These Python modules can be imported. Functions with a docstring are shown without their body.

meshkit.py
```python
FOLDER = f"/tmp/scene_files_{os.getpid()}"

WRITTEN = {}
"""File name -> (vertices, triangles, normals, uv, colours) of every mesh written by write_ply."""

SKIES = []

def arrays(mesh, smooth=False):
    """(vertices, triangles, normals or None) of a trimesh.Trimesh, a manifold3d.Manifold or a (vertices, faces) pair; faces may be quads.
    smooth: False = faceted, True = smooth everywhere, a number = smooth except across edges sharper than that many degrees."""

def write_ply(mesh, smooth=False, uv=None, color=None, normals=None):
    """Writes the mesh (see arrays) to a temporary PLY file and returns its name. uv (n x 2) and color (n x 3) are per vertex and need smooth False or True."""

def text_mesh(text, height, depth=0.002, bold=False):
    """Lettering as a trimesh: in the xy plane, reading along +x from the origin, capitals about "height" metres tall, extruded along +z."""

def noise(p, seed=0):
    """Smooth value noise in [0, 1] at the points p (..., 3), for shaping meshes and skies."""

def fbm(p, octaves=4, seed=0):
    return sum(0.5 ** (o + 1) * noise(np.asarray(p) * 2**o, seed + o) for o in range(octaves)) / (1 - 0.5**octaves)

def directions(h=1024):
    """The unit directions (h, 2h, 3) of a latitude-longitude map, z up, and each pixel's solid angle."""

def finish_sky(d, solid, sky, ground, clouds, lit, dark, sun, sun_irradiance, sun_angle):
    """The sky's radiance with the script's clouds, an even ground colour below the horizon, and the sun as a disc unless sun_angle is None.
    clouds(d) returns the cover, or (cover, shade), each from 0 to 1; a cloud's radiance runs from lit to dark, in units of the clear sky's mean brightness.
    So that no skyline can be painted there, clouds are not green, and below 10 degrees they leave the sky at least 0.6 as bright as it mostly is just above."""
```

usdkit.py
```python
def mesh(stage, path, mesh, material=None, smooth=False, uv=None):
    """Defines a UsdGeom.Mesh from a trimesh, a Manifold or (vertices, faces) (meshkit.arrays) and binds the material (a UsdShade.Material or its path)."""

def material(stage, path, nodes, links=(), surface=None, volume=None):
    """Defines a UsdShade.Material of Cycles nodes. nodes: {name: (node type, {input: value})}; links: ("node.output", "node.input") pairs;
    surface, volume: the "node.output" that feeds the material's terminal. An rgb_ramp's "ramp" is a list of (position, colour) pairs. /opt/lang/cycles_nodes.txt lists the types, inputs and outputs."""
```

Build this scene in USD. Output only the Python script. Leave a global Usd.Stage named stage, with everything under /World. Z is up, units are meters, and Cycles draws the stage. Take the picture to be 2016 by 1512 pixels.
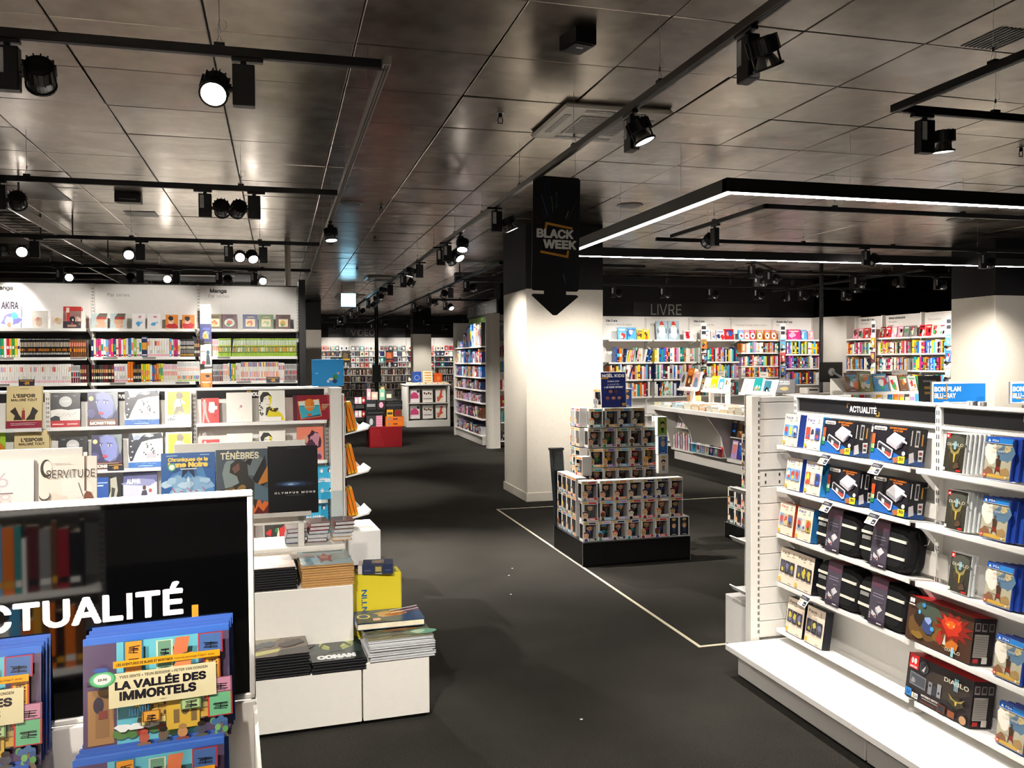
import math, random, numpy as np, trimesh, usdkit, meshkit
from pxr import Usd, UsdGeom, UsdLux, UsdShade, Gf, Sdf, Vt
from shapely.geometry import Polygon
random.seed(7)
stage = Usd.Stage.CreateInMemory()
UsdGeom.SetStageUpAxis(stage, 'Z'); UsdGeom.SetStageMetersPerUnit(stage, 1.0)
UsdGeom.Xform.Define(stage, '/World'); UsdGeom.Scope.Define(stage, '/World/Looks')

# ---------------------------------------------------------------- camera and exposure
EXPOSURE = 0.0
YAW, PITCH, ROLL, EYE = math.radians(15.2), math.radians(-1.6), math.radians(-.35), 1.6
def cam_axes():
    cy, sy, cp, sp, cr, sr = math.cos(YAW), math.sin(YAW), math.cos(PITCH), math.sin(PITCH), math.cos(ROLL), math.sin(ROLL)
    f = np.array([sy*cp, cy*cp, sp]); r = np.array([cy, -sy, 0]); u = np.cross(r, f)
    return cr*r + sr*u, -sr*r + cr*u, f
_r, _u, _f = cam_axes()
cam = UsdGeom.Camera.Define(stage, '/World/camera')
cam.CreateHorizontalApertureAttr(36.0); cam.CreateVerticalApertureAttr(27.0); cam.CreateFocalLengthAttr(1685/2016*36)
cam.CreateClippingRangeAttr(Gf.Vec2f(.05, 200)); cam.CreateExposureAttr(EXPOSURE)
cam.AddTransformOp().Set(Gf.Matrix4d(*_r, 0, *_u, 0, *(-_f), 0, 0, 0, EYE, 1))
SPOT = 330.0        # strength of one track spotlight
LED = 16.0          # glow of the light lines
# a closed shop: all light comes from its own lamps (built with the lamps below)

# ---------------------------------------------------------------- helpers
def hx(s):
    s = s.lstrip('#'); v = [int(s[i:i+2], 16)/255 for i in (0, 2, 4)]
    return tuple(x/12.92 if x <= .04045 else ((x+.055)/1.055)**2.4 for x in v)
PAL = dict(white='#f2f0ec', cream='#e9dfc4', grey='#8d8d8d', silver='#c3c5c8', charcoal='#3a3a3e', black='#111113', red='#c8202a', crimson='#9c1b2c', maroon='#5c1a22',
    orange='#ee7b1f', amber='#e3a32a', yellow='#f4d92c', lime='#a6cf3a', green='#2f9a4c', teal='#1f8f8f', turquoise='#4cc3c9', sky='#58b4e8', blue='#2268c4', navy='#1b2a5e',
    indigo='#3d3a8c', purple='#7a4aa6', lilac='#b79ad6', magenta='#d0307f', pink='#f0a3bd', salmon='#f08a76', brown='#6d4426', tan='#c49a63', olive='#7d7f36', mint='#9fdcc0', skin='#e8b48c')
PALN = {'sky': 'sky-blue'}
def C(c): return c if not isinstance(c, str) else hx(c) if c[0] == '#' else hx(PAL[c])
W_ = 'first second third fourth fifth sixth seventh eighth ninth tenth eleventh twelfth thirteenth fourteenth fifteenth sixteenth seventeenth eighteenth nineteenth'.split()
def ordw(n):
    if n < 20: return W_[n-1]
    t = {2: 'twent', 3: 'thirt', 4: 'fort', 5: 'fift', 6: 'sixt', 7: 'sevent', 8: 'eight', 9: 'ninet'}[n//10]
    return t + ('ieth' if n % 10 == 0 else 'y-' + W_[n % 10 - 1])
used = {}
def numbered(parent, name):
    k = (parent, name); used[k] = used.get(k, -1) + 1
    return f'{parent}/{name}' + (f'_{used[k]:03d}' if used[k] else '')
def tag(prim, label, cat, group=None, kind=None):
    for k, v in (('label', label), ('category', cat), ('group', group), ('kind', kind)):
        if v: prim.SetCustomDataByKey(k, v)
    return prim
def path(p): return '/World' if p is None else str(p.GetPath())
def rotM(rz=0, tilt=0, loc=(0, 0, 0), roll=0):
    m = Gf.Matrix4d(1)
    for ax, a in (((0, 1, 0), roll), ((1, 0, 0), -tilt), ((0, 0, 1), rz)):
        if a: m = m * Gf.Matrix4d().SetRotate(Gf.Rotation(Gf.Vec3d(*ax), a))
    return m * Gf.Matrix4d().SetTranslate(Gf.Vec3d(*map(float, loc)))
def thing(name, label, cat, loc=(0, 0, 0), rz=0, tilt=0, group=None, kind=None, parent=None, roll=0):
    x = UsdGeom.Xform.Define(stage, numbered(path(parent), name)); x.AddTransformOp().Set(rotM(rz, tilt, loc, roll))
    p = x.GetPrim()
    if label or kind: tag(p, label, cat, group, kind)
    return p
class MB:
    def __init__(s): s.V, s.N, s.I, s.K, s.n = [], [], [], [], 0
    def add(s, v, faces, col, cols=None):
        v = np.asarray(v, float).reshape(-1, 3); s.V.append(v)
        for k, f in enumerate(faces):
            s.N.append(len(f)); s.I.extend(int(i) + s.n for i in f); s.K.append(cols[k] if cols else col)
        s.n += len(v); return s
    BF = ((0, 3, 2, 1), (4, 5, 6, 7), (0, 1, 5, 4), (2, 3, 7, 6), (0, 4, 7, 3), (1, 2, 6, 5))   # bottom top front back left right
    def box(s, x0, x1, y0, y1, z0, z1, col='white', M=None, **k):
        c = C(col); cols = [C(k.get(q, c)) for q in ('bottom', 'top', 'front', 'back', 'left', 'right')]
        v = np.array([(x0, y0, z0), (x1, y0, z0), (x1, y1, z0), (x0, y1, z0), (x0, y0, z1), (x1, y0, z1), (x1, y1, z1), (x0, y1, z1)], float)
        if M is not None: v = v @ M[0].T + M[1]
        return s.add(v, s.BF, c, cols)
    def cbox(s, x0, x1, y0, y1, z0, z1, col='white', b=.003):   # chamfered box
        b = min(b, (x1-x0)/2.5, (y1-y0)/2.5, (z1-z0)/2.5); v = []; lo, hi = (x0, y0, z0), (x1, y1, z1)
        idx = {}
        for sx in (0, 1):
            for sy in (0, 1):
                for sz in (0, 1):
                    for a in range(3):
                        p = [(lo, hi)[q][i] + (b if q == 0 else -b) for i, q in enumerate((sx, sy, sz))]
                        p[a] = (lo, hi)[(sx, sy, sz)[a]][a]; idx[(sx, sy, sz, a)] = len(v); v.append(p)
        F = []
        for a in range(3):
            o = [i for i in range(3) if i != a]
            for q in (0, 1):
                r = []
                for (i, j) in ((0, 0), (1, 0), (1, 1), (0, 1)):
                    k = [0, 0, 0]; k[a] = q; k[o[0]] = i; k[o[1]] = j; r.append(idx[(*k, a)])
                F.append(r)
            for i in (0, 1):
                for j in (0, 1):
                    k0 = [0, 0, 0]; k0[o[0]] = i; k0[o[1]] = j; k1 = list(k0); k1[a] = 1
                    F.append([idx[(*k0, o[0])], idx[(*k1, o[0])], idx[(*k1, o[1])], idx[(*k0, o[1])]])
        for q in np.ndindex(2, 2, 2): F.append([idx[(*q, 0)], idx[(*q, 1)], idx[(*q, 2)]])
        v = np.array(v); c0 = np.array([(x0+x1)/2, (y0+y1)/2, (z0+z1)/2]); G = []
        for f in F:
            p = v[f]; n = np.cross(p[1]-p[0], p[2]-p[0]); G.append(f if n @ (p.mean(0)-c0) > 0 else f[::-1])
        return s.add(v, G, C(col))
    def prism(s, pts, a0, a1, col='white', axis='x'):             # polygon pts in the two other axes, swept along axis (convex or not; caps are n-gons)
        n = len(pts); p = np.array(pts, float)
        def mk(a):
            z = np.full(n, a)
            return np.stack({'x': (z, p[:, 0], p[:, 1]), 'y': (p[:, 0], z, p[:, 1]), 'z': (p[:, 0], p[:, 1], z)}[axis], 1)
        v = np.vstack([mk(a0), mk(a1)])
        F = [[i, (i+1) % n, n+(i+1) % n, n+i] for i in range(n)]
        ar = sum(p[i][0]*p[(i+1) % n][1]-p[(i+1) % n][0]*p[i][1] for i in range(n))
        if (ar < 0) != (axis == 'y'): F = [f[::-1] for f in F]
        if (ar < 0) == (axis == 'y'): caps = [list(range(n))[::-1], [n+i for i in range(n)]]
        else: caps = [list(range(n)), [n+i for i in range(n)][::-1]]
        cr = [(p[(i+1) % n][0]-p[i][0])*(p[(i+2) % n][1]-p[(i+1) % n][1])-(p[(i+1) % n][1]-p[i][1])*(p[(i+2) % n][0]-p[(i+1) % n][0]) for i in range(n)]
        if min(cr) < -1e-12 and max(cr) > 1e-12:                  # concave: triangulate the caps
            tv, tf = trimesh.creation.triangulate_polygon(Polygon(p), engine='earcut'); ix = [int(np.argmin(((p-q)**2).sum(1))) for q in tv]
            caps = [[(ix[i]+o) for i in (f if k else f[::-1])] for o, k in ((0, axis == 'y'), (n, axis != 'y')) for f in tf.tolist()]
        return s.add(v, F + caps, C(col))
    def tube(s, pts, r, col='white', n=6, r1=None):
        p = np.array(pts, float); m = len(p); rr = np.linspace(r, r if r1 is None else r1, m)
        t = np.gradient(p, axis=0); t /= np.linalg.norm(t, axis=1, keepdims=True) + 1e-12
        ref = np.array([0, 0, 1.]) if abs(t[0][2]) < .9 else np.array([1., 0, 0]); v = []
        for i in range(m):
            a = np.cross(t[i], ref); a /= np.linalg.norm(a) + 1e-12; b = np.cross(a, t[i])
            for k in range(n):
                q = 2*math.pi*k/n; v.append(p[i] + rr[i]*(math.cos(q)*a + math.sin(q)*b))
        F = [[i*n+k, i*n+(k+1) % n, (i+1)*n+(k+1) % n, (i+1)*n+k] for i in range(m-1) for k in range(n)]
        F = [f[::-1] for f in F] + [list(range(n)), [(m-1)*n+k for k in range(n)][::-1]]
        F = [f[::-1] for f in F]
        return s.add(v, F, C(col))
    def lathe(s, prof, col='white', n=20, M=None, cols=None, caps=True):     # prof: (radius, z) from bottom to top
        v = [(r*math.cos(2*math.pi*k/n), r*math.sin(2*math.pi*k/n), z) for r, z in prof for k in range(n)]
        F = []; K = []
        for i in range(len(prof)-1):
            for k in range(n):
                F.append([i*n+k, i*n+(k+1) % n, (i+1)*n+(k+1) % n, (i+1)*n+k]); K.append(C(cols[i] if cols else col))
        if caps: F += [list(range(n))[::-1], [(len(prof)-1)*n+k for k in range(n)]]; K += [K[0], K[-1]]
        v = np.array(v)
        if M is not None: v = v @ M[0].T + M[1]
        return s.add(v, F, C(col), K)
    def ball(s, c, r, col='white', n=10, m=7):
        rx, ry, rz = (r, r, r) if np.ndim(r) == 0 else r
        v = []; F = []
        for i in range(m+1):
            a = -math.pi/2 + math.pi*i/m
            for k in range(n):
                q = 2*math.pi*k/n; v.append((c[0]+rx*math.cos(a)*math.cos(q), c[1]+ry*math.cos(a)*math.sin(q), c[2]+rz*math.sin(a)))
        for i in range(m):
            for k in range(n): F.append([i*n+k, i*n+(k+1) % n, (i+1)*n+(k+1) % n, (i+1)*n+k])
        return s.add(v, F, C(col))
    def tm(s, t, col, M=None):
        v = np.array(t.vertices)
        if M is not None: v = v @ M[0].T + M[1]
        return s.add(v, np.array(t.faces).tolist(), C(col))
    def build(s, name, mat, parent=None, label=None, cat=None, group=None, kind=None, smooth=False, M=None, raw=None):
        pth = raw or numbered(path(parent), name); m = UsdGeom.Mesh.Define(stage, pth)
        V = np.vstack(s.V)
        m.CreatePointsAttr(Vt.Vec3fArray.FromNumpy(V.astype(np.float32)))
        m.CreateFaceVertexCountsAttr(Vt.IntArray.FromNumpy(np.array(s.N, np.int32))); m.CreateFaceVertexIndicesAttr(Vt.IntArray.FromNumpy(np.array(s.I, np.int32)))
        m.CreateSubdivisionSchemeAttr('none')
        if smooth:
            nrm = np.zeros_like(V); o = 0
            for n in s.N:
                f = s.I[o:o+n]; o += n; q = np.cross(V[f[1]]-V[f[0]], V[f[2]]-V[f[0]])
                if n > 4: continue
                for i in f: nrm[i] += q
            ln = np.linalg.norm(nrm, axis=1, keepdims=True); nrm = np.where(ln > 1e-14, nrm/np.maximum(ln, 1e-14), [0, 0, 1.])
            m.CreateNormalsAttr(Vt.Vec3fArray.FromNumpy(nrm.astype(np.float32))); m.SetNormalsInterpolation('vertex')
        pv = UsdGeom.PrimvarsAPI(m).CreatePrimvar('col', Sdf.ValueTypeNames.Color3fArray, 'uniform')
        pv.Set(Vt.Vec3fArray.FromNumpy(np.array(s.K, np.float32)))
        UsdShade.MaterialBindingAPI.Apply(m.GetPrim()).Bind(mat)
        if M is not None: m.AddTransformOp().Set(M)
        if label or kind: tag(m.GetPrim(), label, cat, group, kind)
        return m.GetPrim()

# ---------------------------------------------------------------- flat print: shapes in the unit square laid on a face
_tx = {}
def text2d(t, bold):
    """flat triangles of a line of lettering, capitals 1 high; a capital I is a plain bar"""
    k = (t, bold)
    if k in _tx: return _tx[k]
    if 'I' in t:
        V, F, x, n, bw, ov = [], [], 0., 0, .11+.05*bold, .022*bold; gap = max(.07, .13-.015*bold)
        for j, q in enumerate(t.split('I')):
            if j:
                x += gap if x else 0; V.append(np.array([(x, -ov), (x+bw, -ov), (x+bw, 1+ov), (x, 1+ov)])); F.append(np.array([(0, 1, 2), (0, 2, 3)])+n); n += 4; x += bw
            if q.strip():
                v, f, L = text2d(q, bold); x += (gap if x else 0) + (.22 if q[0] == ' ' else 0); V.append(v+[x, 0]); F.append(f+n); n += len(v); x += L + (.22 if q[-1] == ' ' else 0)
        _tx[k] = (np.vstack(V), np.vstack(F), x); return _tx[k]
    m = meshkit.text_mesh(t, 1.0, .01, bold); v, f = np.array(m.vertices), np.array(m.faces)
    f = f[m.face_normals[:, 2] > .5]; u = np.unique(f); mp = -np.ones(len(v), int); mp[u] = range(len(u))
    v = v[u, :2]; v[:, 0] -= v[:, 0].min(); _tx[k] = (v, mp[f], v[:, 0].max())
    return _tx[k]
def art(mb, shapes, w, h, fmap=None, eps=.00025, o=(0, 0)):
    fmap = fmap or (lambda x, y, e: np.stack([x, -e, y], 1))
    def put(p, F, c, e):
        p = np.asarray(p, float); mb.add(fmap(o[0]+p[:, 0]*w, o[1]+p[:, 1]*h, np.full(len(p), e)), F, C(c))
    for k, s in enumerate(shapes):
        e = eps*(k+1) if k < 24 else eps*24 + eps*.15*(k-24); t = s[0]
        if t == 'r': put([(s[1], s[2]), (s[3], s[2]), (s[3], s[4]), (s[1], s[4])], [[0, 1, 2, 3]], s[5], e)
        elif t == 'e':
            n = 20; put([(s[1]+s[3]*math.cos(2*math.pi*i/n), s[2]+s[4]*math.sin(2*math.pi*i/n)) for i in range(n)], [list(range(n))], s[5], e)
        elif t == 'p':
            P = Polygon(s[1])
            if not P.is_valid: P = P.buffer(0)
            for g in getattr(P, 'geoms', [P]):
                if g.is_empty: continue
                v, f = trimesh.creation.triangulate_polygon(g, engine='earcut')
                f = np.array(f); a = v[f[:, 1]]-v[f[:, 0]]; b = v[f[:, 2]]-v[f[:, 0]]; fl = a[:, 0]*b[:, 1]-a[:, 1]*b[:, 0] < 0; f[fl] = f[fl][:, ::-1]
                put(v, f.tolist(), s[2], e)
        elif t == 'l':                                         # line with width (fraction of h)
            (x0, y0), (x1, y1), q = s[1], s[2], s[3]; d = np.array([(x1-x0)*w, (y1-y0)*h]); d /= np.linalg.norm(d)+1e-9; nx, ny = -d[1]*q*h/2/w, d[0]*q/2
            put([(x0-nx, y0-ny), (x1-nx, y1-ny), (x1+nx, y1+ny), (x0+nx, y0+ny)], [[3, 2, 1, 0]] if False else [[0, 1, 2, 3]], s[4], e)
        elif t == 'T':                                         # text, cx, baseline, width, cap height, colour[, bold]
            v, f, L = text2d(s[1], s[7] if len(s) > 7 else 1); x = (v[:, 0]/L-.5)*s[4]+s[2]; y = v[:, 1]*s[5]+s[3]
            put(np.stack([x, y], 1), f.tolist(), s[6], e)
        elif t == 'V':                                         # vertical text reading upwards: text, cx, y0, length, size, colour
            v, f, L = text2d(s[1], 1); put(np.stack([s[2]+s[5]*.5-v[:, 1]*s[5], s[3]+v[:, 0]/L*s[4]], 1), f.tolist(), s[6], e)
    return mb
def blob(cx, cy, r, rnd, n=11, ry=None, j=.35):
    ry = ry or r; a0 = rnd.random()*6
    return [(cx+r*(1-j+2*j*rnd.random()*.9)*math.cos(a0+2*math.pi*i/n), cy+ry*(1-j+2*j*rnd.random()*.9)*math.sin(a0+2*math.pi*i/n)) for i in range(n)]
def lines(x0, x1, y, n, dy, col, hh=.008, rnd=random):
    return [('r', x0+(x1-x0)*.1*rnd.random(), y-i*dy, x1-(x1-x0)*.25*rnd.random(), y-i*dy+hh, col) for i in range(n)]

# ---------------------------------------------------------------- materials
def mat(name, nodes, links, surface): return usdkit.material(stage, '/World/Looks/'+name, nodes, links, surface=surface)
def colmat(name, rough, spec=.5, coat=0, metal=0, var=.0, bump=0):
    n = {'a': ('attribute', {'attribute': 'col'}), 'p': ('principled_bsdf', {'roughness': rough, 'specular_ior_level': spec, 'coat_weight': coat, 'coat_roughness': .08, 'metallic': metal})}
    l = []
    if var:
        n |= {'g': ('geometry', {}), 'n': ('noise_texture', {'scale': 35., 'detail': 3.}), 'r': ('map_range', {'from_min': .3, 'from_max': .7, 'to_min': 1-var, 'to_max': 1+var*.4}), 'm': ('mix', {'mix_type': 'multiply', 'fac': 1.})}
        l += [('g.position', 'n.vector'), ('n.fac', 'r.value'), ('a.color', 'm.color1'), ('r.result', 'm.color2'), ('m.color', 'p.base_color')]
    else: l += [('a.color', 'p.base_color')]
    if bump:
        n |= {'g2': ('geometry', {}), 'nb': ('noise_texture', {'scale': 400., 'detail': 2.}), 'b': ('bump', {'strength': bump, 'distance': .002})}
        l += [('g2.position', 'nb.vector'), ('nb.fac', 'b.height'), ('b.normal', 'p.normal')]
    return mat(name, n, l, 'p.BSDF')
GLOSS = colmat('glossy_print', .28, .5, .25); PAPER = colmat('paper', .8, .2, var=.12); CARD = colmat('card', .45, .4); PLASTIC = colmat('plastic', .35, .5)
LACQ = colmat('white_lacquer', .42, .45, var=.02); STEEL = colmat('brushed_steel', .33, metal=1.0); BLACKM = colmat('black_powder_coat', .45, .4, bump=.05); FABRIC = colmat('woven_fabric', .85, .2, bump=.6)
WALLM = colmat('wall_paint', .7, .3, var=.04, bump=.08)
def emis(name, col, s): return mat(name, {'e': ('emission', {'color': col, 'strength': s})}, [], 'e.emission')
GLOW = emis('lamp_glow', (1, .9, .8), 40.); DIM = emis('lamp_dim', (1, .93, .85), 3.); LEDM = emis('led_line', (1., .93, .88), LED); SCREEN = emis('blue_screen_glow', (.35, .75, 1.), 6.)
PANE = mat('clear_film', {'t': ('transparent_bsdf', {'color': (.93, .93, .94)}), 'g': ('glossy_bsdf', {'roughness': .06, 'color': (.9, .9, .92)}), 'f': ('layer_weight', {'blend': .5}), 'pw': ('math', {'math_type': 'power', 'value2': 4.}), 'ma': ('math', {'math_type': 'multiply_add', 'value2': .6, 'value3': .035}), 'x': ('mix_closure', {})}, [('f.facing', 'pw.value1'), ('pw.value', 'ma.value1'), ('ma.value', 'x.fac'), ('t.BSDF', 'x.closure1'), ('g.BSDF', 'x.closure2')], 'x.closure')
ACRYL = mat('clear_acrylic', {'t': ('transparent_bsdf', {'color': (.82, .88, .9)}), 'g': ('glossy_bsdf', {'roughness': .05, 'color': (.9, .9, .92)}), 'f': ('layer_weight', {'blend': .5}), 'pw': ('math', {'math_type': 'power', 'value2': 4.}), 'ma': ('math', {'math_type': 'multiply_add', 'value2': .6, 'value3': .035}), 'x': ('mix_closure', {})}, [('f.facing', 'pw.value1'), ('pw.value', 'ma.value1'), ('ma.value', 'x.fac'), ('t.BSDF', 'x.closure1'), ('g.BSDF', 'x.closure2')], 'x.closure')
PANELGLASS = mat('gloss_black_panel', {'a': ('attribute', {'attribute': 'col'}), 'p': ('principled_bsdf', {'roughness': .03, 'ior': 1.55, 'specular_ior_level': .6})}, [('a.color', 'p.base_color')], 'p.BSDF')
CARPET = mat('carpet', {'g': ('geometry', {}), 'n': ('noise_texture', {'scale': 260., 'detail': 4.}), 'n2': ('noise_texture', {'scale': 2.2, 'detail': 4.}), 'r': ('rgb_ramp', {'ramp': [(.3, hx('#1e1d1b')), (.55, hx('#33312d')), (.75, hx('#54514b'))]}),
    'r2': ('map_range', {'from_min': .3, 'from_max': .7, 'to_min': .85, 'to_max': 1.15}), 'm': ('mix', {'mix_type': 'multiply', 'fac': 1.}), 'b': ('bump', {'strength': .7, 'distance': .004}), 'p': ('principled_bsdf', {'roughness': .95, 'specular_ior_level': .1})},
    [('g.position', 'n.vector'), ('g.position', 'n2.vector'), ('n.fac', 'r.fac'), ('n2.fac', 'r2.value'), ('r.color', 'm.color1'), ('r2.result', 'm.color2'), ('m.color', 'p.base_color'), ('n.fac', 'b.height'), ('b.normal', 'p.normal')], 'p.BSDF')
TILE = mat('brushed_ceiling_metal', {'g': ('geometry', {}), 'm': ('mapping', {'scale': (3., 3., 3.)}), 'n': ('noise_texture', {'scale': 1., 'detail': 3.}), 'r': ('map_range', {'from_min': .3, 'from_max': .7, 'to_min': .23, 'to_max': .30}),
    'p': ('principled_bsdf', {'base_color': hx('#938a80'), 'metallic': 1., 'roughness': .26})}, [('g.position', 'm.vector'), ('m.vector', 'n.vector'), ('n.fac', 'r.value'), ('r.result', 'p.roughness')], 'p.BSDF')
# ---------------------------------------------------------------- the room
H = 3.13
def struct(name, mb, m, parent=None, **k): return mb.build(name, m, parent, kind='structure', **k)
struct('floor', MB().box(-7, 15, -4, 30.2, -.05, 0), CARPET)
ceil = thing('ceiling', None, None, kind='structure')
PX, PY, X0, Y0, GAP = .672, .677, .375, 4.22, .0035
cells = []
for i in range(-11, 22):
    for j in range(-12, 39):
        x, y = X0+i*PX, Y0+j*PY
        c = np.array([x+PX/2, y+PY/2, H-EYE]); d = np.array([c @ _r, c @ _u, c @ _f])
        vis = d[2] > .8 and abs(d[0]/d[2]) < .72 and abs(d[1]/d[2]) < .6
        cells.append((0 if vis else 1, d[2] if d[2] > 0 else 99, i, j, x, y))
cells.sort()
rt = random.Random(3); rest = MB()
for k, (v, dd, i, j, x, y) in enumerate(cells):
    m = MB() if k < 298 and not v else rest
    a, b = rt.gauss(0, .0012), rt.gauss(0, .0012)
    p = [(x+GAP, y+GAP), (x+PX-GAP, y+GAP), (x+PX-GAP, y+PY-GAP), (x+GAP, y+PY-GAP)]; q = [(x+GAP*2.2, y+GAP*2.2), (x+PX-GAP*2.2, y+GAP*2.2), (x+PX-GAP*2.2, y+PY-GAP*2.2), (x+GAP*2.2, y+PY-GAP*2.2)]
    z = lambda P: H + a*(P[0]-x-PX/2)/PX*2 + b*(P[1]-y-PY/2)/PY*2
    vv = [(*P, z(P)) for P in q] + [(*P, z(P)+.003) for P in p] + [(*P, H+.014) for P in p]
    m.add(vv, [(3, 2, 1, 0)] + [(n, (n+1) % 4, 4+(n+1) % 4, 4+n) for n in range(4)] + [(4+n, 4+(n+1) % 4, 8+(n+1) % 4, 8+n) for n in range(4)], C('grey'))
    if m is not rest: m.build('ceiling_tile', TILE, ceil)
rest.build('ceiling_tile', TILE, ceil, kind='stuff')
MB().box(-7, 15, -4, 30.2, H+.016, H+.06, 'black').build('ceiling_void', WALLM, ceil)
DK = '#1a1a1c'
struct('wall_left', MB().box(-7.1, -7, -4, 30.2, 0, H+.02, '#cfcac2'), WALLM)
struct('wall_right', MB().box(15, 15.1, -4, 30.2, 0, H+.02, DK), WALLM)
struct('wall_front', MB().box(-7, 15, -4.1, -4, 0, H+.02, '#bdb8b0'), WALLM)
struct('wall_back', MB().box(-7, 15, 30.2, 30.3, 0, H+.02, DK), WALLM)
struct('wall_video', MB().box(-3, 8.5, 29.42, 29.6, 0, H, DK), WALLM)
struct('wall_livre', MB().box(4.02, 10.2, 14.78, 14.95, 0, H, DK), WALLM)
struct('wall_rear', MB().box(-7, .1, 15.5, 15.6, 0, 2.39, '#dcd7cf'), WALLM)
struct('wall_partition', MB().box(10.62, 10.8, 7.5, 14.0, 0, 2.36, '#d8d4cc'), WALLM)
struct('wall_corner', MB().prism([(10.05, 14.36), (10.3, 13.9), (10.62, 13.9), (10.2, 14.9), (10.05, 14.9)], 0, 2.39, '#d8d4cc', 'z'), WALLM)
def pillar(x0, x1, y0, y1, zt, label=''):
    p = thing('pillar', None, None, kind='structure')
    MB().cbox(x0, x1, y0, y1, 0, zt, '#e4ddd0', .004).build('white_shaft', WALLM, p)
    MB().cbox(x0-.001, x1+.001, y0-.001, y1+.001, zt, H, DK, .003).build('black_top', WALLM, p)
    MB().cbox(x0-.014, x1+.014, y0-.014, y1+.014, 0, .10, '#e2dccf', .004).build('skirting', LACQ, p)
pillar(2.68, 3.6, 9.24, 10.24, 2.4); pillar(8.93, 9.9, 9.05, 9.8, 2.4); pillar(.63, 1.04, 22.3, 22.8, 2.4); pillar(3.87, 4.42, 25.5, 26.0, 2.4)
pillar(4.02, 4.5, 15.6, 16.1, 2.4)
t = thing('floor_line', 'thin white inlaid line angling across the dark carpet around the figure display', 'floor marking')
MB().box(2.225, 2.245, 4.29, 8.87, 0, .003, 'cream').build('line_segment', LACQ, t); MB().box(2.245, 5.4, 8.85, 8.87, 0, .003, 'cream').build('line_segment', LACQ, t); MB().box(2.225, 2.5, 4.27, 4.29, 0, .003, 'cream').build('line_segment', LACQ, t)
for i, (x, y) in enumerate([(1.27, 3.55), (1.5, 5.6), (1.62, 6.1), (1.7, 6.3), (1.05, 2.9)]):
    tag(MB().box(x, x+.012, y, y+.009, 0, .002, 'white').build('paper_scrap', PAPER), f'tiny white paper scrap on the dark carpet, {ordw(i+1)} of five from the camera' if 0 else f'tiny white paper scrap on the dark carpet, {["left of the white deck", "in mid aisle", "ahead of the black plinth", "nearest the black plinth", "nearest the camera"][i]}', 'scrap')

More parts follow.
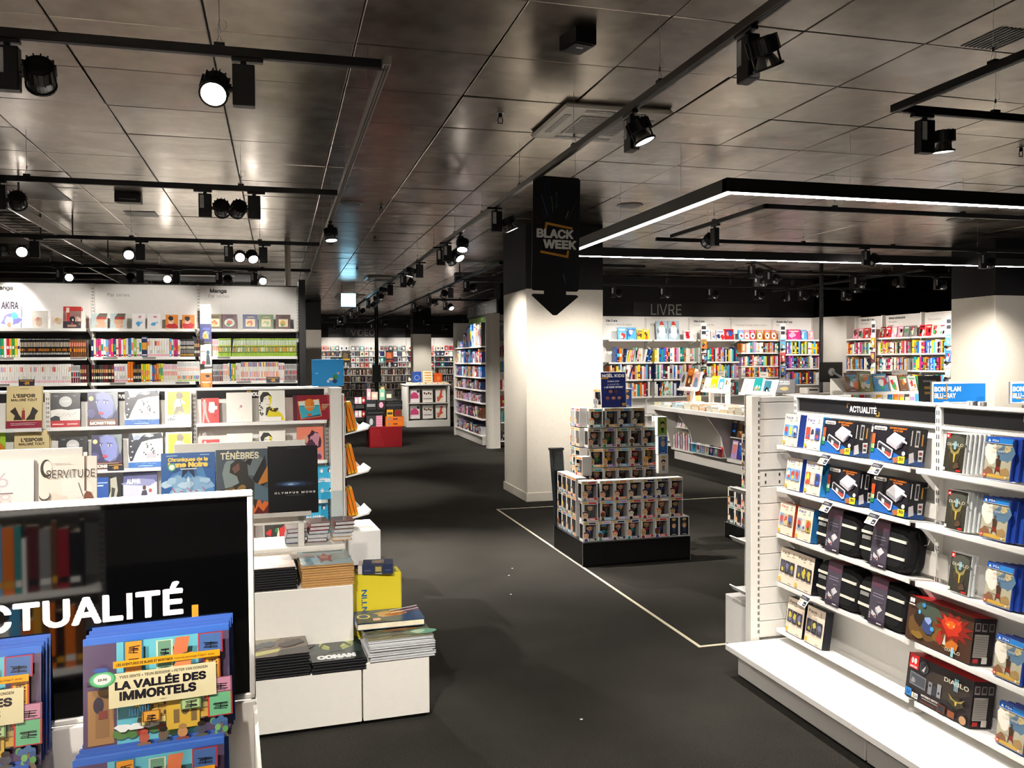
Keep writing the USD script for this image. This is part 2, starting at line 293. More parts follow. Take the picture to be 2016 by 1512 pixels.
# ---------------------------------------------------------------- tracks and their spotlights
ZT = 2.81
def track(name_label, pts, hang=1.1, cap=True, z=ZT, w=.034, led=False, color='black', cat='lighting track', h=.036):
    t = thing('lighting_track', name_label, cat, (0, 0, 0))
    for (x0, y0), (x1, y1) in zip(pts, pts[1:]):
        L = math.hypot(x1-x0, y1-y0); a = math.degrees(math.atan2(y1-y0, x1-x0)); M = rotM(a, 0, (x0, y0, z))
        r = MB().cbox(-w/2, L+w/2, -w/2, w/2, -h/2, h/2, color, .002).build('rail', BLACKM, t, M=M)
        g = MB(); g.box(0, L, -w*.28, -w*.08, -h/2-.0012, -h/2+.004, 'charcoal'); g.box(0, L, w*.08, w*.28, -h/2-.0012, -h/2+.004, 'charcoal'); g.build('contact_channel', STEEL, t, M=M)
        n = max(1, int(L/hang))
        for k in range(n):
            s = (k+.5)*L/n; x, y = x0+(x1-x0)*s/L, y0+(y1-y0)*s/L
            b = MB().box(-.02, .02, -.012, .012, h/2, h/2+.014, 'black').build('hanger_clip', BLACKM, t, M=rotM(a, 0, (x, y, z)))
            q = MB(); q.tube([(x, y, z+h/2+.055), (x, y, H)], .0011, 'silver', 4); q.tube([(x-.012, y, z+h/2+.012), (x, y, z+h/2+.05)], .001, 'silver', 4); q.tube([(x+.012, y, z+h/2+.012), (x, y, z+h/2+.05)], .001, 'silver', 4)
            q.lathe([(.005, 0), (.005, .02)], 'silver', 6, (np.eye(3), np.array([x, y, z+h/2+.048])))
            q.tube([(x+.016*math.sin(u)+.012, y, z+h/2+.085+.02*math.cos(u)) for u in np.linspace(.4, 5.9, 9)], .0009, 'silver', 4)
            q.build('hanger_wire', STEEL, t)
    return t
TL = 'black lighting track across the ceiling over the left aisle, '
track(TL+'nearest the camera', [(-3.4, 3.55), (.43, 3.55)]); track(TL+'second from the camera', [(-3.6, 6.3), (.43, 6.3)]); track(TL+'third from the camera', [(-4.4, 9.1), (.43, 9.1)]); track(TL+'farthest one above the manga wall', [(-4.6, 11.75), (.43, 11.75)])
track('long grey lighting track running away left of the central aisle', [(.435, 3.5), (.435, 15.5)], 1.5, color='#8f8a80')
track('long lighting track running away above the middle of the aisle', [(1.65, -.5), (1.65, 26)], 1.15, color='#3c3834')
track('short lighting track running toward the camera at upper right', [(2.9, 1.2), (2.9, 3.55)], color='black'); track('lighting track branching right from the short upper right track', [(2.92, 3.55), (7.5, 3.55)])
track('bent lighting track inside the glowing rectangle', [(3.75, 7.75), (3.75, 6.07), (8.8, 6.07)]); track('straight lighting track crossing inside the glowing rectangle', [(3.7, 7.98), (9.3, 7.98)])
track('lighting track beside the central pillar running to the back', [(2.67, 10.35), (2.67, 27)], 1.5, color='#34323a'); track('short crossbar track behind the central pillar', [(2.67, 10.35), (4.6, 10.35)])
track('lighting track in front of the LIVRE wall', [(4.4, 12.9), (10.2, 12.9)]); track('lighting track in front of the right book wall', [(8.55, 9.9), (8.55, 13.6)]); track('crossing track in front of the VIDEO wall', [(-1.5, 27.4), (7.5, 27.4)])
track('diagonal track above the children book tables', [(5.2, 9.0), (6.6, 10.45)]); track('crossing track above the far toy shelf', [(2.9, 16.8), (6.5, 16.8)]); track('lighting track crossing the back of the shop before VIDEO', [(-1.5, 24.2), (5, 24.2)])
track('lighting track overhead just behind the camera', [(-3.2, .9), (1.2, .9)]); track('lighting track crossing above the right back aisle', [(5.5, 10.6), (10.2, 10.6)])
def lamp(x, y, side, aim, lit, label, power=1., cone=33., soft=.9, group=None):
    t = thing('track_spotlight', label, 'spotlight', (x, y, ZT-.019), math.degrees(math.atan2(side[1], side[0])), group=group)
    MB().cbox(-.075, .045, -.016, .016, -.016, -.0005, 'black').build('track_adapter', BLACKM, t)
    MB().lathe([(.012, -.03), (.012, -.016)], 'black', 10).build('swivel_neck', BLACKM, t)
    b = MB().cbox(-.042, .042, -.024, .024, -.19, -.03, 'black', .003).build('driver_box', BLACKM, t)
    MB().box(-.034, -.006, -.0246, -.0242, -.13, -.04, 'silver').build('rating_label', PAPER, b)
    a = np.array(aim, float); a /= np.linalg.norm(a)
    cs, sn = side[0]/math.hypot(*side), side[1]/math.hypot(*side); al = np.array([a[0]*cs+a[1]*sn, -a[0]*sn+a[1]*cs, a[2]])
    zc = -al; xc = np.cross([0, 1, 0] if abs(zc[1]) < .9 else [1, 0, 0], zc); xc /= np.linalg.norm(xc); yc = np.cross(zc, xc); R = np.stack([xc, yc, zc], 1); O = np.array([.108, 0, -.125])
    hd = MB().lathe([(.03, .055), (.05, .05), (.052, .0), (.05, -.005)][::-1], 'black', 20, (R, O)).build('lamp_head', BLACKM, t)
    f = MB()
    for k in range(14):
        q = 2*math.pi*k/14; c_, s_ = math.cos(q), math.sin(q); Z = np.array([[c_, -s_, 0], [s_, c_, 0], [0, 0, 1]])
        f.box(.046, .058, -.0022, .0022, -.002, .052, 'black', (R @ Z, O))
    f.build('cooling_fins', BLACKM, hd)
    MB().lathe([(.047, -.048), (.026, -.005)], 'silver', 20, (R, O), caps=False).build('reflector', STEEL, hd)
    g = MB()
    for k in range(3):
        q = 2*math.pi*k/3+.5; Z = np.array([[math.cos(q), -math.sin(q), 0], [math.sin(q), math.cos(q), 0], [0, 0, 1]]); g.box(.049, .053, -.004, .004, -.05, 0, 'black', (R @ Z, O))
    g.lathe([(.055, -.052), (.055, -.044), (.048, -.044), (.048, -.052), (.055, -.052)], 'black', 20, (R, O), caps=False); g.build('bezel_ring', BLACKM, hd)
    MB().tube([(.04, 0, -.125), (.06, 0, -.125)], .012, 'black', 8).build('pivot', BLACKM, t)
    MB().lathe([(.0465, -.0495), (.0465, -.0485)], 'white', 20, (R, O)).build('lens', GLOW if lit else DIM, hd)
    l = UsdLux.SphereLight.Define(stage, str(t.GetPath())+'/bulb'); l.CreateRadiusAttr(.025); l.CreateIntensityAttr(SPOT*power); l.CreateNormalizeAttr(True); l.CreateColorAttr(Gf.Vec3f(1, .93, .84))
    sh = UsdLux.ShapingAPI.Apply(l.GetPrim()); sh.CreateShapingConeAngleAttr(cone); sh.CreateShapingConeSoftnessAttr(soft)
    P = O - zc*.078; m = np.eye(4); m[:3, 0], m[:3, 1], m[:3, 2], m[:3, 3] = R[:, 0], R[:, 1], R[:, 2], P
    l.AddTransformOp().Set(Gf.Matrix4d(*m.T.ravel().tolist()))
def lamps(phrase, spec):
    for k, s in enumerate(spec): lamp(*s[:5], label=f'black track spotlight, {s[5]} {phrase}' if len(s) > 5 and s[5] else f'black track spotlight, {ordw(k+1)} {phrase}', **(s[6] if len(s) > 6 else {}))
def to(x, y, tx, ty, tz, side): 
    hx_, hy_ = x+side[0]*.108, y+side[1]*.108; return (tx-hx_, ty-hy_, tz-2.66)
def L(x, y, side, tgt, lit=False, word=None, **k): return (x, y, side, to(x, y, *tgt, side), lit, word, k)
A, B_, U, D_ = (1, 0), (-1, 0), (0, 1), (0, -1)
lamps('on the near left track', [L(-.95, 3.55, A, (-1.3, 6.6, 1.1), word='head to the right,', power=.3, cone=22.), L(-.12, 3.55, B_, (-.4, 1.7, .9), True, 'glowing head', power=.4), L(-1.8, 3.55, A, (-.35, 6.6, 1.1), word='out at the left,', power=.34, cone=22.), L(-2.7, 3.55, A, (-1.5, 4.5, 1.05), word='farthest left,', power=.55)])
lamps('on the second left track', [L(-.48, 6.3, A, (-.28, 9.38, 1.72), word='head to the right,', power=.21, cone=14.5, soft=.5), L(-.155, 6.3, B_, (-1.28, 9.38, 1.72), word='head to the left,', power=.23, cone=14.5, soft=.5), L(-1.75, 6.3, A, (-2.2, 9.38, 1.72), word='hidden left,', power=.21, cone=14.5, soft=.5), L(-2.6, 6.3, A, (-3.0, 9.38, 1.7), word='far left,', power=.2, cone=14.)])
lamps('on the third left track', [L(-2.235, 9.1, B_, (-1.5, 4.3, .9), True, 'leftmost glowing,', power=.4, cone=16.), L(-2.62, 9.1, A, (-2.5, 9.9, .5), word='leftmost dim,', power=.1), L(-1.3, 9.1, B_, (-.6, 4.2, .5), word='second dim,', power=.35, cone=16.), L(-.477, 9.1, A, (-.1, 4.0, .5), word='third dim,', power=.35, cone=16.), L(-.143, 9.1, B_, (.5, 6.9, .6), True, 'rightmost glowing,', power=.6, cone=24.)])
lamps('above the manga wall', [L(-2.61, 11.75, A, (-2.2, 8.2, 1.9), True, power=.03, cone=15.), L(-1.69, 11.75, B_, (-1.9, 15.5, 1.2), False, power=.9), L(-1.258, 11.75, B_, (-1.0, 8.2, 1.9), True, power=.03, cone=15.), L(-.739, 11.75, A, (-.5, 15.5, 1.2), False, power=.9), L(-.304, 11.75, A, (.2, 7.5, 1.3), True, power=.03, cone=15.)])
lamps('on the grey side track', [L(.435, 7.5, D_, (.62, 6.9, 0), True, power=.5)])
lamps('on the long middle track', [L(1.65, 2.79, D_, (2.5, 3.0, .8), word='nearest,', power=.2), L(1.65, 3.85, D_, (2.45, 3.35, .5), word='second nearest,', power=.2), L(1.65, 6.51, A, (2.7, 6.4, .5), True, power=.4), L(1.65, 7.9, D_, (1.3, 6.6, 0), True, power=.3), L(1.65, 8.54, A, (2.9, 7.0, .6), True, power=.35), L(1.65, 8.9, A, (2.72, 9.7, 1.5), True, power=.22),
    L(1.65, 10.3, B_, (.9, 10.5, 0), True, power=.3), L(1.65, 11.7, A, (5.8, 11.3, .5), True, power=.7), L(1.65, 13.14, B_, (1.2, 13.6, 0), True, power=.25), L(1.65, 14.5, D_, (1.7, 15.7, .6), True, power=.13), L(1.65, 14.9, U, (1.9, 15.9, .7), True, power=.12), L(1.65, 16.5, A, (3.6, 17, .9), True, power=.14), L(1.65, 18.6, A, (3.3, 20, .9), True, power=.3), L(1.65, 20.5, A, (3.5, 20.6, .9), True, power=.3), L(1.65, 22.6, B_, (1.5, 24, .3), True, power=.3)])
lamps('on the side track past the pillar', [L(2.67, 12.36, A, (3.7, 14.0, .3), True, power=.3), L(2.67, 13.55, B_, (2.0, 15.9, .6), True, power=.14), L(2.67, 15.6, A, (3.65, 15.9, .9), True, power=.13), L(2.67, 17.4, A, (3.65, 17.6, .9), True, power=.13)])
lamps('on the upper right branch track', [L(3.07, 3.55, A, (3.4, 3.7, 0), True, power=.3), L(5.0, 3.55, A, (5.2, 5.5, 1.3), word='second', power=.3), L(6.6, 3.55, A, (6.4, 5.4, 1.1), word='third', power=.3)])
lamps('on the bent track', [L(3.75, 6.9, U, (3.25, 9.24, 1.35), word='left one', power=.42, cone=22., soft=1.), L(7.1, 6.07, A, (7.4, 6.6, .6), True, 'right one', power=.4)])
lamps('on the straight crossing track', [L(6.15, 7.98, A, (5.9, 10.2, .7), True, 'left one', power=.6), L(7.695, 7.98, A, (8.9, 9.4, .9), True, 'right one', power=.45)])
lamps('in front of the LIVRE wall', [L(5.2+.86*k, 12.9, A, (5.5+.86*k, 14.5, 1.75), k % 2 == 0, power=.11, cone=28.) for k in range(6)])
lamps('in front of the right book wall', [L(8.55, 10.3+.95*k, U, (10.4, 10.5+.95*k, 1.7), True, power=.13, cone=28.) for k in range(4)])
lamps('in front of the VIDEO wall', [L(-.6+1.15*k, 27.4, A, (-.5+1.15*k, 29.1, 1.7), True, power=.13, cone=28.) for k in range(7)])
lamps('over the children tables', [L(5.7, 9.55, A, (6.1, 11.2, .85), True, power=.3), L(6.35, 10.2, A, (6.3, 12.2, .85), True, power=.3)])
lamps('over the far toy shelf', [L(3.2, 16.8, A, (3.9, 15.0, 1), True, power=.2), L(5.2, 16.8, A, (5.4, 15.4, 1), True, power=.2)])
lamps('on the back crossing track', [L(.4+1.2*k, 24.2, A, (.5+1.2*k, 25.9, .3), True, power=.12) for k in range(4)])
lamps('behind the camera', [L(-.6, .9, A, (.15, 3.8, .25), word='second', power=.4), L(-1.2, .9, A, (-.25, 1.75, .95), word='left', power=.2), L(.8, .9, A, (1.5, 3.4, 0), word='third', power=.25), L(-2.6, .9, A, (-.9, -1.2, .65), word='far left', power=2.2)])
lamps('above the right back aisle', [L(6.4, 10.6, A, (7.2, 11.8, .9), True, power=.3), L(8.0, 10.6, A, (8.4, 11.8, .8), True, power=.3), L(9.4, 10.6, A, (10.4, 11.4, 1.6), True, power=.2)])

# glowing rectangle
t = thing('linear_light', 'large hanging black rectangular light frame with glowing white underside at upper right', 'light')
cor = [(2.8, 4.97), (9.6, 4.97), (9.6, 8.2), (2.8, 8.35)]; ZL = 2.665
for (x0, y0), (x1, y1) in zip(cor, cor[1:]+cor[:1]):
    Ln = math.hypot(x1-x0, y1-y0); M = rotM(math.degrees(math.atan2(y1-y0, x1-x0)), 0, (x0, y0, ZL))
    MB().cbox(-.03, Ln+.03, -.03, .03, .004, .092, '#232220', .002).build('housing', BLACKM, t, M=M)
    MB().box(-.026, Ln+.026, -.022, .022, -.004, .0045, 'white').build('diffuser', LEDM, t, M=M)
    for k in range(3):
        s = (k+.4)*Ln/3; MB().tube([(s, 0, .1), (s, 0, H-ZL)], .0011, 'silver', 4).build('hanger_wire', STEEL, t, M=M)

# ---------------------------------------------------------------- things on the ceiling
def cassette(x0, x1, y0, y1, label):
    t = thing('air_conditioner', label, 'air conditioner', (0, 0, 0)); z = H-.032; xm, ym = (x0+x1)/2, (y0+y1)/2
    MB().cbox(x0, x1, y0, y1, z, H-.002, '#b9b3a8', .012).build('frame', PLASTIC, t)
    w, d = x1-x0, y1-y0; g = thing('intake_grille', None, None, parent=t)
    MB().cbox(xm-w*.27, xm+w*.27, ym-d*.27, ym+d*.27, z-.006, z+.001, '#a8a297', .003).build('grille_panel', PLASTIC, g)
    q = MB()
    for k in range(12): yy = ym-d*.25+k*d*.5/12; q.box(xm-w*.25, xm+w*.25, yy, yy+d*.018, z-.0075, z-.005, '#2c2a28')
    q.build('grille_slot', PLASTIC, g)
    for (a0, a1, b0, b1) in ((xm-w*.28, xm+w*.28, y0+d*.07, y0+d*.13), (xm-w*.28, xm+w*.28, y1-d*.13, y1-d*.07), (x0+w*.07, x0+w*.13, ym-d*.28, ym+d*.28), (x1-w*.13, x1-w*.07, ym-d*.28, ym+d*.28)):
        MB().cbox(a0, a1, b0, b1, z-.002, z+.001, '#141312', .001).build('air_outlet', PLASTIC, t)
cassette(1.655, 2.345, 4.83, 5.58, 'square beige ceiling air conditioner with slotted grille beside the middle track')
cassette(1.55, 2.2, 15.6, 16.3, 'far ceiling air conditioner beside the blue lit screen'); cassette(1.3, 1.95, 20.0, 20.7, 'farthest small ceiling air conditioner over the aisle')
t = thing('ceiling_box', 'small black projector box fixed under the ceiling right of centre', 'ceiling box', (1.37, 3.83, H), 12)
MB().prism([(-.055, -.07), (.055, -.07), (.055, -.0), (-.055, -.0)], -.075, .075, 'black', 'y').build('housing', BLACKM, t); MB().prism([(-.05, -.075), (.05, -.075), (.035, -.071), (-.035, -.071)], -.06, .06, 'black', 'y').build('lower_rim', BLACKM, t); MB().box(-.02, .015, -.03, -.01, -.0762, -.075, 'silver').build('rating_label', PAPER, t)
t = thing('ceiling_box', 'small black speaker box under the ceiling left of the second track spots', 'ceiling box', (-1.3, 8.45, H))
MB().cbox(-.11, .11, -.06, .06, -.085, 0, 'black', .004).build('housing', BLACKM, t); MB().box(-.07, .07, -.061, -.06, -.06, -.055, 'grey').build('trim', PLASTIC, t)
tag(MB().box(-1.5, -1.2, 9.4, 9.7, H-.006, H-.001, '#77716a').build('access_hatch', LACQ), 'small grey square hatch in the ceiling behind the left tracks', 'hatch')
tag(MB().box(-2.15, -1.87, 8.0, 8.9, H-.006, H-.001, '#4a4340').build('ceiling_cover', LACQ), 'dark brown rectangular panel in the ceiling at far left', 'ceiling panel')
def disc(x, y, r, label):
    t = thing('ceiling_vent', label, 'vent', (x, y, H)); MB().lathe([(r*.8, -.01), (r, -.008), (r, 0)], '#8c867c', 24).build('trim_ring', PLASTIC, t); MB().lathe([(r*.76, -.0125), (r*.78, -.0095)], 'black', 24).build('opening', PLASTIC, t)
disc(3.38, 7.935, .13, 'round black ceiling vent above the left arm of the glowing rectangle'); disc(7.31, 7.9, .14, 'round black ceiling vent inside the glowing rectangle at right'); disc(.69, 8.46, .12, 'round dark ceiling vent behind the grey side track spotlight'); disc(.55, 15.2, .12, 'far round dark ceiling vent near the left pillar')
for (x, y, w) in ((1.34, 5.17, 'left of the near air conditioner'), (5.25, 5.1, 'at the far right edge'), (.99, 8.53, 'beyond the left grey track'), (1.25, 14.25, 'near the blue screen'), (1.15, 10.6, 'over the middle aisle')):
    t = thing('sprinkler', f'small black sprinkler head under the ceiling {w}', 'sprinkler', (x, y, H))
    MB().lathe([(.028, -.004), (.028, 0)], 'silver', 14).build('escutcheon', STEEL, t); MB().lathe([(.012, -.03), (.012, -.004)], 'black', 10).build('body', BLACKM, t)
    q = MB(); q.tube([(-.013, 0, -.03), (-.016, 0, -.05), (-.012, 0, -.065)], .003, 'black', 5); q.tube([(.013, 0, -.03), (.016, 0, -.05), (.012, 0, -.065)], .003, 'black', 5); q.box(-.014, .014, -.004, .004, -.068, -.063, 'black'); q.build('frame', BLACKM, t)
t = thing('ceiling_grille', 'slotted ventilation grille in the ceiling at the top right corner', 'grille', (3.35, 3.3, H))
for k in range(9): MB().box(-.1+k*.025, -.088+k*.025, -.03, .22, -.004, -.0005, '#3b3836').build('slot', PLASTIC, t)
# cable tray on the left
t = thing('cable_tray', 'long perforated steel cable tray hanging from the ceiling at far left', 'cable tray')
for (xa, wd) in ((-2.06, .02), (-2.36, .02)): MB().cbox(xa, xa+wd, 4.5, 17, 2.82, 2.9, '#5c564f', .002).build('side_rail', STEEL, t)
for k in range(70): MB().tube([(-2.35, 5+k*.17, 2.835), (-2.05, 5+k*.17, 2.835)], .004, '#7d766d', 4).build('cross_wire', STEEL, t)
for k in range(6):
    for xx in (-2.05, -2.35): MB().tube([(xx, 6+k*1.9, 2.9), (xx, 6+k*1.9, H)], .008, '#3b3835', 6).build('hanger_rod', BLACKM, t)
for k, (y, z) in enumerate(((13.2, 2.86), (14.6, 2.9), (16.4, 2.84))): tag(MB().cbox(-6.5, -.6+.3*k, y, y+.18, z, z+.12, '#2a2827', .004).build('ceiling_duct', BLACKM), f'dark duct crossing under the ceiling behind the manga wall, {ordw(k+1)} from the camera', 'duct')
t = thing('support_pole', 'pale vertical pole behind the right end of the manga wall', 'pole', (.12, 11.2, 0)); MB().lathe([(.035, 0), (.035, H)], '#c9c2b6', 16).build('shaft', LACQ, t); MB().lathe([(.055, 0), (.055, .02)], '#c9c2b6', 16).build('foot_collar', LACQ, t)
t = thing('black_pole', 'slim black ceiling pole in front of the right book walls', 'pole', (8.0, 11.4, .85)); MB().lathe([(.03, 0), (.03, H-.85-.0)], 'black', 14).build('shaft', BLACKM, t); MB().lathe([(.05, 0), (.05, .03)], 'black', 14).build('collar', BLACKM, t)
t = thing('black_pole', 'tall black pole standing before the VIDEO wall', 'pole', (2.62, 24.0, 0)); MB().lathe([(.09, 0), (.09, .02), (.05, .03), (.05, H)], 'black', 14).build('shaft', BLACKM, t); MB().cbox(-.12, .1, -.1, .1, 1.0, 1.5, 'black', .01).build('equipment_box', BLACKM, t)
t = thing('hanging_screen', 'blue white lit square screen hanging over the aisle', 'screen', (1.32, 17.0, 2.79)); MB().cbox(-.15, .15, 0, .05, -.14, .14, '#3d6a86', .004).build('casing', PLASTIC, t); MB().box(-.14, .14, -.002, 0, -.13, .13, 'white').build('lit_face', SCREEN, t)
for s in (-1, 1): MB().tube([(s*.12, .025, .14), (s*.12, .025, H-2.79)], .004, 'black', 4).build('hanger_rod', BLACKM, t)
t = thing('beam_frame', 'black perforated cable beam under the ceiling left of the central pillar', 'cable beam', (0, 0, 0))
MB().cbox(2.72, 4.6, 13.4, 13.5, 2.86, 2.94, 'black', .003).build('beam', BLACKM, t); MB().cbox(2.72, 3.25, 13.38, 13.52, 2.95, 3.0, 'charcoal', .003).build('cable_bundle', BLACKM, t)
for xx in (2.8, 3.4, 4.2): MB().tube([(xx, 13.45, 2.9), (xx, 13.45, H)], .01, 'black', 5).build('hanger_rod', BLACKM, t)

# hanging arrow banner
t = thing('arrow_banner', 'black hanging arrow banner reading BLACK WEEK in front of the central pillar', 'banner', (1.805, 5.5, 2.365), 0, roll=1.2)
bw, bh = .166, .464
out = [(-bw, bh-.015), (-bw+.015, bh), (bw-.015, bh), (bw, bh-.015), (bw, -.29), (bw-.012, -.302), (.078, -.302), (.078, -.325), (bw-.012, -.325), (bw, -.335), (.012, -.465), (-.012, -.465), (-bw, -.335), (-bw+.012, -.325), (-.078, -.325), (-.078, -.302), (-bw+.012, -.302), (-bw, -.29)]
e = trimesh.creation.extrude_polygon(Polygon(out), .006, engine='earcut'); v = np.array(e.vertices); e.vertices = np.stack([v[:, 0], .006-v[:, 2]-.003, v[:, 1]], 1); e.faces = e.faces[:, ::-1] if False else e.faces
MB().tm(e, '#0b0b10').build('arrow_board', CARD, t)
q = MB(); sh = []; rb = random.Random(5)
for k in range(46):
    a = rb.random()*6.283; r0 = .14+.1*rb.random(); r1 = r0+.03+.1*rb.random(); cx, cy = .0, .02
    p0, p1 = (cx+r0*math.cos(a), cy+1.25*r0*math.sin(a)), (cx+r1*math.cos(a), cy+1.25*r1*math.sin(a))
    if max(abs(p0[0]), abs(p1[0])) < bw-.004 and -.29 < min(p0[1], p1[1]) and max(p0[1], p1[1]) < bh-.02: sh.append(('l', p0, p1, .0012+.0018*rb.random(), rb.choice(['#24356b', '#2c4f8f', '#5d87b8', '#1c2440', '#1c2440', '#6fae8e', '#7a2f3a', '#c8d4e0', '#2a2f55'])))
def rt2(p, a=-8, c=(0, .02)):
    a = math.radians(a); return (c[0]+(p[0]-c[0])*math.cos(a)-(p[1]-c[1])*math.sin(a), c[1]+(p[0]-c[0])*math.sin(a)+(p[1]-c[1])*math.cos(a))
am = '#c98a2e'
for P in ([(-.095, .1), (-.095, .145), (.1, .145), (.1, .129), (-.079, .129), (-.079, .1)], [(-.1, -.045), (-.1, -.065), (.1, -.065), (.1, -.015), (.084, -.015), (.084, -.049), (-.1, -.049)]): sh.append(('p', [rt2(p) for p in P], am))
sh += [('T', 'BLACK', -.008, .055, .26, .052, '#dcdcda', 3), ('T', 'WEEK', .026, -.015, .235, .052, '#dcdcda', 3)]
art(q, sh, 1, 1, eps=.0002, o=(0, 0), fmap=lambda x, y, e: np.stack([x, -.0031-e, y], 1)).build('print', CARD, t)
for s in (-1, 1): MB().tube([(s*.13, 0, bh), (s*.13, 0, ZT-.02-2.365 if s < 0 else H-2.365)], .0012, 'silver', 4).build('hanger_wire', STEEL, t)
# ---------------------------------------------------------------- builders for books, boxes and shelving
class Fr:                                                         # a gondola's own frame: origin and turn about z
    def __init__(s, x, y, rz): s.o, s.rz, s.c, s.s = (x, y), rz, math.cos(math.radians(rz)), math.sin(math.radians(rz))
    def __call__(s, x, y, z=0): return (s.o[0]+x*s.c-y*s.s, s.o[1]+x*s.s+y*s.c, z)
def nm(c): return PALN.get(c, c) if c in PAL else 'pale'
def book(loc, rz, w, h, t, base, shapes, label, cat='book', group=None, name='book', tilt=8, spine=None, pages='cream', lie=False, small=False, roll=0, M=GLOSS):
    """a hardback standing face out (face towards local -y), or lying with its face up"""
    base_c, sp = C(base), C(spine or base)
    fm = (lambda x, y, e: np.stack([x, y, t+e], 1)) if lie else None
    k = .0022 if t > .008 else t*.2
    def sw(m, *b, **kw):
        x0, x1, y0, y1, z0, z1 = b
        return m.box(x0, x1, z0, z1, t-y1, t-y0, **kw) if lie else m.box(*b, **kw)
    cv = MB(); sw(cv, 0, w, 0, k, 0, h, col=base_c); sw(cv, 0, w, t-k, t, 0, h, col=base_c); sw(cv, 0, k, k, t-k, 0, h, col=sp)
    if small:
        sw(cv, k, w-.003, k, t-k, .003, h-.003, col=pages); art(cv, shapes or [], w, h, fm)
        return cv.build(name, M, None, label, cat, group, M=rotM(rz, tilt, loc, roll))
    p = thing(name, label, cat, loc, rz, tilt, group, roll=roll)
    cv.build('cover', M, p); pb = MB(); sw(pb, k, w-.004, k, t-k, .004, h-.004, col=pages)
    pb.build('page_block', PAPER, p)
    if shapes: art(MB(), shapes, w, h, fm).build('cover_print', M, p)
    return p
def carton(loc, rz, w, h, d, base, front=None, side=None, top=None, label='', cat='box', group=None, name='carton', tilt=0, small=False, lid=None, roll=0, parent=None, M=CARD, sides=None):
    """a closed cardboard box: front at local y=0; side print on the right end"""
    sc = sides or {}
    def prints(m):
        if front: art(m, front, w, h)
        if side: art(m, side, d, h, lambda x, y, e: np.stack([w+e, x, y], 1))
        if top: art(m, top, w, d, lambda x, y, e: np.stack([x, y, h+e], 1))
        return m
    if small: return prints(MB().box(0, w, 0, d, 0, h, base, **sc)).build(name, M, parent, label, cat, group, M=rotM(rz, tilt, loc, roll))
    p = thing(name, label, cat, loc, rz, tilt, group, roll=roll)
    b = MB()
    if sc: b.box(0, w, 0, d, 0, h, base, **sc)
    else: b.cbox(0, w, 0, d, 0, h, base, .0012)
    b.build('carton_body', M, p)
    for nme, s_, a in (('front_print', front, (w, h, None)), ('side_print', side, (d, h, lambda x, y, e: np.stack([w+.0002+e, x, y], 1))), ('top_print', top, (w, d, lambda x, y, e: np.stack([x, y, h+.0002+e], 1)))):
        if s_: art(MB(), s_, a[0], a[1], a[2], eps=.0003).build(nme, M, p)
    return p
def spine(loc, rz, t, h, d, base, bands, label, cat, group, name, roll=0, kind=None, mb=None, tilt=0, M=GLOSS):
    """a book on a shelf, spine out: rounded spine printed with bands"""
    m = mb or MB(); e = min(.0025, t*.22); cv = C(base); y = [(0, e), (e, 0), (t-e, 0), (t, e), (t, d), (0, d)]; v = [(px_, py_, z) for z in (0, h) for px_, py_ in y]; v = np.array(v)
    F = [(i, (i+1) % 6, 6+(i+1) % 6, 6+i) for i in (0, 2, 3, 4, 5)] + [(0, 5, 4, 3, 2, 1), (6, 7, 8, 9, 10, 11)]; K = [cv]*5 + [cv, C('cream')]
    zs = sorted({0, 1, *[b[0] for b in bands], *[b[1] for b in bands]}); vv = [(x, 0, q*h) for q in zs for x in (e, t-e)]
    for i in range(len(zs)-1):
        F.append((12+2*i, 13+2*i, 15+2*i, 14+2*i)); c = cv
        for b in bands:
            if b[0] <= zs[i] and zs[i+1] <= b[1]+1e-9: c = C(b[2])
        K.append(c)
    v = np.vstack([v, vv])
    if mb is not None:
        g = np.array(rotM(rz, 0, loc, roll)).reshape(4, 4); v = v @ g[:3, :3] + g[3, :3]; m.add(v, F, cv, K); return m
    return m.add(v, F, cv, K).build(name, M, None, label, cat, group, M=rotM(rz, tilt, loc, roll))
def rndcover(r, base=None, pal=('red', 'sky', 'yellow', 'green', 'navy', 'orange', 'white', 'purple', 'teal', 'pink'), light=False):
    """an invented plain cover: ground, a few flat shapes, title bar and line of small print"""
    base = base or r.choice(pal); o = [c for c in pal if c != base]; s = []
    for k in range(r.randint(2, 4)): s.append(('p', blob(.2+.6*r.random(), .2+.5*r.random(), .12+.16*r.random(), r, 9), r.choice(o)))
    s.append(('r', .12, .8, .88, .88, r.choice(o))); s += [('r', .2, .73, .8, .755, r.choice(o)), ('r', .3, .06, .7, .085, r.choice(o))]
    return base, s
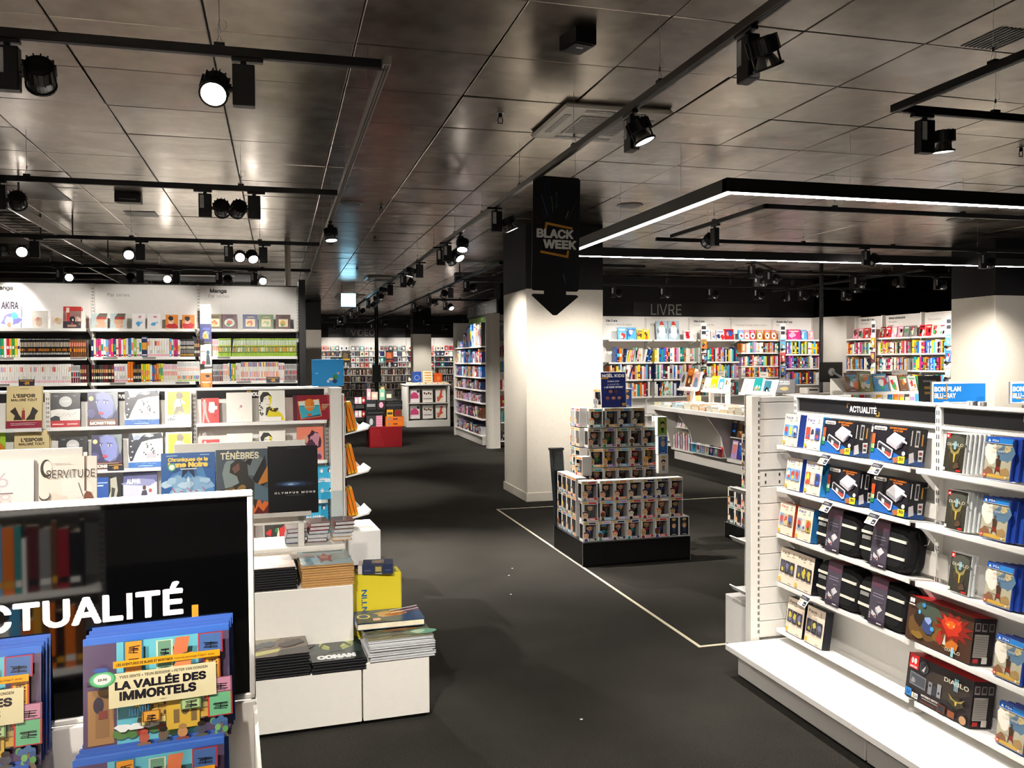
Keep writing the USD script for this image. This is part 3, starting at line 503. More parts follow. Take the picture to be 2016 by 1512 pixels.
def shelfunit(name, label, F, n, bw, x0, zs, D, top, base=(.36, .16), cat='shelving unit', head=None, shelf_y0=0., back_y=None, white='#eceae6', post_top=None, tilt=0, lip=.028, panels=None, skip=(), ends=(0, 0)):
    """slotted-post shelving: n bays of width bw from local x0; shelf fronts at y=shelf_y0, back panel at y=D"""
    t = thing(name, label, cat, F(0, 0, 0), F.rz); pt = post_top or top; bd, bh = base
    for i in range(n+1):
        x = x0+i*bw; u = MB().cbox(x-.016, x+.016, D-.022, D+.03, 0, pt, white, .002).build('upright', LACQ, t); q = MB(); z = .25
        while z < pt-.03: q.box(x-.0075, x-.0035, D-.0225, D-.0219, z, z+.018, '#3a3835'); q.box(x+.0035, x+.0075, D-.0225, D-.0219, z, z+.018, '#3a3835'); z += .032
        q.build('slot_row', LACQ, u, kind='stuff')
    for i in range(n):
        a, b = x0+i*bw+.017, x0+(i+1)*bw-.017
        MB().box(a, b, D-.006, D+.006, bh, top, white).build('back_panel', LACQ, t)
        if bd: MB().cbox(a-.015, b+.015, -bd+D, D-.02, bh-.03, bh, white, .003).build('base_deck', LACQ, t); MB().cbox(a-.012, b+.012, -bd+D+.07, -bd+D+.085, .01, bh-.031, white, .002).build('kick_plate', LACQ, t)
        for k, z in enumerate(zs):
            if (i, k) in skip: continue
            s = MB(); dz = math.tan(math.radians(tilt))*(D-.01-shelf_y0)
            s.prism([(shelf_y0, z-lip), (shelf_y0+.004, z-lip), (shelf_y0+.006, z-.008), (D-.008, z-dz-.014), (D-.008, z-dz), (shelf_y0, z)], a, b, white, 'x')
            s.build('shelf', LACQ, t)
            MB().box(a+.02, b-.02, shelf_y0-.0012, shelf_y0, z-lip+.003, z-.003, '#f6f5f2').build('price_rail', PLASTIC, t)
            g = MB()
            for xx in (a+.001, b-.004): g.prism([(shelf_y0+.03, z-.008), (D-.02, z-.008-dz), (D-.02, z-.085-dz)], xx, xx+.003, white, 'x')
            g.build('bracket', LACQ, t, kind='stuff')
    return t

# ---------------------------------------------------------------- near gondola with the black panel (bottom left)
G0 = Fr(-.094, 1.628, 6.5)
t = thing('poster_stand', 'white framed glossy black panel lettered ACTUALITE at the bottom left', 'display stand', G0(0, 0, 0), 6.5)
f = MB().cbox(-1.2, .05, .06, .085, 1.344, 1.355, '#e8e5df', .002).build('frame_top', LACQ, t); MB().cbox(.039, .05, .06, .085, .957, 1.344, '#e8e5df', .002).build('frame_side', LACQ, t); MB().cbox(-1.2, .05, .06, .085, .957, .967, '#e8e5df', .002).build('frame_bottom', LACQ, t)
MB().box(-1.2, .039, .066, .08, .967, 1.344, '#060607').build('black_panel', PANELGLASS, t)
s = [('T', 'ACTUALITÉ', -.264, 1.1345, .374, .0445, '#e9e2e4', 2)]
q = MB(); fm = lambda x, y, e: np.stack([x, .0659-e, y], 1)
art(q, s, 1, 1, fm, eps=.0002); art(q, [('p', [(-.095, 1.103), (-.051, 1.103), (-.051, 1.147), (-.0625, 1.147), (-.0625, 1.1125), (-.095, 1.1125)], '#e39a2c')], 1, 1, fm).build('lettering', CARD, t)
MB().prism([(.058, .956), (.045, .956), (.03, .73), (-.15, .69), (-.15, .67), (.058, .71)], -1.2, .048, '#e6e2da', 'x').build('sloped_tray', LACQ, t)
MB().prism([(.085, .955), (.085, 0), (-.12, 0), (-.17, .69), (-.165, .73), (.05, .955)], .043, .05, '#e6e2da', 'x').build('side_panel', LACQ, t); MB().cbox(-1.2, .043, .06, .08, 0, .95, '#d8d4cc', .002).build('lower_back', LACQ, t)
MB().box(-1.2, .043, -.156, -.15, .67, .71, '#e6e2da').build('tray_lip', LACQ, t)
def valley():
    r = random.Random(11); s = [('r', 0, 0, 1, 1, '#3f6fc8'), ('r', 0, 0, 1, .945, '#5a4a66'), ('r', .22, 0, .78, .945, '#66b8c8')]
    s += [('r', .03, .08, .2, .55, '#a07a50'), ('r', .08, .14, .17, .5, '#8c6a48'), ('e', .1, .42, .035, .07, '#3a3340'), ('r', .1, .3, .16, .37, '#7d3f3a'), ('r', .02, .6, .2, .63, '#4a3b56')]
    for k in range(8): s.append(('p', blob(.25+.07*k, .13+.04*r.random(), .05, r, 8), r.choice(['#4f7a45', '#7d3a36', '#6b7a3c', '#8a4a3a', '#58804a'])))
    for k in range(3): s.append(('p', blob(.26+.09*k, .2, .06, r, 9, .03), '#e8ece9'))
    for k in range(34):
        x, y = .33+.45*r.random(), .18+.22*r.random(); w, h = .04+.07*r.random(), .03+.07*r.random(); s += [('r', x-.004, y-.004, x+w+.004, y+h+.004, '#4d4a3c'), ('r', x, y, x+w, y+h, r.choice(['#d9b44a', '#c9a04a', '#b9b06a', '#d3c67a', '#a8925a', '#8fa37a', '#e0c668']))]
    for k in range(16): x, y = .35+.42*r.random(), .2+.2*r.random(); s += [('r', x, y, x+.02, y+.035, '#4b3d2c')]
    s += [('r', .55, .13, .78, .4, '#d2ad42'), ('e', .68, .3, .03, .055, '#6b5738'), ('r', .6, .18, .64, .3, '#7d6540'), ('r', .72, .18, .76, .3, '#7d6540')]
    def seal(x, y, w, h, n=2, c='#16151d'):
        o = []
        for k in range(n):
            yy = y+h*(1-(k+.5)/n)-.02
            for j in range(5): o.append(('l', (x+w*(.15+.1*r.random()), yy+.012*(j-2)+.006*r.random()), (x+w*(.75+.15*r.random()), yy+.012*(j-2)+.02*(r.random()-.5)), .007, c))
            o += [('l', (x+w*.5, yy-.03), (x+w*.5+.01*r.random(), yy+.03), .008, c)]
        return o
    for (x, y, w, h, c, e, n) in ((.28, .62, .11, .325, '#e79a32', '#3a6f88', 3), (.5, .6, .09, .32, '#6e9a80', '#cfd7b8', 2), (.79, .77, .15, .17, '#4a6ea8', '#b5384a', 1), (.83, .36, .09, .4, '#e6a73a', '#b04a3a', 3), (.85, .2, .15, .2, '#6fb487', '#c23c38', 1), (.86, .41, .14, .12, '#c58aa0', '#8a5068', 1), (.66, .3, .12, .1, '#b5cf94', '#6b8a5a', 1), (.4, .24, .1, .08, '#dfa03e', '#8a5a2a', 1)):
        s += [('r', x-.012, y-.008, x+w+.012, y+h+.008, e), ('r', x, y, x+w, y+h, c)] + seal(x, y, w, h, n)
    for (x, y) in ((.3, .3), (.37, .33)):
        for k in range(4): s.append(('r', x+.018*k, y, x+.018*k+.01, y+.06, '#3c6d8c'))
    s += [('p', [(.62, .94), (.72, .94), (.7, .8), (.6, .78)], '#d9794f'), ('p', [(.65, .78), (.74, .8), (.72, .66), (.6, .68)], '#dd8a58')]
    for k in range(5): x = .3+.13*k; s += [('e', x+.1, .1, .035, .045, ['#b05a48', '#6d5a4a', '#c08a5a', '#4a4a58', '#7d6a4a'][k]), ('e', x+.1, .15, .028, .024, ['#b04a3a', '#2d2622', '#a58050', '#2d2622', '#4b3a2c'][k]), ('p', [(x+.04, .0), (x+.16, .0), (x+.14, .06), (x+.06, .06)], ['#8a6a4a', '#4a5a6b', '#8a4a3a', '#5a5a4a', '#7a6a5a'][k])]
    for k in range(10): s.append(('e', .86+.12*r.random(), .04+.14*r.random(), .02, .03, r.choice(['#5f9a5a', '#3f5a8a', '#476b9a', '#78ad6a'])))
    s += [('r', .2, .73, .93, .79, '#eda920'), ('T', 'LES AVENTURES DE BLAKE ET MORTIMER', .41, .747, .38, .02, '#3a2c14', 2), ('T', "d'apres les personnages d'Edgar P. Jacobs", .75, .749, .28, .014, '#5a3c1a', 1)]
    s += [('r', .17, .39, .9, .685, '#e3d9ae'), ('T', 'YVES SENTE • TEUN BERSERIK • PETER VAN DONGEN', .54, .638, .6, .022, '#6b6250', 2), ('T', 'LA VALLÉE DES', .52, .545, .62, .062, '#17141f', 3), ('T', 'IMMORTELS', .5, .45, .52, .068, '#17141f', 3), ('T', '- TOME 1 -', .53, .412, .07, .01, '#6b6250', 1)]
    s += [('e', .13, .65, .088, .07, '#3f9a5c'), ('e', .13, .65, .078, .062, '#6bbf86'), ('e', .13, .65, .058, .046, '#ece9e4'), ('T', '19.90', .13, .638, .06, .018, '#55504a', 3), ('e', .12, .73, .05, .02, '#3d5fa8')]
    return s
V = valley()
for k, (x, y, z, lab) in enumerate(((-.242, -.004, .922, 'purple and blue comic album titled LA VALLEE DES IMMORTELS, front with green price sticker'), (-.256, -.062, .742, 'lower copy of the blue comic album peeking in at the bottom left edge'), (-.548, -.004, .92, 'copy of the blue comic album cut by the left edge'), (-.566, -.062, .74, 'lower copy of the blue comic album at the bottom left corner'))):
    book(G0(x, y, z), 6.5, .242, .196 if k in (0, 2) else .19, .012, '#4a74c0', [('r', 0, 0, 1, 1, '#3f6fc8')] + V, lab, 'comic book', 'blue comic albums on the near panel', 'comic_album', tilt=9, spine='#5a4a76')
    for j in range(3): book(G0(x+.004*(j+1), y+.0125*(j+1), z+.003*(j+1)), 6.5, .24, .196 if k in (0, 2) else .19, .011, '#3f63b0', [], lab.split(' ')[0]+f' blue comic album stacked behind the {["green stickered front", "bottom edge", "left edge", "bottom left corner"][k]} album, {ordw(j+2)} in line', 'comic book', None, 'comic_album', tilt=9, spine='#4d5aa0')
# the shelf behind the camera that the panel mirrors
t = shelfunit('mirrored_bookcase', 'bookcase behind the camera, mirrored in the glossy black panel', Fr(-.18, -1.2, 180), 3, .9, 0, (.14, .52, .92, 1.3, 1.7), .3, 2.2, (0, .1))
r = random.Random(4)
for k, z in enumerate((.14, .52, .92)):
    x = -2.85
    for i in range(99):
        tk = .02+.035*r.random(); c = r.choice(['teal', 'orange', 'white', 'amber', 'crimson', 'maroon', 'black', 'brown', 'sky', 'cream', 'grey']); hh = .24+.09*r.random()
        if x > -.28: break
        spine((x+tk, -1.23, z), 180, tk-.001, hh, .2, c, [(.1, .2, r.choice(['white', 'black', 'amber']))], f'{c} book behind the camera, {ordw(i+1)} along {["lower", "middle", "upper"][k]} mirrored shelf', 'book', 'books mirrored in the black panel', 'mirrored_book'); x += tk

# ---------------------------------------------------------------- stepped white plinths with stacked comics
P = Fr(.332, 3.751, 2.7)
def plinth(x0, x1, y0, y1, z1, label, z0=0):
    t = thing('plinth', label, 'plinth', P(x0, y0, z0), 2.7); w, d = x1-x0, y1-y0
    MB().cbox(0, w, 0, d, .02 if z0 == 0 else 0, z1-z0, '#e2dfd8', .003).build('white_body', LACQ, t); MB().box(.02, w-.02, .02, d-.01, 0, .022, 'black').build('recessed_foot', BLACKM, t)
plinth(-1.9, -.002, 0, .24, .255, 'long low white plinth holding dark comic stacks at lower left'); plinth(.004, .3, 0, .26, .277, 'small white plinth at the right end of the stepped display'); plinth(-1.9, -.004, .241, .56, .565, 'taller white riser behind the low white plinth')
plinth(.02, .25, .3, .44, .3, 'white block hidden behind the yellow boxed set') if 0 else None
def stack(x, y, z, w, h, n, t, base, edge, shapes, what, title, rz=2.7, jit=.004, seed=1):
    r = random.Random(seed)
    for k in range(n):
        top = k == n-1; j = [r.uniform(-jit, jit), r.uniform(-jit, jit)]
        lab = f'top comic of {what}, {title}' if top else f'{base if base in PAL else "dark"} comic in {what}, {ordw(n-k)} from the top'
        book(P(x+j[0], y+j[1], z+k*t), rz+r.uniform(-.6, .6), w, h, t-.0006, base, shapes if top else None, lab, 'comic book', what, 'stacked_comic', tilt=0, spine=edge, lie=True, pages=edge if edge else 'cream')
r = random.Random(21)
storm = [('r', 0, 0, 1, 1, '#5f5144'), ('p', [(0, .25), (.3, .5), (.55, .75), (.6, 1), (0, 1)], '#7f7a64'), ('p', [(0, .05), (.55, .2), (.5, .32), (0, .22)], '#b9b46a')] + [('p', blob(.1+.12*k, .45+.1*r.random(), .11, r, 9), '#454a50') for k in range(3)] + [('p', blob(.62+.07*k, .45+.03*k, .13, r, 10), '#2b2320') for k in range(4)] + [('p', blob(.68, .62, .07, r, 8), '#4b3c34'), ('p', [(.45, 0), (1, 0), (1, .3), (.5, .22)], '#2a2421')]
stack(-.463, -.004, .257, .243, .31, 8, .0118, 'black', 'charcoal', storm, 'the stack left of the green stack', 'brown storm scene', seed=3)
con = [('r', 0, 0, 1, 1, '#2c3a3c'), ('p', blob(.5, .7, .36, r, 12, .3), '#8f9a4a'), ('p', blob(.5, .72, .22, r, 12, .2), '#b9bd6a'), ('p', [(.36, .35), (.4, .6), (.3, .72), (.22, .55), (.2, .62), (.3, .8), (.44, .84), (.46, .95), (.54, .95), (.56, .84), (.7, .8), (.82, .6), (.78, .55), (.68, .7), (.6, .6), (.64, .35), (.52, .4)], '#1f2622'), ('r', 0, 0, 1, .3, '#1d2426'), ('T', 'CONAN', .47, .1, .72, .13, '#e9eef0', 5), ('r', .42, .04, .56, .06, '#b9c4c8'), ('p', [(0, .6), (.15, .75), (.05, 1), (0, 1)], '#1a2420'), ('p', [(1, .5), (.88, .8), (1, 1)], '#14201e')]
stack(-.212, -.004, .257, .232, .31, 4, .0122, 'black', 'charcoal', con, 'the stack titled CONAN', 'green brute over white lettering', seed=4)
forest = [('r', 0, 0, 1, 1, '#6b6a52'), ('p', blob(.5, .6, .32, r, 12, .2), '#8a6a4a'), ('p', blob(.55, .65, .22, r, 12, .12), '#c08a60')] + [('p', blob(.1+.2*k, .25+.1*r.random(), .16, r, 10), ['#2c332c', '#3c4a3a', '#202824', '#4a6a50', '#6fae94'][k]) for k in range(5)] + [('p', blob(.25, .62, .1, r, 9), '#9aa888'), ('p', blob(.8, .3, .12, r, 9), '#a8cfae')]
stack(.032, -.012, .28, .292, .235, 8, .0118, 'silver', 'silver', forest, 'the pale stack on the small plinth', 'green forest cover', jit=.007, seed=5)
blue = [('r', 0, 0, 1, 1, '#2f4f78'), ('p', blob(.55, .6, .26, r, 11, .22), '#c9a07a'), ('p', blob(.6, .55, .14, r, 10, .12), '#b0503a')] + [('p', [(.55, .5+.1*k), (1, .75+.1*k), (1, .8+.1*k), (.55, .55+.1*k)], 'white' if k % 2 else '#9c3038') for k in range(4)] + [('p', [(0, 0), (.5, 0), (.2, .4), (0, .35)], '#1d3050'), ('e', .13, .5, .1, .18, '#d6c77a'), ('e', .13, .5, .07, .13, '#2f4f78'), ('r', .25, .12, .36, .3, '#e8b8b8')]
book(P(-.004, .12, .385), 1.5, .31, .2, .03, '#26405f', blue, 'thick blue comic with pale figure and striped flag behind the pale stack', 'comic book', None, 'comic_album', tilt=0, lie=True)
yb = thing('boxed_set', 'large yellow boxed comic set standing behind the blue comic', 'boxed set', P(.002, .335, .28), 2.7)
MB().cbox(0, .235, 0, .115, 0, .305, '#d8c72e', .002).build('slipcase', CARD, yb); art(MB(), [('V', 'TINTIN', .245, .24, .52, .105, '#2a5f8f'), ('r', .06, .3, .075, .55, '#b3a53a'), ('r', .2, .3, .212, .6, '#b3a53a')], .235, .305, eps=.0004).build('spine_lettering', CARD, yb)
q = MB()
for k in range(5): q.box(.236, .238, .008+.02*k, .022+.02*k, .01, .295, 'cream')
q.build('volume_edges', PAPER, yb, kind='stuff')
tag(MB().cbox(0, .24, 0, .1, 0, .002, 'white').build('support_board', CARD, M=rotM(2.7, 0, P(0, .33, .278))), 'thin white board under the yellow boxed set', 'board')
nv = thing('boxed_game', 'navy boxed game in clear wrap lying on the yellow boxed set', 'box', P(.03, .33, .586), -8)
MB().cbox(.02, .165, 0, .12, 0, .045, '#27304f', .002).build('carton_body', GLOSS, nv); art(MB(), [('r', .3, .25, .7, .85, '#7d7466'), ('e', .5, .55, .12, .2, '#a58a6a'), ('r', .78, .2, .95, .3, '#59648a')], .145, .12, lambda x, y, e: np.stack([x+.02, y, .0455+e], 1)).build('top_print', GLOSS, nv); art(MB(), [('r', .4, .15, .65, .95, '#4d4a30'), ('r', .43, .3, .62, .8, '#a5975a'), ('r', .42, .05, .64, .1, 'white'), ('r', .08, .4, .28, .46, '#6a7496'), ('r', .75, .4, .93, .46, '#6a7496')], .145, .045, lambda x, y, e: np.stack([x+.02, -.0005-e, y], 1)).build('front_print', GLOSS, nv)
MB().cbox(0, .02, .002, .118, .002, .042, '#cfc6bd', .001).build('pale_end', CARD, nv)
hz = [('r', 0, 0, 1, 1, '#b9a793')] + [('p', blob(.15+.2*k, .3+.5*r.random(), .22, r, 11), ['#c9b7a3', '#d8c8b4', '#a89a8c', '#d8b09a', '#8f8578'][k]) for k in range(5)] + [('r', .2, .08, .26, .11, '#2a3a6b')]
stack(-.512, .25, .566, .255, .31, 9, .0112, 'black', 'charcoal', hz, 'the dark stack on the riser', 'hazy cream cover', seed=6)
star = [('r', 0, 0, 1, 1, '#7f9496'), ('p', blob(.25, .4, .2, r, 11), '#5a8494'), ('p', blob(.75, .5, .24, r, 12), '#8d958f'), ('p', [(.5, .85), (.56, .6), (.66, .62), (.6, .4), (.62, .15), (.5, .3), (.38, .15), (.4, .4), (.34, .62), (.44, .6)], '#8a4438'), ('p', blob(.5, .5, .09, r, 8), '#b06a4a'), ('r', .1, .88, .9, .94, '#3f4a4a'), ('p', blob(.2, .7, .12, r, 9), '#a08a80')]
stack(-.232, .25, .566, .236, .31, 9, .0112, 'tan', 'tan', star, 'the tan edged stack on the riser', 'red star figure on grey blue', seed=7)
for (x, w, n, cs, lab) in ((-.283, .1, 3, ('navy', 'grey', 'maroon'), 'left'), (-.178, .1, 5, ('maroon', 'silver', 'charcoal', 'crimson', 'brown'), 'middle'), (-.055, .1, 5, ('amber', 'silver', 'grey', 'brown', 'maroon'), 'right')):
    z = .69 if lab != 'right' else .69
    for k in range(n):
        tk = [.03, .024, .022][k] if n == 3 else .02
        book(P(x+.004*k, .66-.006*k, z), 2.7+r.uniform(-4, 4), w, .15, tk-.001, cs[k], None, f'{cs[k]} paperback, {ordw(n-k)} from the top of the {lab} small pile behind the stacks', 'book', 'small paperback piles', 'paperback', tilt=0, lie=True, pages='silver'); z += tk
tag(MB().cbox(-.45, .0, 0, .3, 0, .02, '#dedad2', .002).build('back_step', LACQ, M=rotM(2.7, 0, P(-.0, .57, .668))), 'narrow white step carrying the small paperback piles', 'step')
tag(MB().cbox(-1.8, 0, 0, .3, 0, .668, '#d6d2ca', .002).build('back_riser', LACQ, M=rotM(2.7, 0, P(-.0, .57, 0))), 'tall white riser at the back of the stepped display', 'riser')
# the upper row of comics on ledges
def ledge(x0, x1, label):
    t = thing('display_ledge', label, 'display ledge', P(0, 0, 0), 2.7)
    MB().cbox(x0-.02, x1-.02, .6, .615, .80, 1.212, '#dcd9d2', .002).build('backboard', LACQ, t); MB().cbox(x0, x1, .535, .6, .848, .858, '#b5b1aa', .002).build('ledge', LACQ, t); MB().box(x0, x1, .533, .536, .848, .87, '#b5b1aa').build('ledge_lip', LACQ, t)
    for xx in (x0+.02, x1-.06): MB().cbox(xx, xx+.03, .6, .63, .668, 1.0, '#dcd9d2', .002).build('support_leg', LACQ, t)
ledge(-.77, -.165, 'white ledge holding three fantasy comic albums'); ledge(-2.0, -1.16, 'white ledge holding pale comic albums at the left')
lune = [('r', 0, 0, 1, 1, '#2d5f9f')] + [('p', blob(.5, .55, .45, r, 14, .25), '#4d83b8'), ('p', blob(.5, .45, .4, r, 14, .2), '#86add0')] + [('p', blob(.1+.1*k, .35+.25*r.random(), .1, r, 9, .05), r.choice(['#b8d2e4', '#5a8fc4', '#a3c4dc'])) for k in range(9)] + [('p', [(.08*k, 0), (.08*k+.02, .2+.12*(abs(k-6)/6)), (.08*k+.06, .22+.12*(abs(k-6)/6)), (.08*k+.08, 0)], ['#1a2436', '#2b3a55'][k % 2]) for k in range(13)] + [('p', [(.44, 0), (.46, .4), (.5, .66), (.54, .4), (.57, 0)], '#a9c8dc'), ('p', [(.38, .62), (.4, .8), (.5, .88), (.6, .8), (.62, .62), (.5, .74)], '#16264a'), ('e', .5, .6, .025, .04, '#cfdce4')] + [('l', (.2+.14*k, .48-.05*(k % 2)), (.26+.14*k, .42), .012, '#b8506a') for k in range(5)] + [('T', 'Chroniques de la', .5, .875, .74, .05, '#e8c860', 3), ('T', 'Lune Noire', .5, .79, .74, .065, '#e8c860', 4), ('r', .36, .75, .66, .765, '#cfe0ea'), ('r', .1, .95, .3, .965, '#8fb4d8'), ('r', .72, .955, .9, .97, '#8fb4d8'), ('e', .2, .79, .075, .058, '#5aa76f'), ('e', .2, .79, .052, .04, 'white'), ('e', .82, .02, .1, .1, '#14161c')]
book(P(-.847, .555, .858), 2.7, .239, .315, .013, '#1f3f74', lune, 'blue fantasy comic titled Chroniques de la Lune Noire on the white ledge', 'comic book', None, 'comic_album', tilt=6)
tene = [('r', 0, 0, 1, 1, '#46505a'), ('p', blob(.3, .62, .24, r, 12), '#7d8a8a'), ('p', blob(.75, .75, .2, r, 12), '#636e70'), ('p', [(.28, .78), (.42, .86), (.6, .8), (.62, .6), (.8, .45), (.8, .1), (.1, .1), (.05, .4), (.3, .45), (.44, .5), (.4, .6), (.26, .66)], '#2d2a26'), ('p', [(.3, .72), (.44, .8), (.46, .7), (.36, .64)], '#6b4a40'), ('p', [(.55, .8), (.75, .95), (.66, .75)], '#1c1a1a'), ('p', [(.7, .55), (.95, .9), (1, .5), (.85, .4)], '#1a1a1c'), ('p', [(.78, .45), (1, .75), (1, .5)], '#b0702a'), ('p', blob(.3, .3, .25, r, 12, .12), '#6b5434'), ('p', blob(.5, .38, .1, r, 9), '#8a6a3a'), ('p', [(.6, 0), (.7, .2), (.74, .1), (.82, .3), (.88, .16), (1, .34), (1, 0)], '#c8642a'), ('p', [(.7, 0), (.8, .14), (.9, .06), (1, .16), (1, 0)], '#5a1a1a'), ('p', [(.74, .5), (1, .4), (1, .2), (.72, .25)], '#4d6470'), ('T', 'TÉNÈBRES', .46, .86, .74, .09, '#d5d0b4', 2)]
book(P(-.604, .553, .858), 2.7, .238, .322, .013, '#15161a', tene, 'dark comic titled TENEBRES with a roaring dragon on the white ledge', 'comic book', None, 'comic_album', tilt=6)
oly = [('r', 0, 0, 1, 1, '#0c0c0e'), ('p', blob(.5, .44, .42, r, 14, .05, .2), '#141c2c'), ('p', blob(.48, .44, .3, r, 14, .035, .2), '#24344e'), ('p', blob(.46, .44, .17, r, 12, .024, .2), '#4a658a'), ('p', blob(.45, .435, .07, r, 12, .012), '#9ab4cc'), ('T', 'O L Y M P U S   M O N S', .53, .3, .82, .026, '#d2d0cc', 2), ('r', .35, .27, .7, .278, '#4a4a4a'), ('r', .38, .965, .66, .975, '#3a3a3a'), ('r', .5, .02, .57, .035, '#4a4a4a')]
book(P(-.365, .548, .858), 2.7, .236, .33, .014, '#0c0c0e', oly, 'black comic album titled OLYMPUS MONS at the right end of the white ledge', 'comic book', None, 'comic_album', tilt=5)
serv = [('r', 0, 0, 1, 1, '#e0d6ca'), ('p', blob(.3, .3, .3, r, 12, .2), '#d6cabc'), ('p', blob(.6, .55, .3, r, 12, .2), '#e8ded4'), ('e', .13, .84, .1, .13, '#3c342e'), ('e', .155, .85, .075, .1, '#e0d6ca'), ('p', [(.72, .1), (.78, .45), (.82, .5), (.9, .48), (1, .3), (1, 0), (.8, 0)], '#7d5040'), ('l', (.8, .5), (.8, 1), .025, '#6d5648'), ('l', (.76, .42), (.68, .62), .008, '#4a3c34'), ('p', blob(.58, .22, .12, r, 10, .14), '#cdbfae'), ('p', blob(.56, .3, .07, r, 9), '#a8755a'), ('p', blob(.7, .18, .1, r, 9), '#3a3430'), ('p', blob(.62, .08, .14, r, 9, .1), '#d8cdbf'), ('T', 'SERVITUDE', .55, .7, .84, .115, '#4a413a', 0), ('r', .25, .9, .55, .91, '#b5a99c'), ('e', .1, .45, .09, .07, '#4a413a'), ('e', .1, .47, .085, .06, '#e0d6ca')]
book(P(-1.358, .553, .858), 2.7, .238, .317, .014, '#b9aa9a', serv, 'cream comic titled SERVITUDE with a bearded figure on the left ledge', 'comic book', None, 'comic_album', tilt=6, spine='maroon')
pale = [('r', 0, 0, 1, 1, '#e6dcda'), ('T', 'M6', .3, .62, .55, .2, '#c9b8c0', 0), ('T', '18', .4, .36, .45, .16, '#d6c8c4', 0), ('T', '38', .5, .14, .5, .15, '#d6c8c4', 0), ('r', .05, .52, .65, .535, '#8a7880'), ('r', .05, .57, .45, .58, '#b5a5ac'), ('p', blob(.15, .05, .12, r, 10), '#8a7a74')]
book(P(-1.615, .553, .858), 2.7, .238, .31, .013, '#dcd0cc', pale, 'nearly white comic with faint large numerals at the left edge', 'comic book', None, 'comic_album', tilt=6)
t = thing('acrylic_panel', 'clear acrylic divider edge rising behind the right small paperback pile', 'acrylic panel', P(0, .64, .69), 2.7); MB().box(-.105, .004, .03, .033, 0, .25, 'silver').build('sheet', ACRYL, t); MB().box(-.105, .004, .0295, .0335, .25, .252, 'silver').build('top_edge', PLASTIC, t); MB().box(.004, .0055, .0295, .0335, 0, .252, 'silver').build('side_edge', PLASTIC, t)

# ---------------------------------------------------------------- comics gondola behind (white shelves, NOUVEAUTE header)
N = Fr(.5, 6.66, 4)
un = shelfunit('comics_gondola', 'white slotted gondola of face out comics under a black NOUVEAUTE header', N, 4, .965, -4.0, (1.155, .85, .545, .26), .16, 1.398, (.32, .12), 'display gondola', tilt=9, lip=.026)
MB().cbox(-.13, -.044, -.02, .5, 0, 1.399, '#e6e3dd', .003).build('end_panel', LACQ, un)
MB().cbox(-4.02, -.14, .15, .5, 1.385, 1.4, '#f2f0ec', .002).build('top_cap', LACQ, un)
for i in range(4):
    h_ = thing('header_board', None, None, parent=un, loc=(-4.0+.965*i+.02, .148, 1.325)); MB().box(0, .925, 0, .005, 0, .062, '#16161a').build('board', CARD, h_)
    q = MB(); fm = lambda x, y, e: np.stack([x, -.0004-e, y], 1)
    art(q, [('T', 'NOUVEAUTÉ', .47, .016, .2, .026, 'white', 4)], 1, 1, fm); art(q, [('p', [(.355, .03), (.355, .054), (.385, .054), (.385, .049), (.36, .049), (.36, .03)], '#e39a2c'), ('p', [(.585, .03), (.585, .008), (.555, .008), (.555, .013), (.58, .013), (.58, .03)], '#e39a2c')], 1, 1, fm).build('lettering', CARD, h_)
rn = random.Random(31)
def nb(x, z, w, h, base, sh, label, **k): return book(N(x, k.pop('y', .02), z), 4, w, h, k.pop('t', .02), base, sh, label, 'comic book', k.pop('group', None), 'graphic_novel', tilt=k.pop('tilt', 9), **k)
boots = [('r', 0, 0, 1, 1, '#e3d09c'), ('r', 0, 0, 1, .17, '#9c2240'), ('T', "L'ESPOIR", .5, .73, .62, .075, '#4a3c30', 3), ('T', 'MALGRÉ TOUT', .5, .64, .74, .055, '#4a3c30', 2), ('r', .38, .93, .62, .94, '#8a7a5a'), ('p', [(.1, .4), (.25, .5), (.34, .34), (.46, .19), (.2, .19), (.24, .3)], '#362c28'), ('p', [(.9, .4), (.74, .5), (.66, .32), (.54, .19), (.8, .19), (.82, .3)], '#362c28'), ('p', [(.42, .2), (.44, .42), (.52, .42), (.53, .2)], '#9c3a38'), ('e', .48, .45, .03, .03, '#caa07a'), ('r', .12, .11, .85, .12, 'white'), ('r', .12, .07, .8, .08, 'white')]
moonb = [('r', 0, 0, 1, 1, '#2f3136'), ('r', 0, 0, 1, .19, '#c0202a'), ('r', 0, .19, 1, .53, '#eae8e4'), ('p', [(0, .5), (.3, .54), (.6, .5), (1, .54), (1, .6), (0, .6)], '#2f3136'), ('p', [(0, .19), (.32, .19), (.3, .3), (.16, .34), (0, .28)], '#26282c'), ('e', .5, .75, .22, .16, '#c9cbcd'), ('r', .36, .765, .64, .78, '#f2f2f2'), ('r', .38, .73, .62, .745, '#f2f2f2'), ('r', .12, .91, .24, .93, '#8a8d90'), ('r', .75, .91, .85, .93, '#8a8d90'), ('r', .06, .06, .44, .1, '#f5b8b8'), ('r', .56, .06, .92, .1, '#f5b8b8')] + [('l', (.1+.1*k, .3+.15*rn.random()), (.18+.1*k, .28+.17*rn.random()), .006, '#55585c') for k in range(8)]
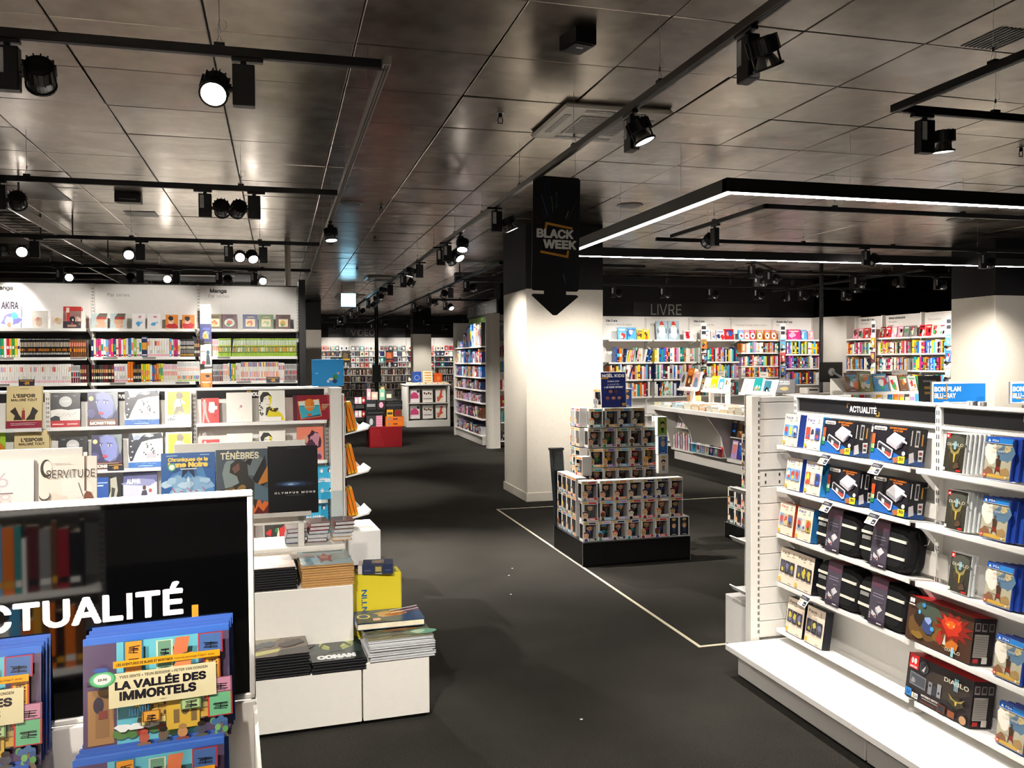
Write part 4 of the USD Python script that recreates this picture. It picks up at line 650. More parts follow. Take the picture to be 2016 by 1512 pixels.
mons = [('r', 0, 0, 1, 1, '#3d3d66'), ('r', 0, 0, 1, .2, '#6b3a38'), ('p', [(.25, .95), (.3, .6), (.42, .3), (.6, .2), (.8, .24), (.95, .5), (.95, 1), (.4, 1)], '#6e7890'), ('p', [(.3, .92), (.28, .68), (.34, .48), (.44, .26), (.6, .21), (.82, .34), (.86, .66), (.74, .92), (.5, 1)], '#8a94d2'), ('p', [(.62, .96), (.84, .9), (.9, .6), (.95, .4), (1, .6), (1, 1)], '#8f9aa0'), ('e', .32, .7, .055, .024, '#d8d8e4'), ('e', .6, .68, .07, .028, '#d8d8e4'), ('e', .33, .7, .022, .024, '#2d2a3a'), ('e', .6, .68, .026, .028, '#2d2a3a'), ('l', (.24, .76), (.38, .75), .018, '#3a3656'), ('l', (.5, .76), (.7, .73), .02, '#3a3656'), ('p', [(.38, .54), (.46, .52), (.42, .48)], '#6f78b8'), ('p', [(.34, .38), (.44, .42), (.54, .37), (.44, .31)], '#c84a5a'), ('e', .12, .8, .08, .07, '#e8d898'), ('p', blob(.12, .38, .14, rn, 10), '#59598c'), ('T', 'MONSTRES', .5, .04, .84, .08, '#f0e4d8', 4), ('r', .1, .15, .9, .165, '#d8b8a8')]
tree = [('r', 0, 0, 1, 1, '#f0ede4'), ('p', [(0, 1), (.1, 1), (.15, .8), (.3, .84), (.45, .95), (.95, 1), (1, .84), (.6, .8), (.38, .74), (.28, .56), (.2, .4), (.12, .2), (.05, .18), (0, .4)], '#222a3c'), ('p', blob(.25, .86, .12, rn, 10, .07), '#9fb0c6'), ('p', blob(.6, .92, .14, rn, 10, .05), '#cfd6de'), ('r', .52, .26, .8, .42, '#b9b6c4')] + [('e', .07+.04*(k % 2), .3+.16*k, .03, .022, '#e8ecf0') for k in range(4)] + [('p', blob(.35+.5*rn.random(), .3+.4*rn.random(), .025, rn, 7), '#5a5a60') for k in range(14)] + [('r', 0, 0, 1, .15, '#2f6fc0'), ('T', 'ÉDITION LIMITÉE', .5, .085, .6, .04, '#b8dcf4', 2), ('r', .28, .03, .7, .05, '#a8cfe8')]
chem = [('r', 0, 0, 1, 1, '#f4f1e8'), ('r', .1, .27, .96, .95, '#f2e218'), ('p', [(.44, .74), (.42, .88), (.52, .96), (.66, .9), (.7, .8), (.6, .72)], '#8a8268'), ('p', [(.4, .74), (.62, .74), (.78, .6), (.72, .56), (.66, .62), (.64, .5), (.44, .5), (.42, .3), (.36, .32), (.34, .6)], '#e9e6de'), ('p', [(.42, .5), (.66, .52), (.74, .28), (.62, .28), (.54, .38), (.46, .28), (.32, .27)], '#847c66'), ('l', (.58, .74), (.64, .5), .015, '#6b6452'), ('T', 'le', .35, .2, .1, .06, '#17171a', 1), ('T', 'chemisier', .5, .1, .8, .085, '#17171a', 1)]
redb = [('r', 0, 0, 1, 1, '#cf2f30'), ('p', [(.05, .0), (.1, .5), (.06, .85), (.18, .92), (.3, .8), (.28, .5), (.36, .2), (.48, .02), (.36, .02), (.26, .2), (.2, .4), (.14, .0)], '#b9b4ae'), ('e', .19, .9, .06, .05, '#d8cfc4'), ('p', [(.4, .5), (.44, .84), (.74, .84), (.78, .68), (.92, .66), (.9, .54), (.76, .52), (.72, .4), (.5, .4)], '#f6f0ee'), ('r', .72, .26, .84, .3, '#8a2024')]
whb = [('r', 0, 0, 1, 1, '#f6f3ea'), ('p', blob(.56, .52, .05, rn, 8), '#c89aa0'), ('l', (.46, .42), (.52, .5), .006, '#9a958c'), ('e', .6, .14, .02, .016, '#e3d35a')]
yel = [('r', 0, 0, 1, 1, '#f4f1e8'), ('p', [(.06, .62), (.04, .8), (.16, .95), (.36, .94), (.48, .82), (.5, .74), (.36, .84), (.2, .78), (.14, .62)], '#37342c'), ('p', [(.36, .84), (.48, .8), (.48, .62), (.4, .46), (.34, .44), (.42, .6)], '#ead92a'), ('p', [(.3, .42), (.46, .46), (.6, .4), (.86, .24), (1, .02), (.86, .02), (.8, .14), (.3, .14)], '#e8d628'), ('p', [(.28, .44), (.46, .48), (.38, .36), (.3, .2), (.24, .18)], '#4a473c')] + [('p', blob(.42+.3*rn.random(), .2+.2*rn.random(), .035, rn, 7), '#37342c') for k in range(14)] + [('p', blob(.02+.14*rn.random(), .1+.5*rn.random(), .03, rn, 7), '#45423a') for k in range(9)] + [('l', (.2, .72), (.28, .73), .012, '#55524a'), ('l', (.36, .72), (.44, .72), .012, '#55524a'), ('l', (.28, .54), (.38, .54), .012, '#8a6a5a'), ('r', .14, .0, .84, .14, '#f8f6f0')]
ball = [('r', 0, 0, 1, 1, '#8c1f2c'), ('r', 0, 0, .1, 1, '#5c2430'), ('p', [(.12, .76), (.7, .84), (.76, .14), (.2, .03)], '#e8873a'), ('p', [(.14, .74), (.68, .82), (.74, .16), (.21, .06)], '#3aa6bc'), ('p', [(.14, .74), (.68, .82), (.7, .6), (.16, .56)], '#cfe0d8'), ('p', [(.16, .58), (.7, .6), (.7, .56), (.16, .54)], '#2f8298'), ('e', .44, .68, .13, .17, '#e58a2c'), ('r', .3, .52, .58, .56, '#e9b25a'), ('p', [(.32, .5), (.56, .5), (.5, .38), (.44, .34), (.38, .38)], '#d97a2a'), ('p', blob(.43, .2, .06, rn, 8), '#c05a3a'), ('p', [(.22, .06), (.4, .14), (.72, .22), (.74, .16)], '#244a6b')] + [('l', (.44+.06*k, .54), (.44+.04*k, .84), .01, '#b3601c') for k in (-1.6, -.8, 0, .8, 1.6)] + [('r', .76, .6-.05*k, .97-.03*k, .62-.05*k, '#d8c0a0') for k in range(5)]
rows = [(1.155, '', 'top'), (.85, 'lower ', 'second')]
tops = [(-2.305, .215, .29, '#d9c48c', boots, "cream L'ESPOIR MALGRE TOUT comic with two boots", .05, 'crimson'), (-2.035, .184, .235, '#3a3c40', moonb, 'black and white comic with grey disc and red band', .018, None), (-1.805, .195, .242, '#4a4668', mons, 'comic titled MONSTRES with a blue face', .02, None), (-1.566, .227, .245, '#e6e4dc', tree, 'comic with dark branch and blue EDITION LIMITEE band', .03, None), (-1.3, .178, .245, '#f0ece0', chem, 'white and yellow comic titled le chemisier', .018, None),
    (-1.054, .122, .182, '#b8282a', redb, 'small red book with a leaning grey figure', .014, None), (-.88, .182, .22, '#f2efe6', whb, 'plain white comic with a tiny mark', .016, None), (-.649, .188, .232, '#efece2', yel, 'white comic with black and yellow portrait', .03, None)]
for z, lo, wd in rows:
    for (x, w, h, base, sh, lab, tk, sp) in tops: nb(x+(.04 if lo and x < -2 else .02 if lo and x < -1.3 else 0), z, w, h, base, sh, lab+f', {wd} shelf of the comics gondola', t=tk, spine=sp)
nb(-.402, 1.155, .278, .19, '#8c1f2c', ball, 'wide red album with an orange balloon at the right end of the comics gondola', t=.02, spine='maroon')
sal = [('r', 0, 0, 1, 1, '#e8856e'), ('p', blob(.62, .6, .3, rn, 13, .26), '#3f2438'), ('p', blob(.7, .62, .18, rn, 12, .2), '#c48a9a'), ('p', blob(.5, .5, .16, rn, 10, .14), '#4a2840'), ('p', blob(.3, .62, .12, rn, 9), '#d9987e'), ('p', blob(.75, .14, .2, rn, 11, .12), '#b98a9c'), ('p', blob(.8, .1, .12, rn, 9, .08), '#6a3a58'), ('e', .46, .3, .1, .05, '#d0504a'), ('p', [(.1, .1), (.4, .35), (.2, .5), (.05, .3)], '#f0b48a')]
nb(-.376, .85, .196, .255, '#c86a58', sal, 'salmon comic with a dark curling figure below the balloon album', spine='maroon')
alp = [('r', 0, 0, 1, 1, '#c8cade'), ('r', 0, .72, 1, 1, '#54588c'), ('p', blob(.5, .72, .5, rn, 12, .1), '#8a8fba'), ('T', 'ALPHA', .3, .7, .42, .11, '#e9ecf4', 4), ('p', [(.3, .2), (.6, .42), (.66, .3), (.86, .34), (.84, .14), (.7, .08), (.5, .2), (.36, .1)], '#c98a64'), ('p', [(.5, .3), (.56, .5), (.68, .52), (.74, .3), (.64, .04), (.54, .04)], '#3a3a52'), ('e', .62, .58, .05, .06, '#4a3228'), ('e', .8, .5, .05, .05, '#a8503a'), ('r', .55, 0, .72, .05, '#c83a3a')]
nb(-1.585, .545, .222, .272, '#6a6e9c', alp, 'lavender comic titled ALPHA on the third shelf of the comics gondola')
blk = [('r', 0, 0, 1, 1, '#2458b0'), ('r', .5, 0, 1, 1, '#121316'), ('p', [(.56, .95), (.8, 1), (.86, .6), (.74, .2), (.82, .0), (.6, .0), (.5, .4), (.58, .6)], '#b9b8a8'), ('p', [(.62, .7), (.76, .66), (.7, .4), (.6, .4)], '#3a3c38'), ('r', .02, .82, .46, .86, '#9cc0ea'), ('r', .02, .74, .3, .78, '#d8e6f6')]
nb(-1.765, .545, .168, .245, '#2458b0', blk, 'blue and black comic with a pale head left of the ALPHA comic')
ara = [('r', 0, 0, 1, 1, '#3c3a36'), ('T', "L'ARABE", .52, .84, .76, .085, '#d8493a', 4), ('T', 'DU FUTUR 4', .52, .74, .78, .07, '#d8493a', 4), ('T', 'Riad Sattouf', .5, .94, .36, .03, 'white', 2), ('r', .1, .7, .86, .715, '#d8d4cc')] + [('p', blob(.12+.13*k, .52+.06*rn.random(), .1, rn, 9, .07), '#2f8a4a') for k in range(7)] + [('p', blob(.76, .22, .17, rn, 10, .2), '#d8383a'), ('p', blob(.2, .24, .13, rn, 9, .1), '#cf3538'), ('p', blob(.58, .22, .06, rn, 9, .14), '#efe6d0'), ('p', blob(.5, .3, .08, rn, 8), '#2f8a4a')]
nb(-.622, .26, .17, .25, '#3c3a36', ara, "dark comic titled L'ARABE DU FUTUR 4 behind the paperback piles", y=.0)
heads = lambda y: [x for k in range(3) for x in (('p', blob(.17+.33*k, y, .085, rn, 9, .075), ['#6b1f33', '#8fb8cc', '#4a2030'][k]), ('e', .18+.33*k, y-.02, .05, .05, '#dfe9ee'))]
cul = [('r', 0, 0, 1, 1, '#38a8d2')] + heads(.86) + heads(.26) + [('T', 'CULOTTÉES', .5, .52, .66, .09, 'white', 3), ('r', .4, .64, .62, .65, '#bfe3f0')]
nb(-.35, .26, .2, .262, '#38a8d2', cul, 'blue comic titled CULOTTEES on the lowest visible shelf of the gondola', y=.0); nb(-.29, .545, .19, .255, '#38a8d2', cul, 'blue comic with small heads behind the black Olympus album', y=.02)
nb(-.86, .26, .16, .25, '#d8604a', [('r', .1, .6, .9, .9, '#e8a08a')], 'orange red comic at the lower left beside the black panel edge', y=.0)
for k in range(3): nb(-2.78+.24*k if k < 2 else -2.62, (1.155, .85, 1.155)[k], .22, .3, 'lime', rndcover(rn, '#b6c23a', ('#e0862a', '#8fae2a', '#c94a2a'))[1], f'lime green comic at the left edge of the comics gondola, {ordw(k+1)} one', group=None) if k < 2 else None
def tagcard(loc, rz, w, h, label, dark=True):
    p = thing('promotion_card', label, 'price card', loc, rz, 6)
    MB().cbox(0, w, 0, .003, 0, h, '#1b1d33' if dark else 'white', .0006).build('card', CARD, p)
    art(MB(), [('r', .08, .72, .92, .84, '#d79a2c'), ('T', '-20%', .5, .18, .36, .4, '#e3a534', 3), ('p', [(.2, .55), (.8, .55), (.5, .1)], '#1b1d33')][:2] if dark else [('r', .06, .1, .5, .3, '#e8a23a')], w, h, eps=.0004).build('print', CARD, p)
tagcard(N(-1.68, -.012, .842), 4, .105, .046, 'navy -20% card clipped to the comics gondola shelf')
# end of gondola: trays with albums, plinth and blue sign
E_ = Fr(.456, 6.66, 4)
t = thing('end_trays', 'three white slanted end trays on the comics gondola facing the aisle', 'tray rack', E_(0, 0, 0), 4)
zt = (1.03, .70, .37)
for z in zt:
    tr = thing('tray', None, None, parent=t)
    MB().prism([(.02, z), (.02, z+.23), (.028, z+.23), (.03, z+.012), (.19, z+.05), (.215, z+.075), (.222, z+.072), (.2, z+.04)], .0, .33, '#eeece8', 'y').build('tray_floor', LACQ, tr)
    MB().prism([(.02, z), (.19, z+.04), (.19, z+.05), (.02, z+.24)], .33, .336, '#eeece8', 'y').build('tray_end', LACQ, tr)
MB().cbox(.0, .02, -.01, .42, 0, 1.35, '#e6e3dd', .003).build('rail_plate', LACQ, t)
for k, z in enumerate(zt):
    for j in range(5):
        front = j < 3; c = 'amber' if front else ('red' if k < 2 else 'black')
        x, yy = .05+.026*(j if front else j-2.6), .02 if front else .16
        m = MB(); m.cbox(0, .022, 0, .12 if front else .16, 0, .225 if front else .27, c, .001); m.box(.003, .019, -.0006, 0, .02, .2, {'amber': 'orange', 'red': 'crimson', 'black': 'silver'}[c])
        pr = thing('album', f'{c} slim album, {ordw(j+1)} from the post in the {["top", "middle", "bottom"][k]} end tray', 'book', E_(x, yy, z+.014+.22*x), 4, roll=-13)
        m.build('cover', GLOSS, pr); MB().box(.002, .02, .002, .1, .222 if front else .267, .2255 if front else .2705, 'cream').build('page_block', PAPER, pr)
    if k == 0: book(E_(.125, .1, z+.04), 4, .015, .22, .1, 'sky', None, 'sky-blue album behind the amber ones in the top end tray', 'book', None, 'album', tilt=0, roll=-13)
t = thing('end_plinth', 'low white block on the carpet at the end of the comics gondola', 'plinth', N(-.04, .02, 0), 4); MB().cbox(0, .29, 0, .49, .015, .279, '#efedea', .003).build('white_body', LACQ, t); MB().box(.02, .27, .02, .47, 0, .016, 'black').build('recessed_foot', BLACKM, t)
t = thing('blue_sign', 'square blue sign standing on top of the comics gondola', 'sign', N(-.245, .17, 1.399), 4); MB().cbox(0, .245, 0, .012, .006, .215, '#2f8fd0', .002).build('board', GLOSS, t); art(MB(), [('p', blob(.15, .5, .05, rn, 8, .02), '#9fd0ee'), ('p', blob(.6, .28, .08, rn, 9, .05), '#e8d8c8'), ('p', blob(.72, .36, .08, rn, 9, .07), '#3f8a3a'), ('e', .82, .5, .04, .045, '#e0a880'), ('p', blob(.5, .2, .05, rn, 8), '#d8e8f0'), ('p', [(.62, .2), (.7, .3), (.8, .22), (.72, .12)], '#2a3a5a')], .245, .215, eps=.0004).build('print', GLOSS, t); MB().box(.05, .19, -.02, .04, 0, .006, 'silver').build('foot', PLASTIC, t)

# ---------------------------------------------------------------- manga wall
MG = Fr(0, 9.12, 0); BW = .993; MX = [-3.775, -2.782, -1.789, -.796, .197]
un = shelfunit('manga_wall', 'tall white manga shelving with black end post under spotlights', MG, 4, BW, -3.775, (1.935, 1.655, 1.405, 1.12, .84), .27, 2.39, (.34, .14), tilt=0, lip=.03)
MB().cbox(.2, .27, -.02, .34, 0, 2.44, '#0e0e10', .003).build('end_post', BLACKM, un); MB().cbox(-3.8, .2, .262, .3, 2.388, 2.4, '#2a2a2c', .002).build('top_rail', BLACKM, un)
for i in range(4):
    q = MB(); fm = lambda x, y, e: np.stack([MX[i]+x, .2637-e, y], 1)
    if i != 2: art(q, [('T', 'Manga', .195, 2.318, .165, .036, '#2b2826', 3)], 1, 1, fm)
    art(q, [('T', 'Par séries', .2 if i != 2 else .235, 2.265, .205, .034, '#9a958e', 0)], 1, 1, fm).build('header_lettering', CARD, un)
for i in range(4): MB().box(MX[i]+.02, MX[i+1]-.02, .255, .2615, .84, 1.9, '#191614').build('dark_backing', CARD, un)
rm = random.Random(12)
def mspine(x, z, t, h, base, bands, i, sh, bay, w='manga volume', roll=0): spine((x, 9.125+.004*rm.random(), z), 0, t-.0012, h, .12, base, bands, f'{nm(base)} {w}, {ordw(i)} from left on the {sh} shelf of the {bay} manga bay', 'manga book', f'{sh} shelf of the {bay} manga bay', 'manga_volume', roll)
BAYS = ('far left', 'left', 'middle', 'right')
def run(x0, x1, z, sh, bay, seq, i0=1):
    """seq: (share, count, style); a run of volumes of one series"""
    tot = sum(s[0] for s in seq); x = x0; i = i0
    for share, n, st in seq:
        wd = (x1-x0)*share/tot; t = wd/n
        for k in range(n):
            base, bands, h, roll = st(k); mspine(x, z, t, h*(1+.01*rm.random()), base, bands, i, sh, bay, roll=roll); x += t; i += 1
    return i
R_ = lambda: rm.random()
S_color = lambda k: ((c := rm.choice(['red', 'yellow', 'purple', 'teal', 'orange', 'white', 'amber', 'green'])), [(.04, .12, 'white'), (.45, .6, rm.choice(['orange', 'navy', 'white']))], .178, 0)
S_black = lambda k: ('black', [(.14, .24, 'white'), (.32, .46, rm.choice(['orange', 'salmon', 'amber', 'brown'])), (.55, .8, 'cream'), (.93, .97, 'white')], .18, 0)
S_rust = lambda k: ('brown', [(.3, .5, rm.choice(['amber', 'maroon', 'orange'])), (.62, .85, 'salmon')], .165, 0)
S_mix = lambda k: ((c := rm.choice(['white', 'white', 'cream', 'yellow', 'sky', 'magenta', 'lime', 'blue', 'white', 'orange', 'navy'])), [(.05, .13, rm.choice(['red', 'white', 'navy'])), (.25+.2*R_(), .5+.3*R_(), rm.choice(['salmon', 'white', 'red', 'teal', 'amber']))], .165+.02*R_(), 0)
S_white = lambda k: ('white', [(.03, .14, 'pink'), (.18, .36, rm.choice(['silver', 'white', 'white', 'cream'])), (.6, .85, rm.choice(['white', 'white', 'white', 'salmon', 'lilac', 'red', 'cream']))], .182, 0)
S_gold = lambda k: ('black', [(.04, .16, 'amber'), (.2, .4, 'grey'), (.45, .6, 'cream'), (.68, .9, 'silver')], .172, 0)
S_dark = lambda k: (rm.choice(['charcoal', 'black', 'maroon']), [(.2, .35, 'cream'), (.55, .75, 'tan')], .172, 0)
S_lime = lambda k: ('lime', [(0, .08, 'lime'), (.2, .25, 'black'), (.26, .5, rm.choice(['salmon', 'cream', 'orange', 'white', 'grey', 'tan'])), (.5, .56, 'black'), (.57, .61, 'yellow'), (.62, .93, 'white'), (.9, .93, 'charcoal')], .182, 8 if 9 <= k <= 15 else 0)
S_pinkw = lambda k: ('white', [(.1, .3, 'cream'), (.35, .6, 'salmon'), (.7, .95, 'pink')], .175, 0)
S_yard = lambda k: ('white', [(.02, .1, 'lime'), (.12, .3, rm.choice(['blue', 'orange', 'purple', 'teal', 'amber'])), (.55, .6, 'salmon'), (.64, .68, 'salmon'), (.75, .95, 'silver')], .2, 0)
S_anim = lambda k: (rm.choice(['white', 'cream', 'white']), [(.02, .12, rm.choice(['indigo', 'magenta', 'red'])), (.2, .5, rm.choice(['salmon', 'orange', 'pink', 'lilac', 'white'])), (.75, .98, rm.choice(['red', 'blue', 'yellow', 'magenta', 'indigo']))], .19, 0)
S_red = lambda k: ('silver', [(0, .3, 'maroon'), (.35, .6, rm.choice(['red', 'charcoal'])), (.7, .95, 'grey')], .17, 0)
g = .022
run(MX[1]+g, MX[2]-g, 1.655, 'second', 'left', [(.39, 16, S_color), (.45, 33, S_black), (.15, 9, S_rust)])
run(MX[2]+g, -.75, 1.655, 'second', 'middle', [(.33, 15, S_mix), (.12, 5, S_mix), (.05, 1, lambda k: ('navy', [(.06, .12, 'white'), (.35, .7, 'amber'), (.88, .95, 'silver')], .2, 0)), (.2, 9, S_white), (.1, 5, S_mix), (.13, 10, S_gold), (.07, 4, S_dark)])
run(-.65, MX[4]-g, 1.655, 'second', 'right', [(.07, 4, S_pinkw), (.93, 56, S_lime)])
run(MX[1]+g, MX[2]-g, 1.405, 'third', 'left', [(.1, 5, S_mix), (.6, 40, S_white), (.12, 6, S_white), (.08, 4, S_red), (.06, 3, S_dark)])
run(MX[2]+g, -.75, 1.405, 'third', 'middle', [(.12, 7, S_dark), (.08, 3, S_dark), (.12, 5, S_white), (.05, 2, lambda k: ('orange', [(.1, .2, 'white')], .2, 0)), (.07, 4, S_dark), (.2, 10, S_mix), (.13, 9, S_pinkw), (.23, 15, S_yard)])
run(-.65, MX[4]-g, 1.405, 'third', 'right', [(.12, 6, S_red), (.06, 4, S_pinkw), (.09, 5, S_mix), (.06, 4, S_white), (.45, 26, S_anim), (.07, 4, S_white), (.15, 9, S_red)])
low = MB()                                                       # the rows that show only their tops above the gondola in front
for z, a, b in ((1.12, MX[1]+g, .17), (.84, MX[1]+g, .17)):
    x = a
    while x < b:
        t = .014+.012*R_(); c = rm.choice(['orange', 'salmon', 'yellow', 'mint', 'sky', 'pink', 'lime', 'white', 'red', 'charcoal', 'cream'])
        if not any(abs(x-m) < .035 for m in MX): spine((x, 9.128, z), 0, t-.001, .17+.02*R_(), .12, c, [(.7, .9, rm.choice(['white', 'cream', c]))], '', '', '', '', mb=low)
        x += t
tag(low.build('manga_row', GLOSS), 'low rows of colourful manga mostly hidden behind the comics gondola', 'manga books', None, 'stuff')
def mface(x, w, h, base, sh, label, t=.02, **k): book((x, 9.16, 1.936), 0, w, h, t, base, sh, label, 'manga book', k.get('group'), 'manga_cover', tilt=10, spine=k.get('spine'))
ak = [('r', 0, 0, 1, 1, '#f0ece8'), ('T', 'AKIRA', .46, .7, .8, .24, '#3a2f3c', 2), ('p', blob(.5, .3, .45, rm, 12, .26), '#7a78c0'), ('p', blob(.7, .42, .2, rm, 9, .14), '#5ab8b0'), ('p', blob(.45, .25, .22, rm, 9, .2), '#f4f0ec'), ('p', blob(.45, .12, .1, rm, 8), '#c88a70')]
mface(-2.57, .185, .27, '#7a78c0', ak, 'tall manga cover with black lettering at the left edge of the manga wall')
for k in range(3): mface(-2.3+.17*k, .14, .17, 'white', [('r', 0, 0, 1, 1, '#f3efe8'), ('p', blob(.5, .4, .25, rm, 10), '#e3c8b4'), ('p', blob(.4, .5, .12, rm, 9), ['#d8a090', '#e0b86a', '#c89a9a'][k]), ('e', .15, .4, .06, .3, '#a8505a' if k == 2 else '#eee0d8')], f'washed out white manga cover, {ordw(k+1)} after the tall lettered one')
mface(-2.02, .16, .215, 'red', [('r', 0, 0, 1, 1, '#c8342e'), ('r', 0, 0, 1, .32, '#3a2f3c'), ('r', .16, .72, .34, .95, '#f0e0d8'), ('p', blob(.5, .4, .16, rm, 9), '#1f1a20'), ('p', blob(.55, .38, .05, rm, 8), '#f0e8e4'), ('r', .25, .06, .75, .16, '#b88a70')], 'red and navy boxed manga set at the end of the left bay', t=.06, spine='crimson')
for k in range(2): mface(-1.765+.165*k, .14, .15, '#c8ccc8', [('r', 0, 0, 1, 1, '#bfd0d0'), ('p', blob(.6, .45, .3, rm, 11), '#d8a888'), ('r', .3, .6, .95, .75, '#b8382e'), ('p', [(.3, .75), (.5, 1), (1, 1), (.95, .75)], '#6a6058'), ('p', blob(.6, .15, .35, rm, 9, .15), '#e0b094')] + [('l', (.02, .5+.12*j), (.3, .62+.1*j), .01, '#4a7078') for j in range(4)], f'manga cover of a figure with red headband, {["left", "right"][k]} copy')
for k in range(2): mface(-1.4+.14*k, .12, .15, 'white', [('r', 0, 0, 1, 1, '#f4f2f0'), ('p', blob(.5, .3, .2, rm, 9, .16), '#58a8dc'), ('p', blob(.6, .78, .14, rm, 9, .08), '#d88aa8'), ('p', blob(.75, .4, .1, rm, 8), '#9fc8e4')], f'white manga cover splashed blue and pink, {["left", "right"][k]} copy')
for k in range(2): mface(-1.09+.155*k, .115, .14, 'orange', [('r', 0, 0, 1, 1, '#e08a38'), ('p', blob(.5, .2, .5, rm, 10, .25), '#c83238'), ('e', .45, .55, .26, .22, '#e0b090'), ('p', blob(.4, .75, .24, rm, 10, .18), '#241c20'), ('p', blob(.4, .4, .2, rm, 8, .06), '#f0d8c8')], f'orange manga cover of a dark haired figure, {["left copy", "right copy beside the hanging strip"][k]}')
for k, (c, x, a) in enumerate((('olive', -.7, 'r'), ('maroon', -.56, 'e'), ('indigo', -.355, 'r'), ('green', -.2, 'r'), ('brown', -.03, 'r'))):
    cc = ['#6b5f38', '#5c2f44', '#34407a', '#5a7a4c', '#54302a'][k]
    mface(x, .148, .15, cc, [('r', 0, 0, 1, 1, cc), (a, .2, .15, .82, .68, '#e8d8b0') if a == 'r' else ('e', .52, .42, .34, .28, '#d8e0d0'), ('p', blob(.5, .4, .2, rm, 10, .2), ['#c86a3a', '#d8503a', '#d84a2a', '#9ab87a', '#d8a03a'][k]), ('p', blob(.45, .3, .12, rm, 8), ['#e0b06a', '#4a8a4a', '#e8c86a', '#d8e0c8', '#5a9a4a'][k]), ('r', .3, .78, .75, .85, '#c8b078' if k in (2, 3) else '#2a1c18')], f'{["olive", "plum", "indigo", "green", "dark brown"][k]} bordered fantasy manga cover on the right bay top shelf', group=None)
t = thing('hanging_strip', 'white vertical strip of face out manga hung between the middle and right manga bays', 'display strip', (-.76, 9.05, 1.25)); MB().cbox(0, .108, .03, .04, .0, .93, '#f0ece6', .003).build('strip', PLASTIC, t)
for k in range(3): MB().cbox(.0, .108, .0, .03, .05+.245*k, .06+.245*k, '#8d8a86', .001).build('pocket_ledge', PLASTIC, t); MB().box(.0, .04, -.002, .0, .04+.245*k, .085+.245*k, 'black').build('price_label', CARD, t)
hs = [('#e8832a', [('p', blob(.5, .3, .35, rm, 10, .2), '#f0b83a'), ('e', .6, .75, .18, .13, '#d8a080'), ('p', blob(.6, .84, .2, rm, 9, .1), '#3a2a24'), ('r', .1, .45, .9, .53, '#f4e4d0')], 'orange manga cover at the bottom of the hanging strip'), ('#ece9e6', [('p', [(.5, .1), (.55, .6), (.65, .75), (.8, .6), (.9, .1)], '#34444c'), ('e', .68, .78, .14, .12, '#2f6a78'), ('e', .3, .2, .17, .12, '#cf3030'), ('r', .05, .8, .45, .87, '#c8a8a8')], 'white manga cover with dark figure and red dot on the hanging strip'), ('#343c8a', [('r', .25, .66, .9, .8, '#5a68c0'), ('p', blob(.5, .35, .3, rm, 10, .25), '#e0d0a0'), ('p', blob(.45, .3, .18, rm, 9), '#d8a838'), ('p', blob(.7, .5, .12, rm, 9), '#7a98c8')], 'indigo manga cover at the top of the hanging strip')]
for k, (b, s, lab) in enumerate(hs): book((-.76, 9.052, 1.311+.245*k), 0, .108, .178, .012, b, [('r', 0, 0, 1, 1, b)]+s, lab, 'manga book', None, 'manga_cover', tilt=3)
tagcard((-2.56+.16, 9.105, 1.385), 0, .135, .058, 'navy -20% card on the left bay third shelf of the manga wall'); tagcard((-.13, 9.105, 1.385), 0, .13, .058, 'navy -20% card on the right bay third shelf of the manga wall')
for i, (x, w, z, sh) in enumerate(((-2.57, .13, 1.655, 'left'), (-1.95, .14, 1.655, 'second'), (-1.66, .13, 1.655, 'third'), (-1.3, .12, 1.655, 'fourth'), (-.6, .12, 1.655, 'fifth'), (-2.6, .12, 1.405, 'lowest left'), (-1.6, .14, 1.405, 'lowest second'), (-1.0, .13, 1.405, 'lowest third'), (-.42, .14, 1.405, 'lowest fourth'), (.04, .12, 1.405, 'lowest right'))):
    tag(MB().box(0, w, 0, .003, 0, .018, '#8a8680').build('shelf_label', PLASTIC, M=rotM(0, 0, (x, 9.112, z-.02))), f'grey shelf edge label on the manga wall, {sh} one', 'shelf label')
# ---------------------------------------------------------------- right gondola with game packs (ACTUALITE header)
RG = Fr(2.42, 3.83, -90); RT = 8
ru = shelfunit('games_gondola', 'white slotted games gondola with black ACTUALITE headers at the right', RG, 2, .98, 0, (1.165, .95, .717, .47, .235), .14, 1.405, (.42, .172), 'display gondola', tilt=RT, lip=.022)
for i in range(2):
    h_ = thing('header_board', None, None, parent=ru, loc=(.98*i+.02, .128, 1.335)); MB().box(0, .945, 0, .005, 0, .062, '#1a1a1d').build('board', CARD, h_)
    q = MB(); fm = lambda x, y, e: np.stack([x, -.0004-e, y], 1)
    art(q, [('T', 'ACTUALITÉ', .49, .017, .185, .026, 'white', 2)], 1, 1, fm); art(q, [('p', [(.378, .033), (.378, .055), (.4, .055), (.4, .0505), (.3825, .0505), (.3825, .033)], '#e39a2c'), ('p', [(.602, .027), (.602, .006), (.58, .006), (.58, .0105), (.5975, .0105), (.5975, .027)], '#e39a2c')], 1, 1, fm).build('lettering', CARD, h_)
    MB().cbox(.98*i+.01, .98*(i+1)-.01, .11, .2, 1.402, 1.414, '#f4f2ee', .002).build('top_cap', LACQ, ru)
    MB().box(.98*i+.01, .98*(i+1)-.01, .12, .136, 1.315, 1.327, '#eceae6').build('header_rail', LACQ, ru)
t = thing('gondola_end', 'white end wall of stacked slats with slotted post at the left of the games gondola', 'gondola end', (0, 0, 0))
po = MB().cbox(2.295, 2.345, 3.845, 3.9, 0, 1.412, '#e9e6e0', .003).build('end_post', LACQ, t); q = MB(); z = .2
while z < 1.39: q.box(2.334, 2.3385, 3.8444, 3.8451, z, z+.018, '#2a2826'); q.box(2.3405, 2.3435, 3.8444, 3.8451, z, z+.018, '#55524e'); z += .0315
q.build('slot_row', LACQ, po, kind='stuff')
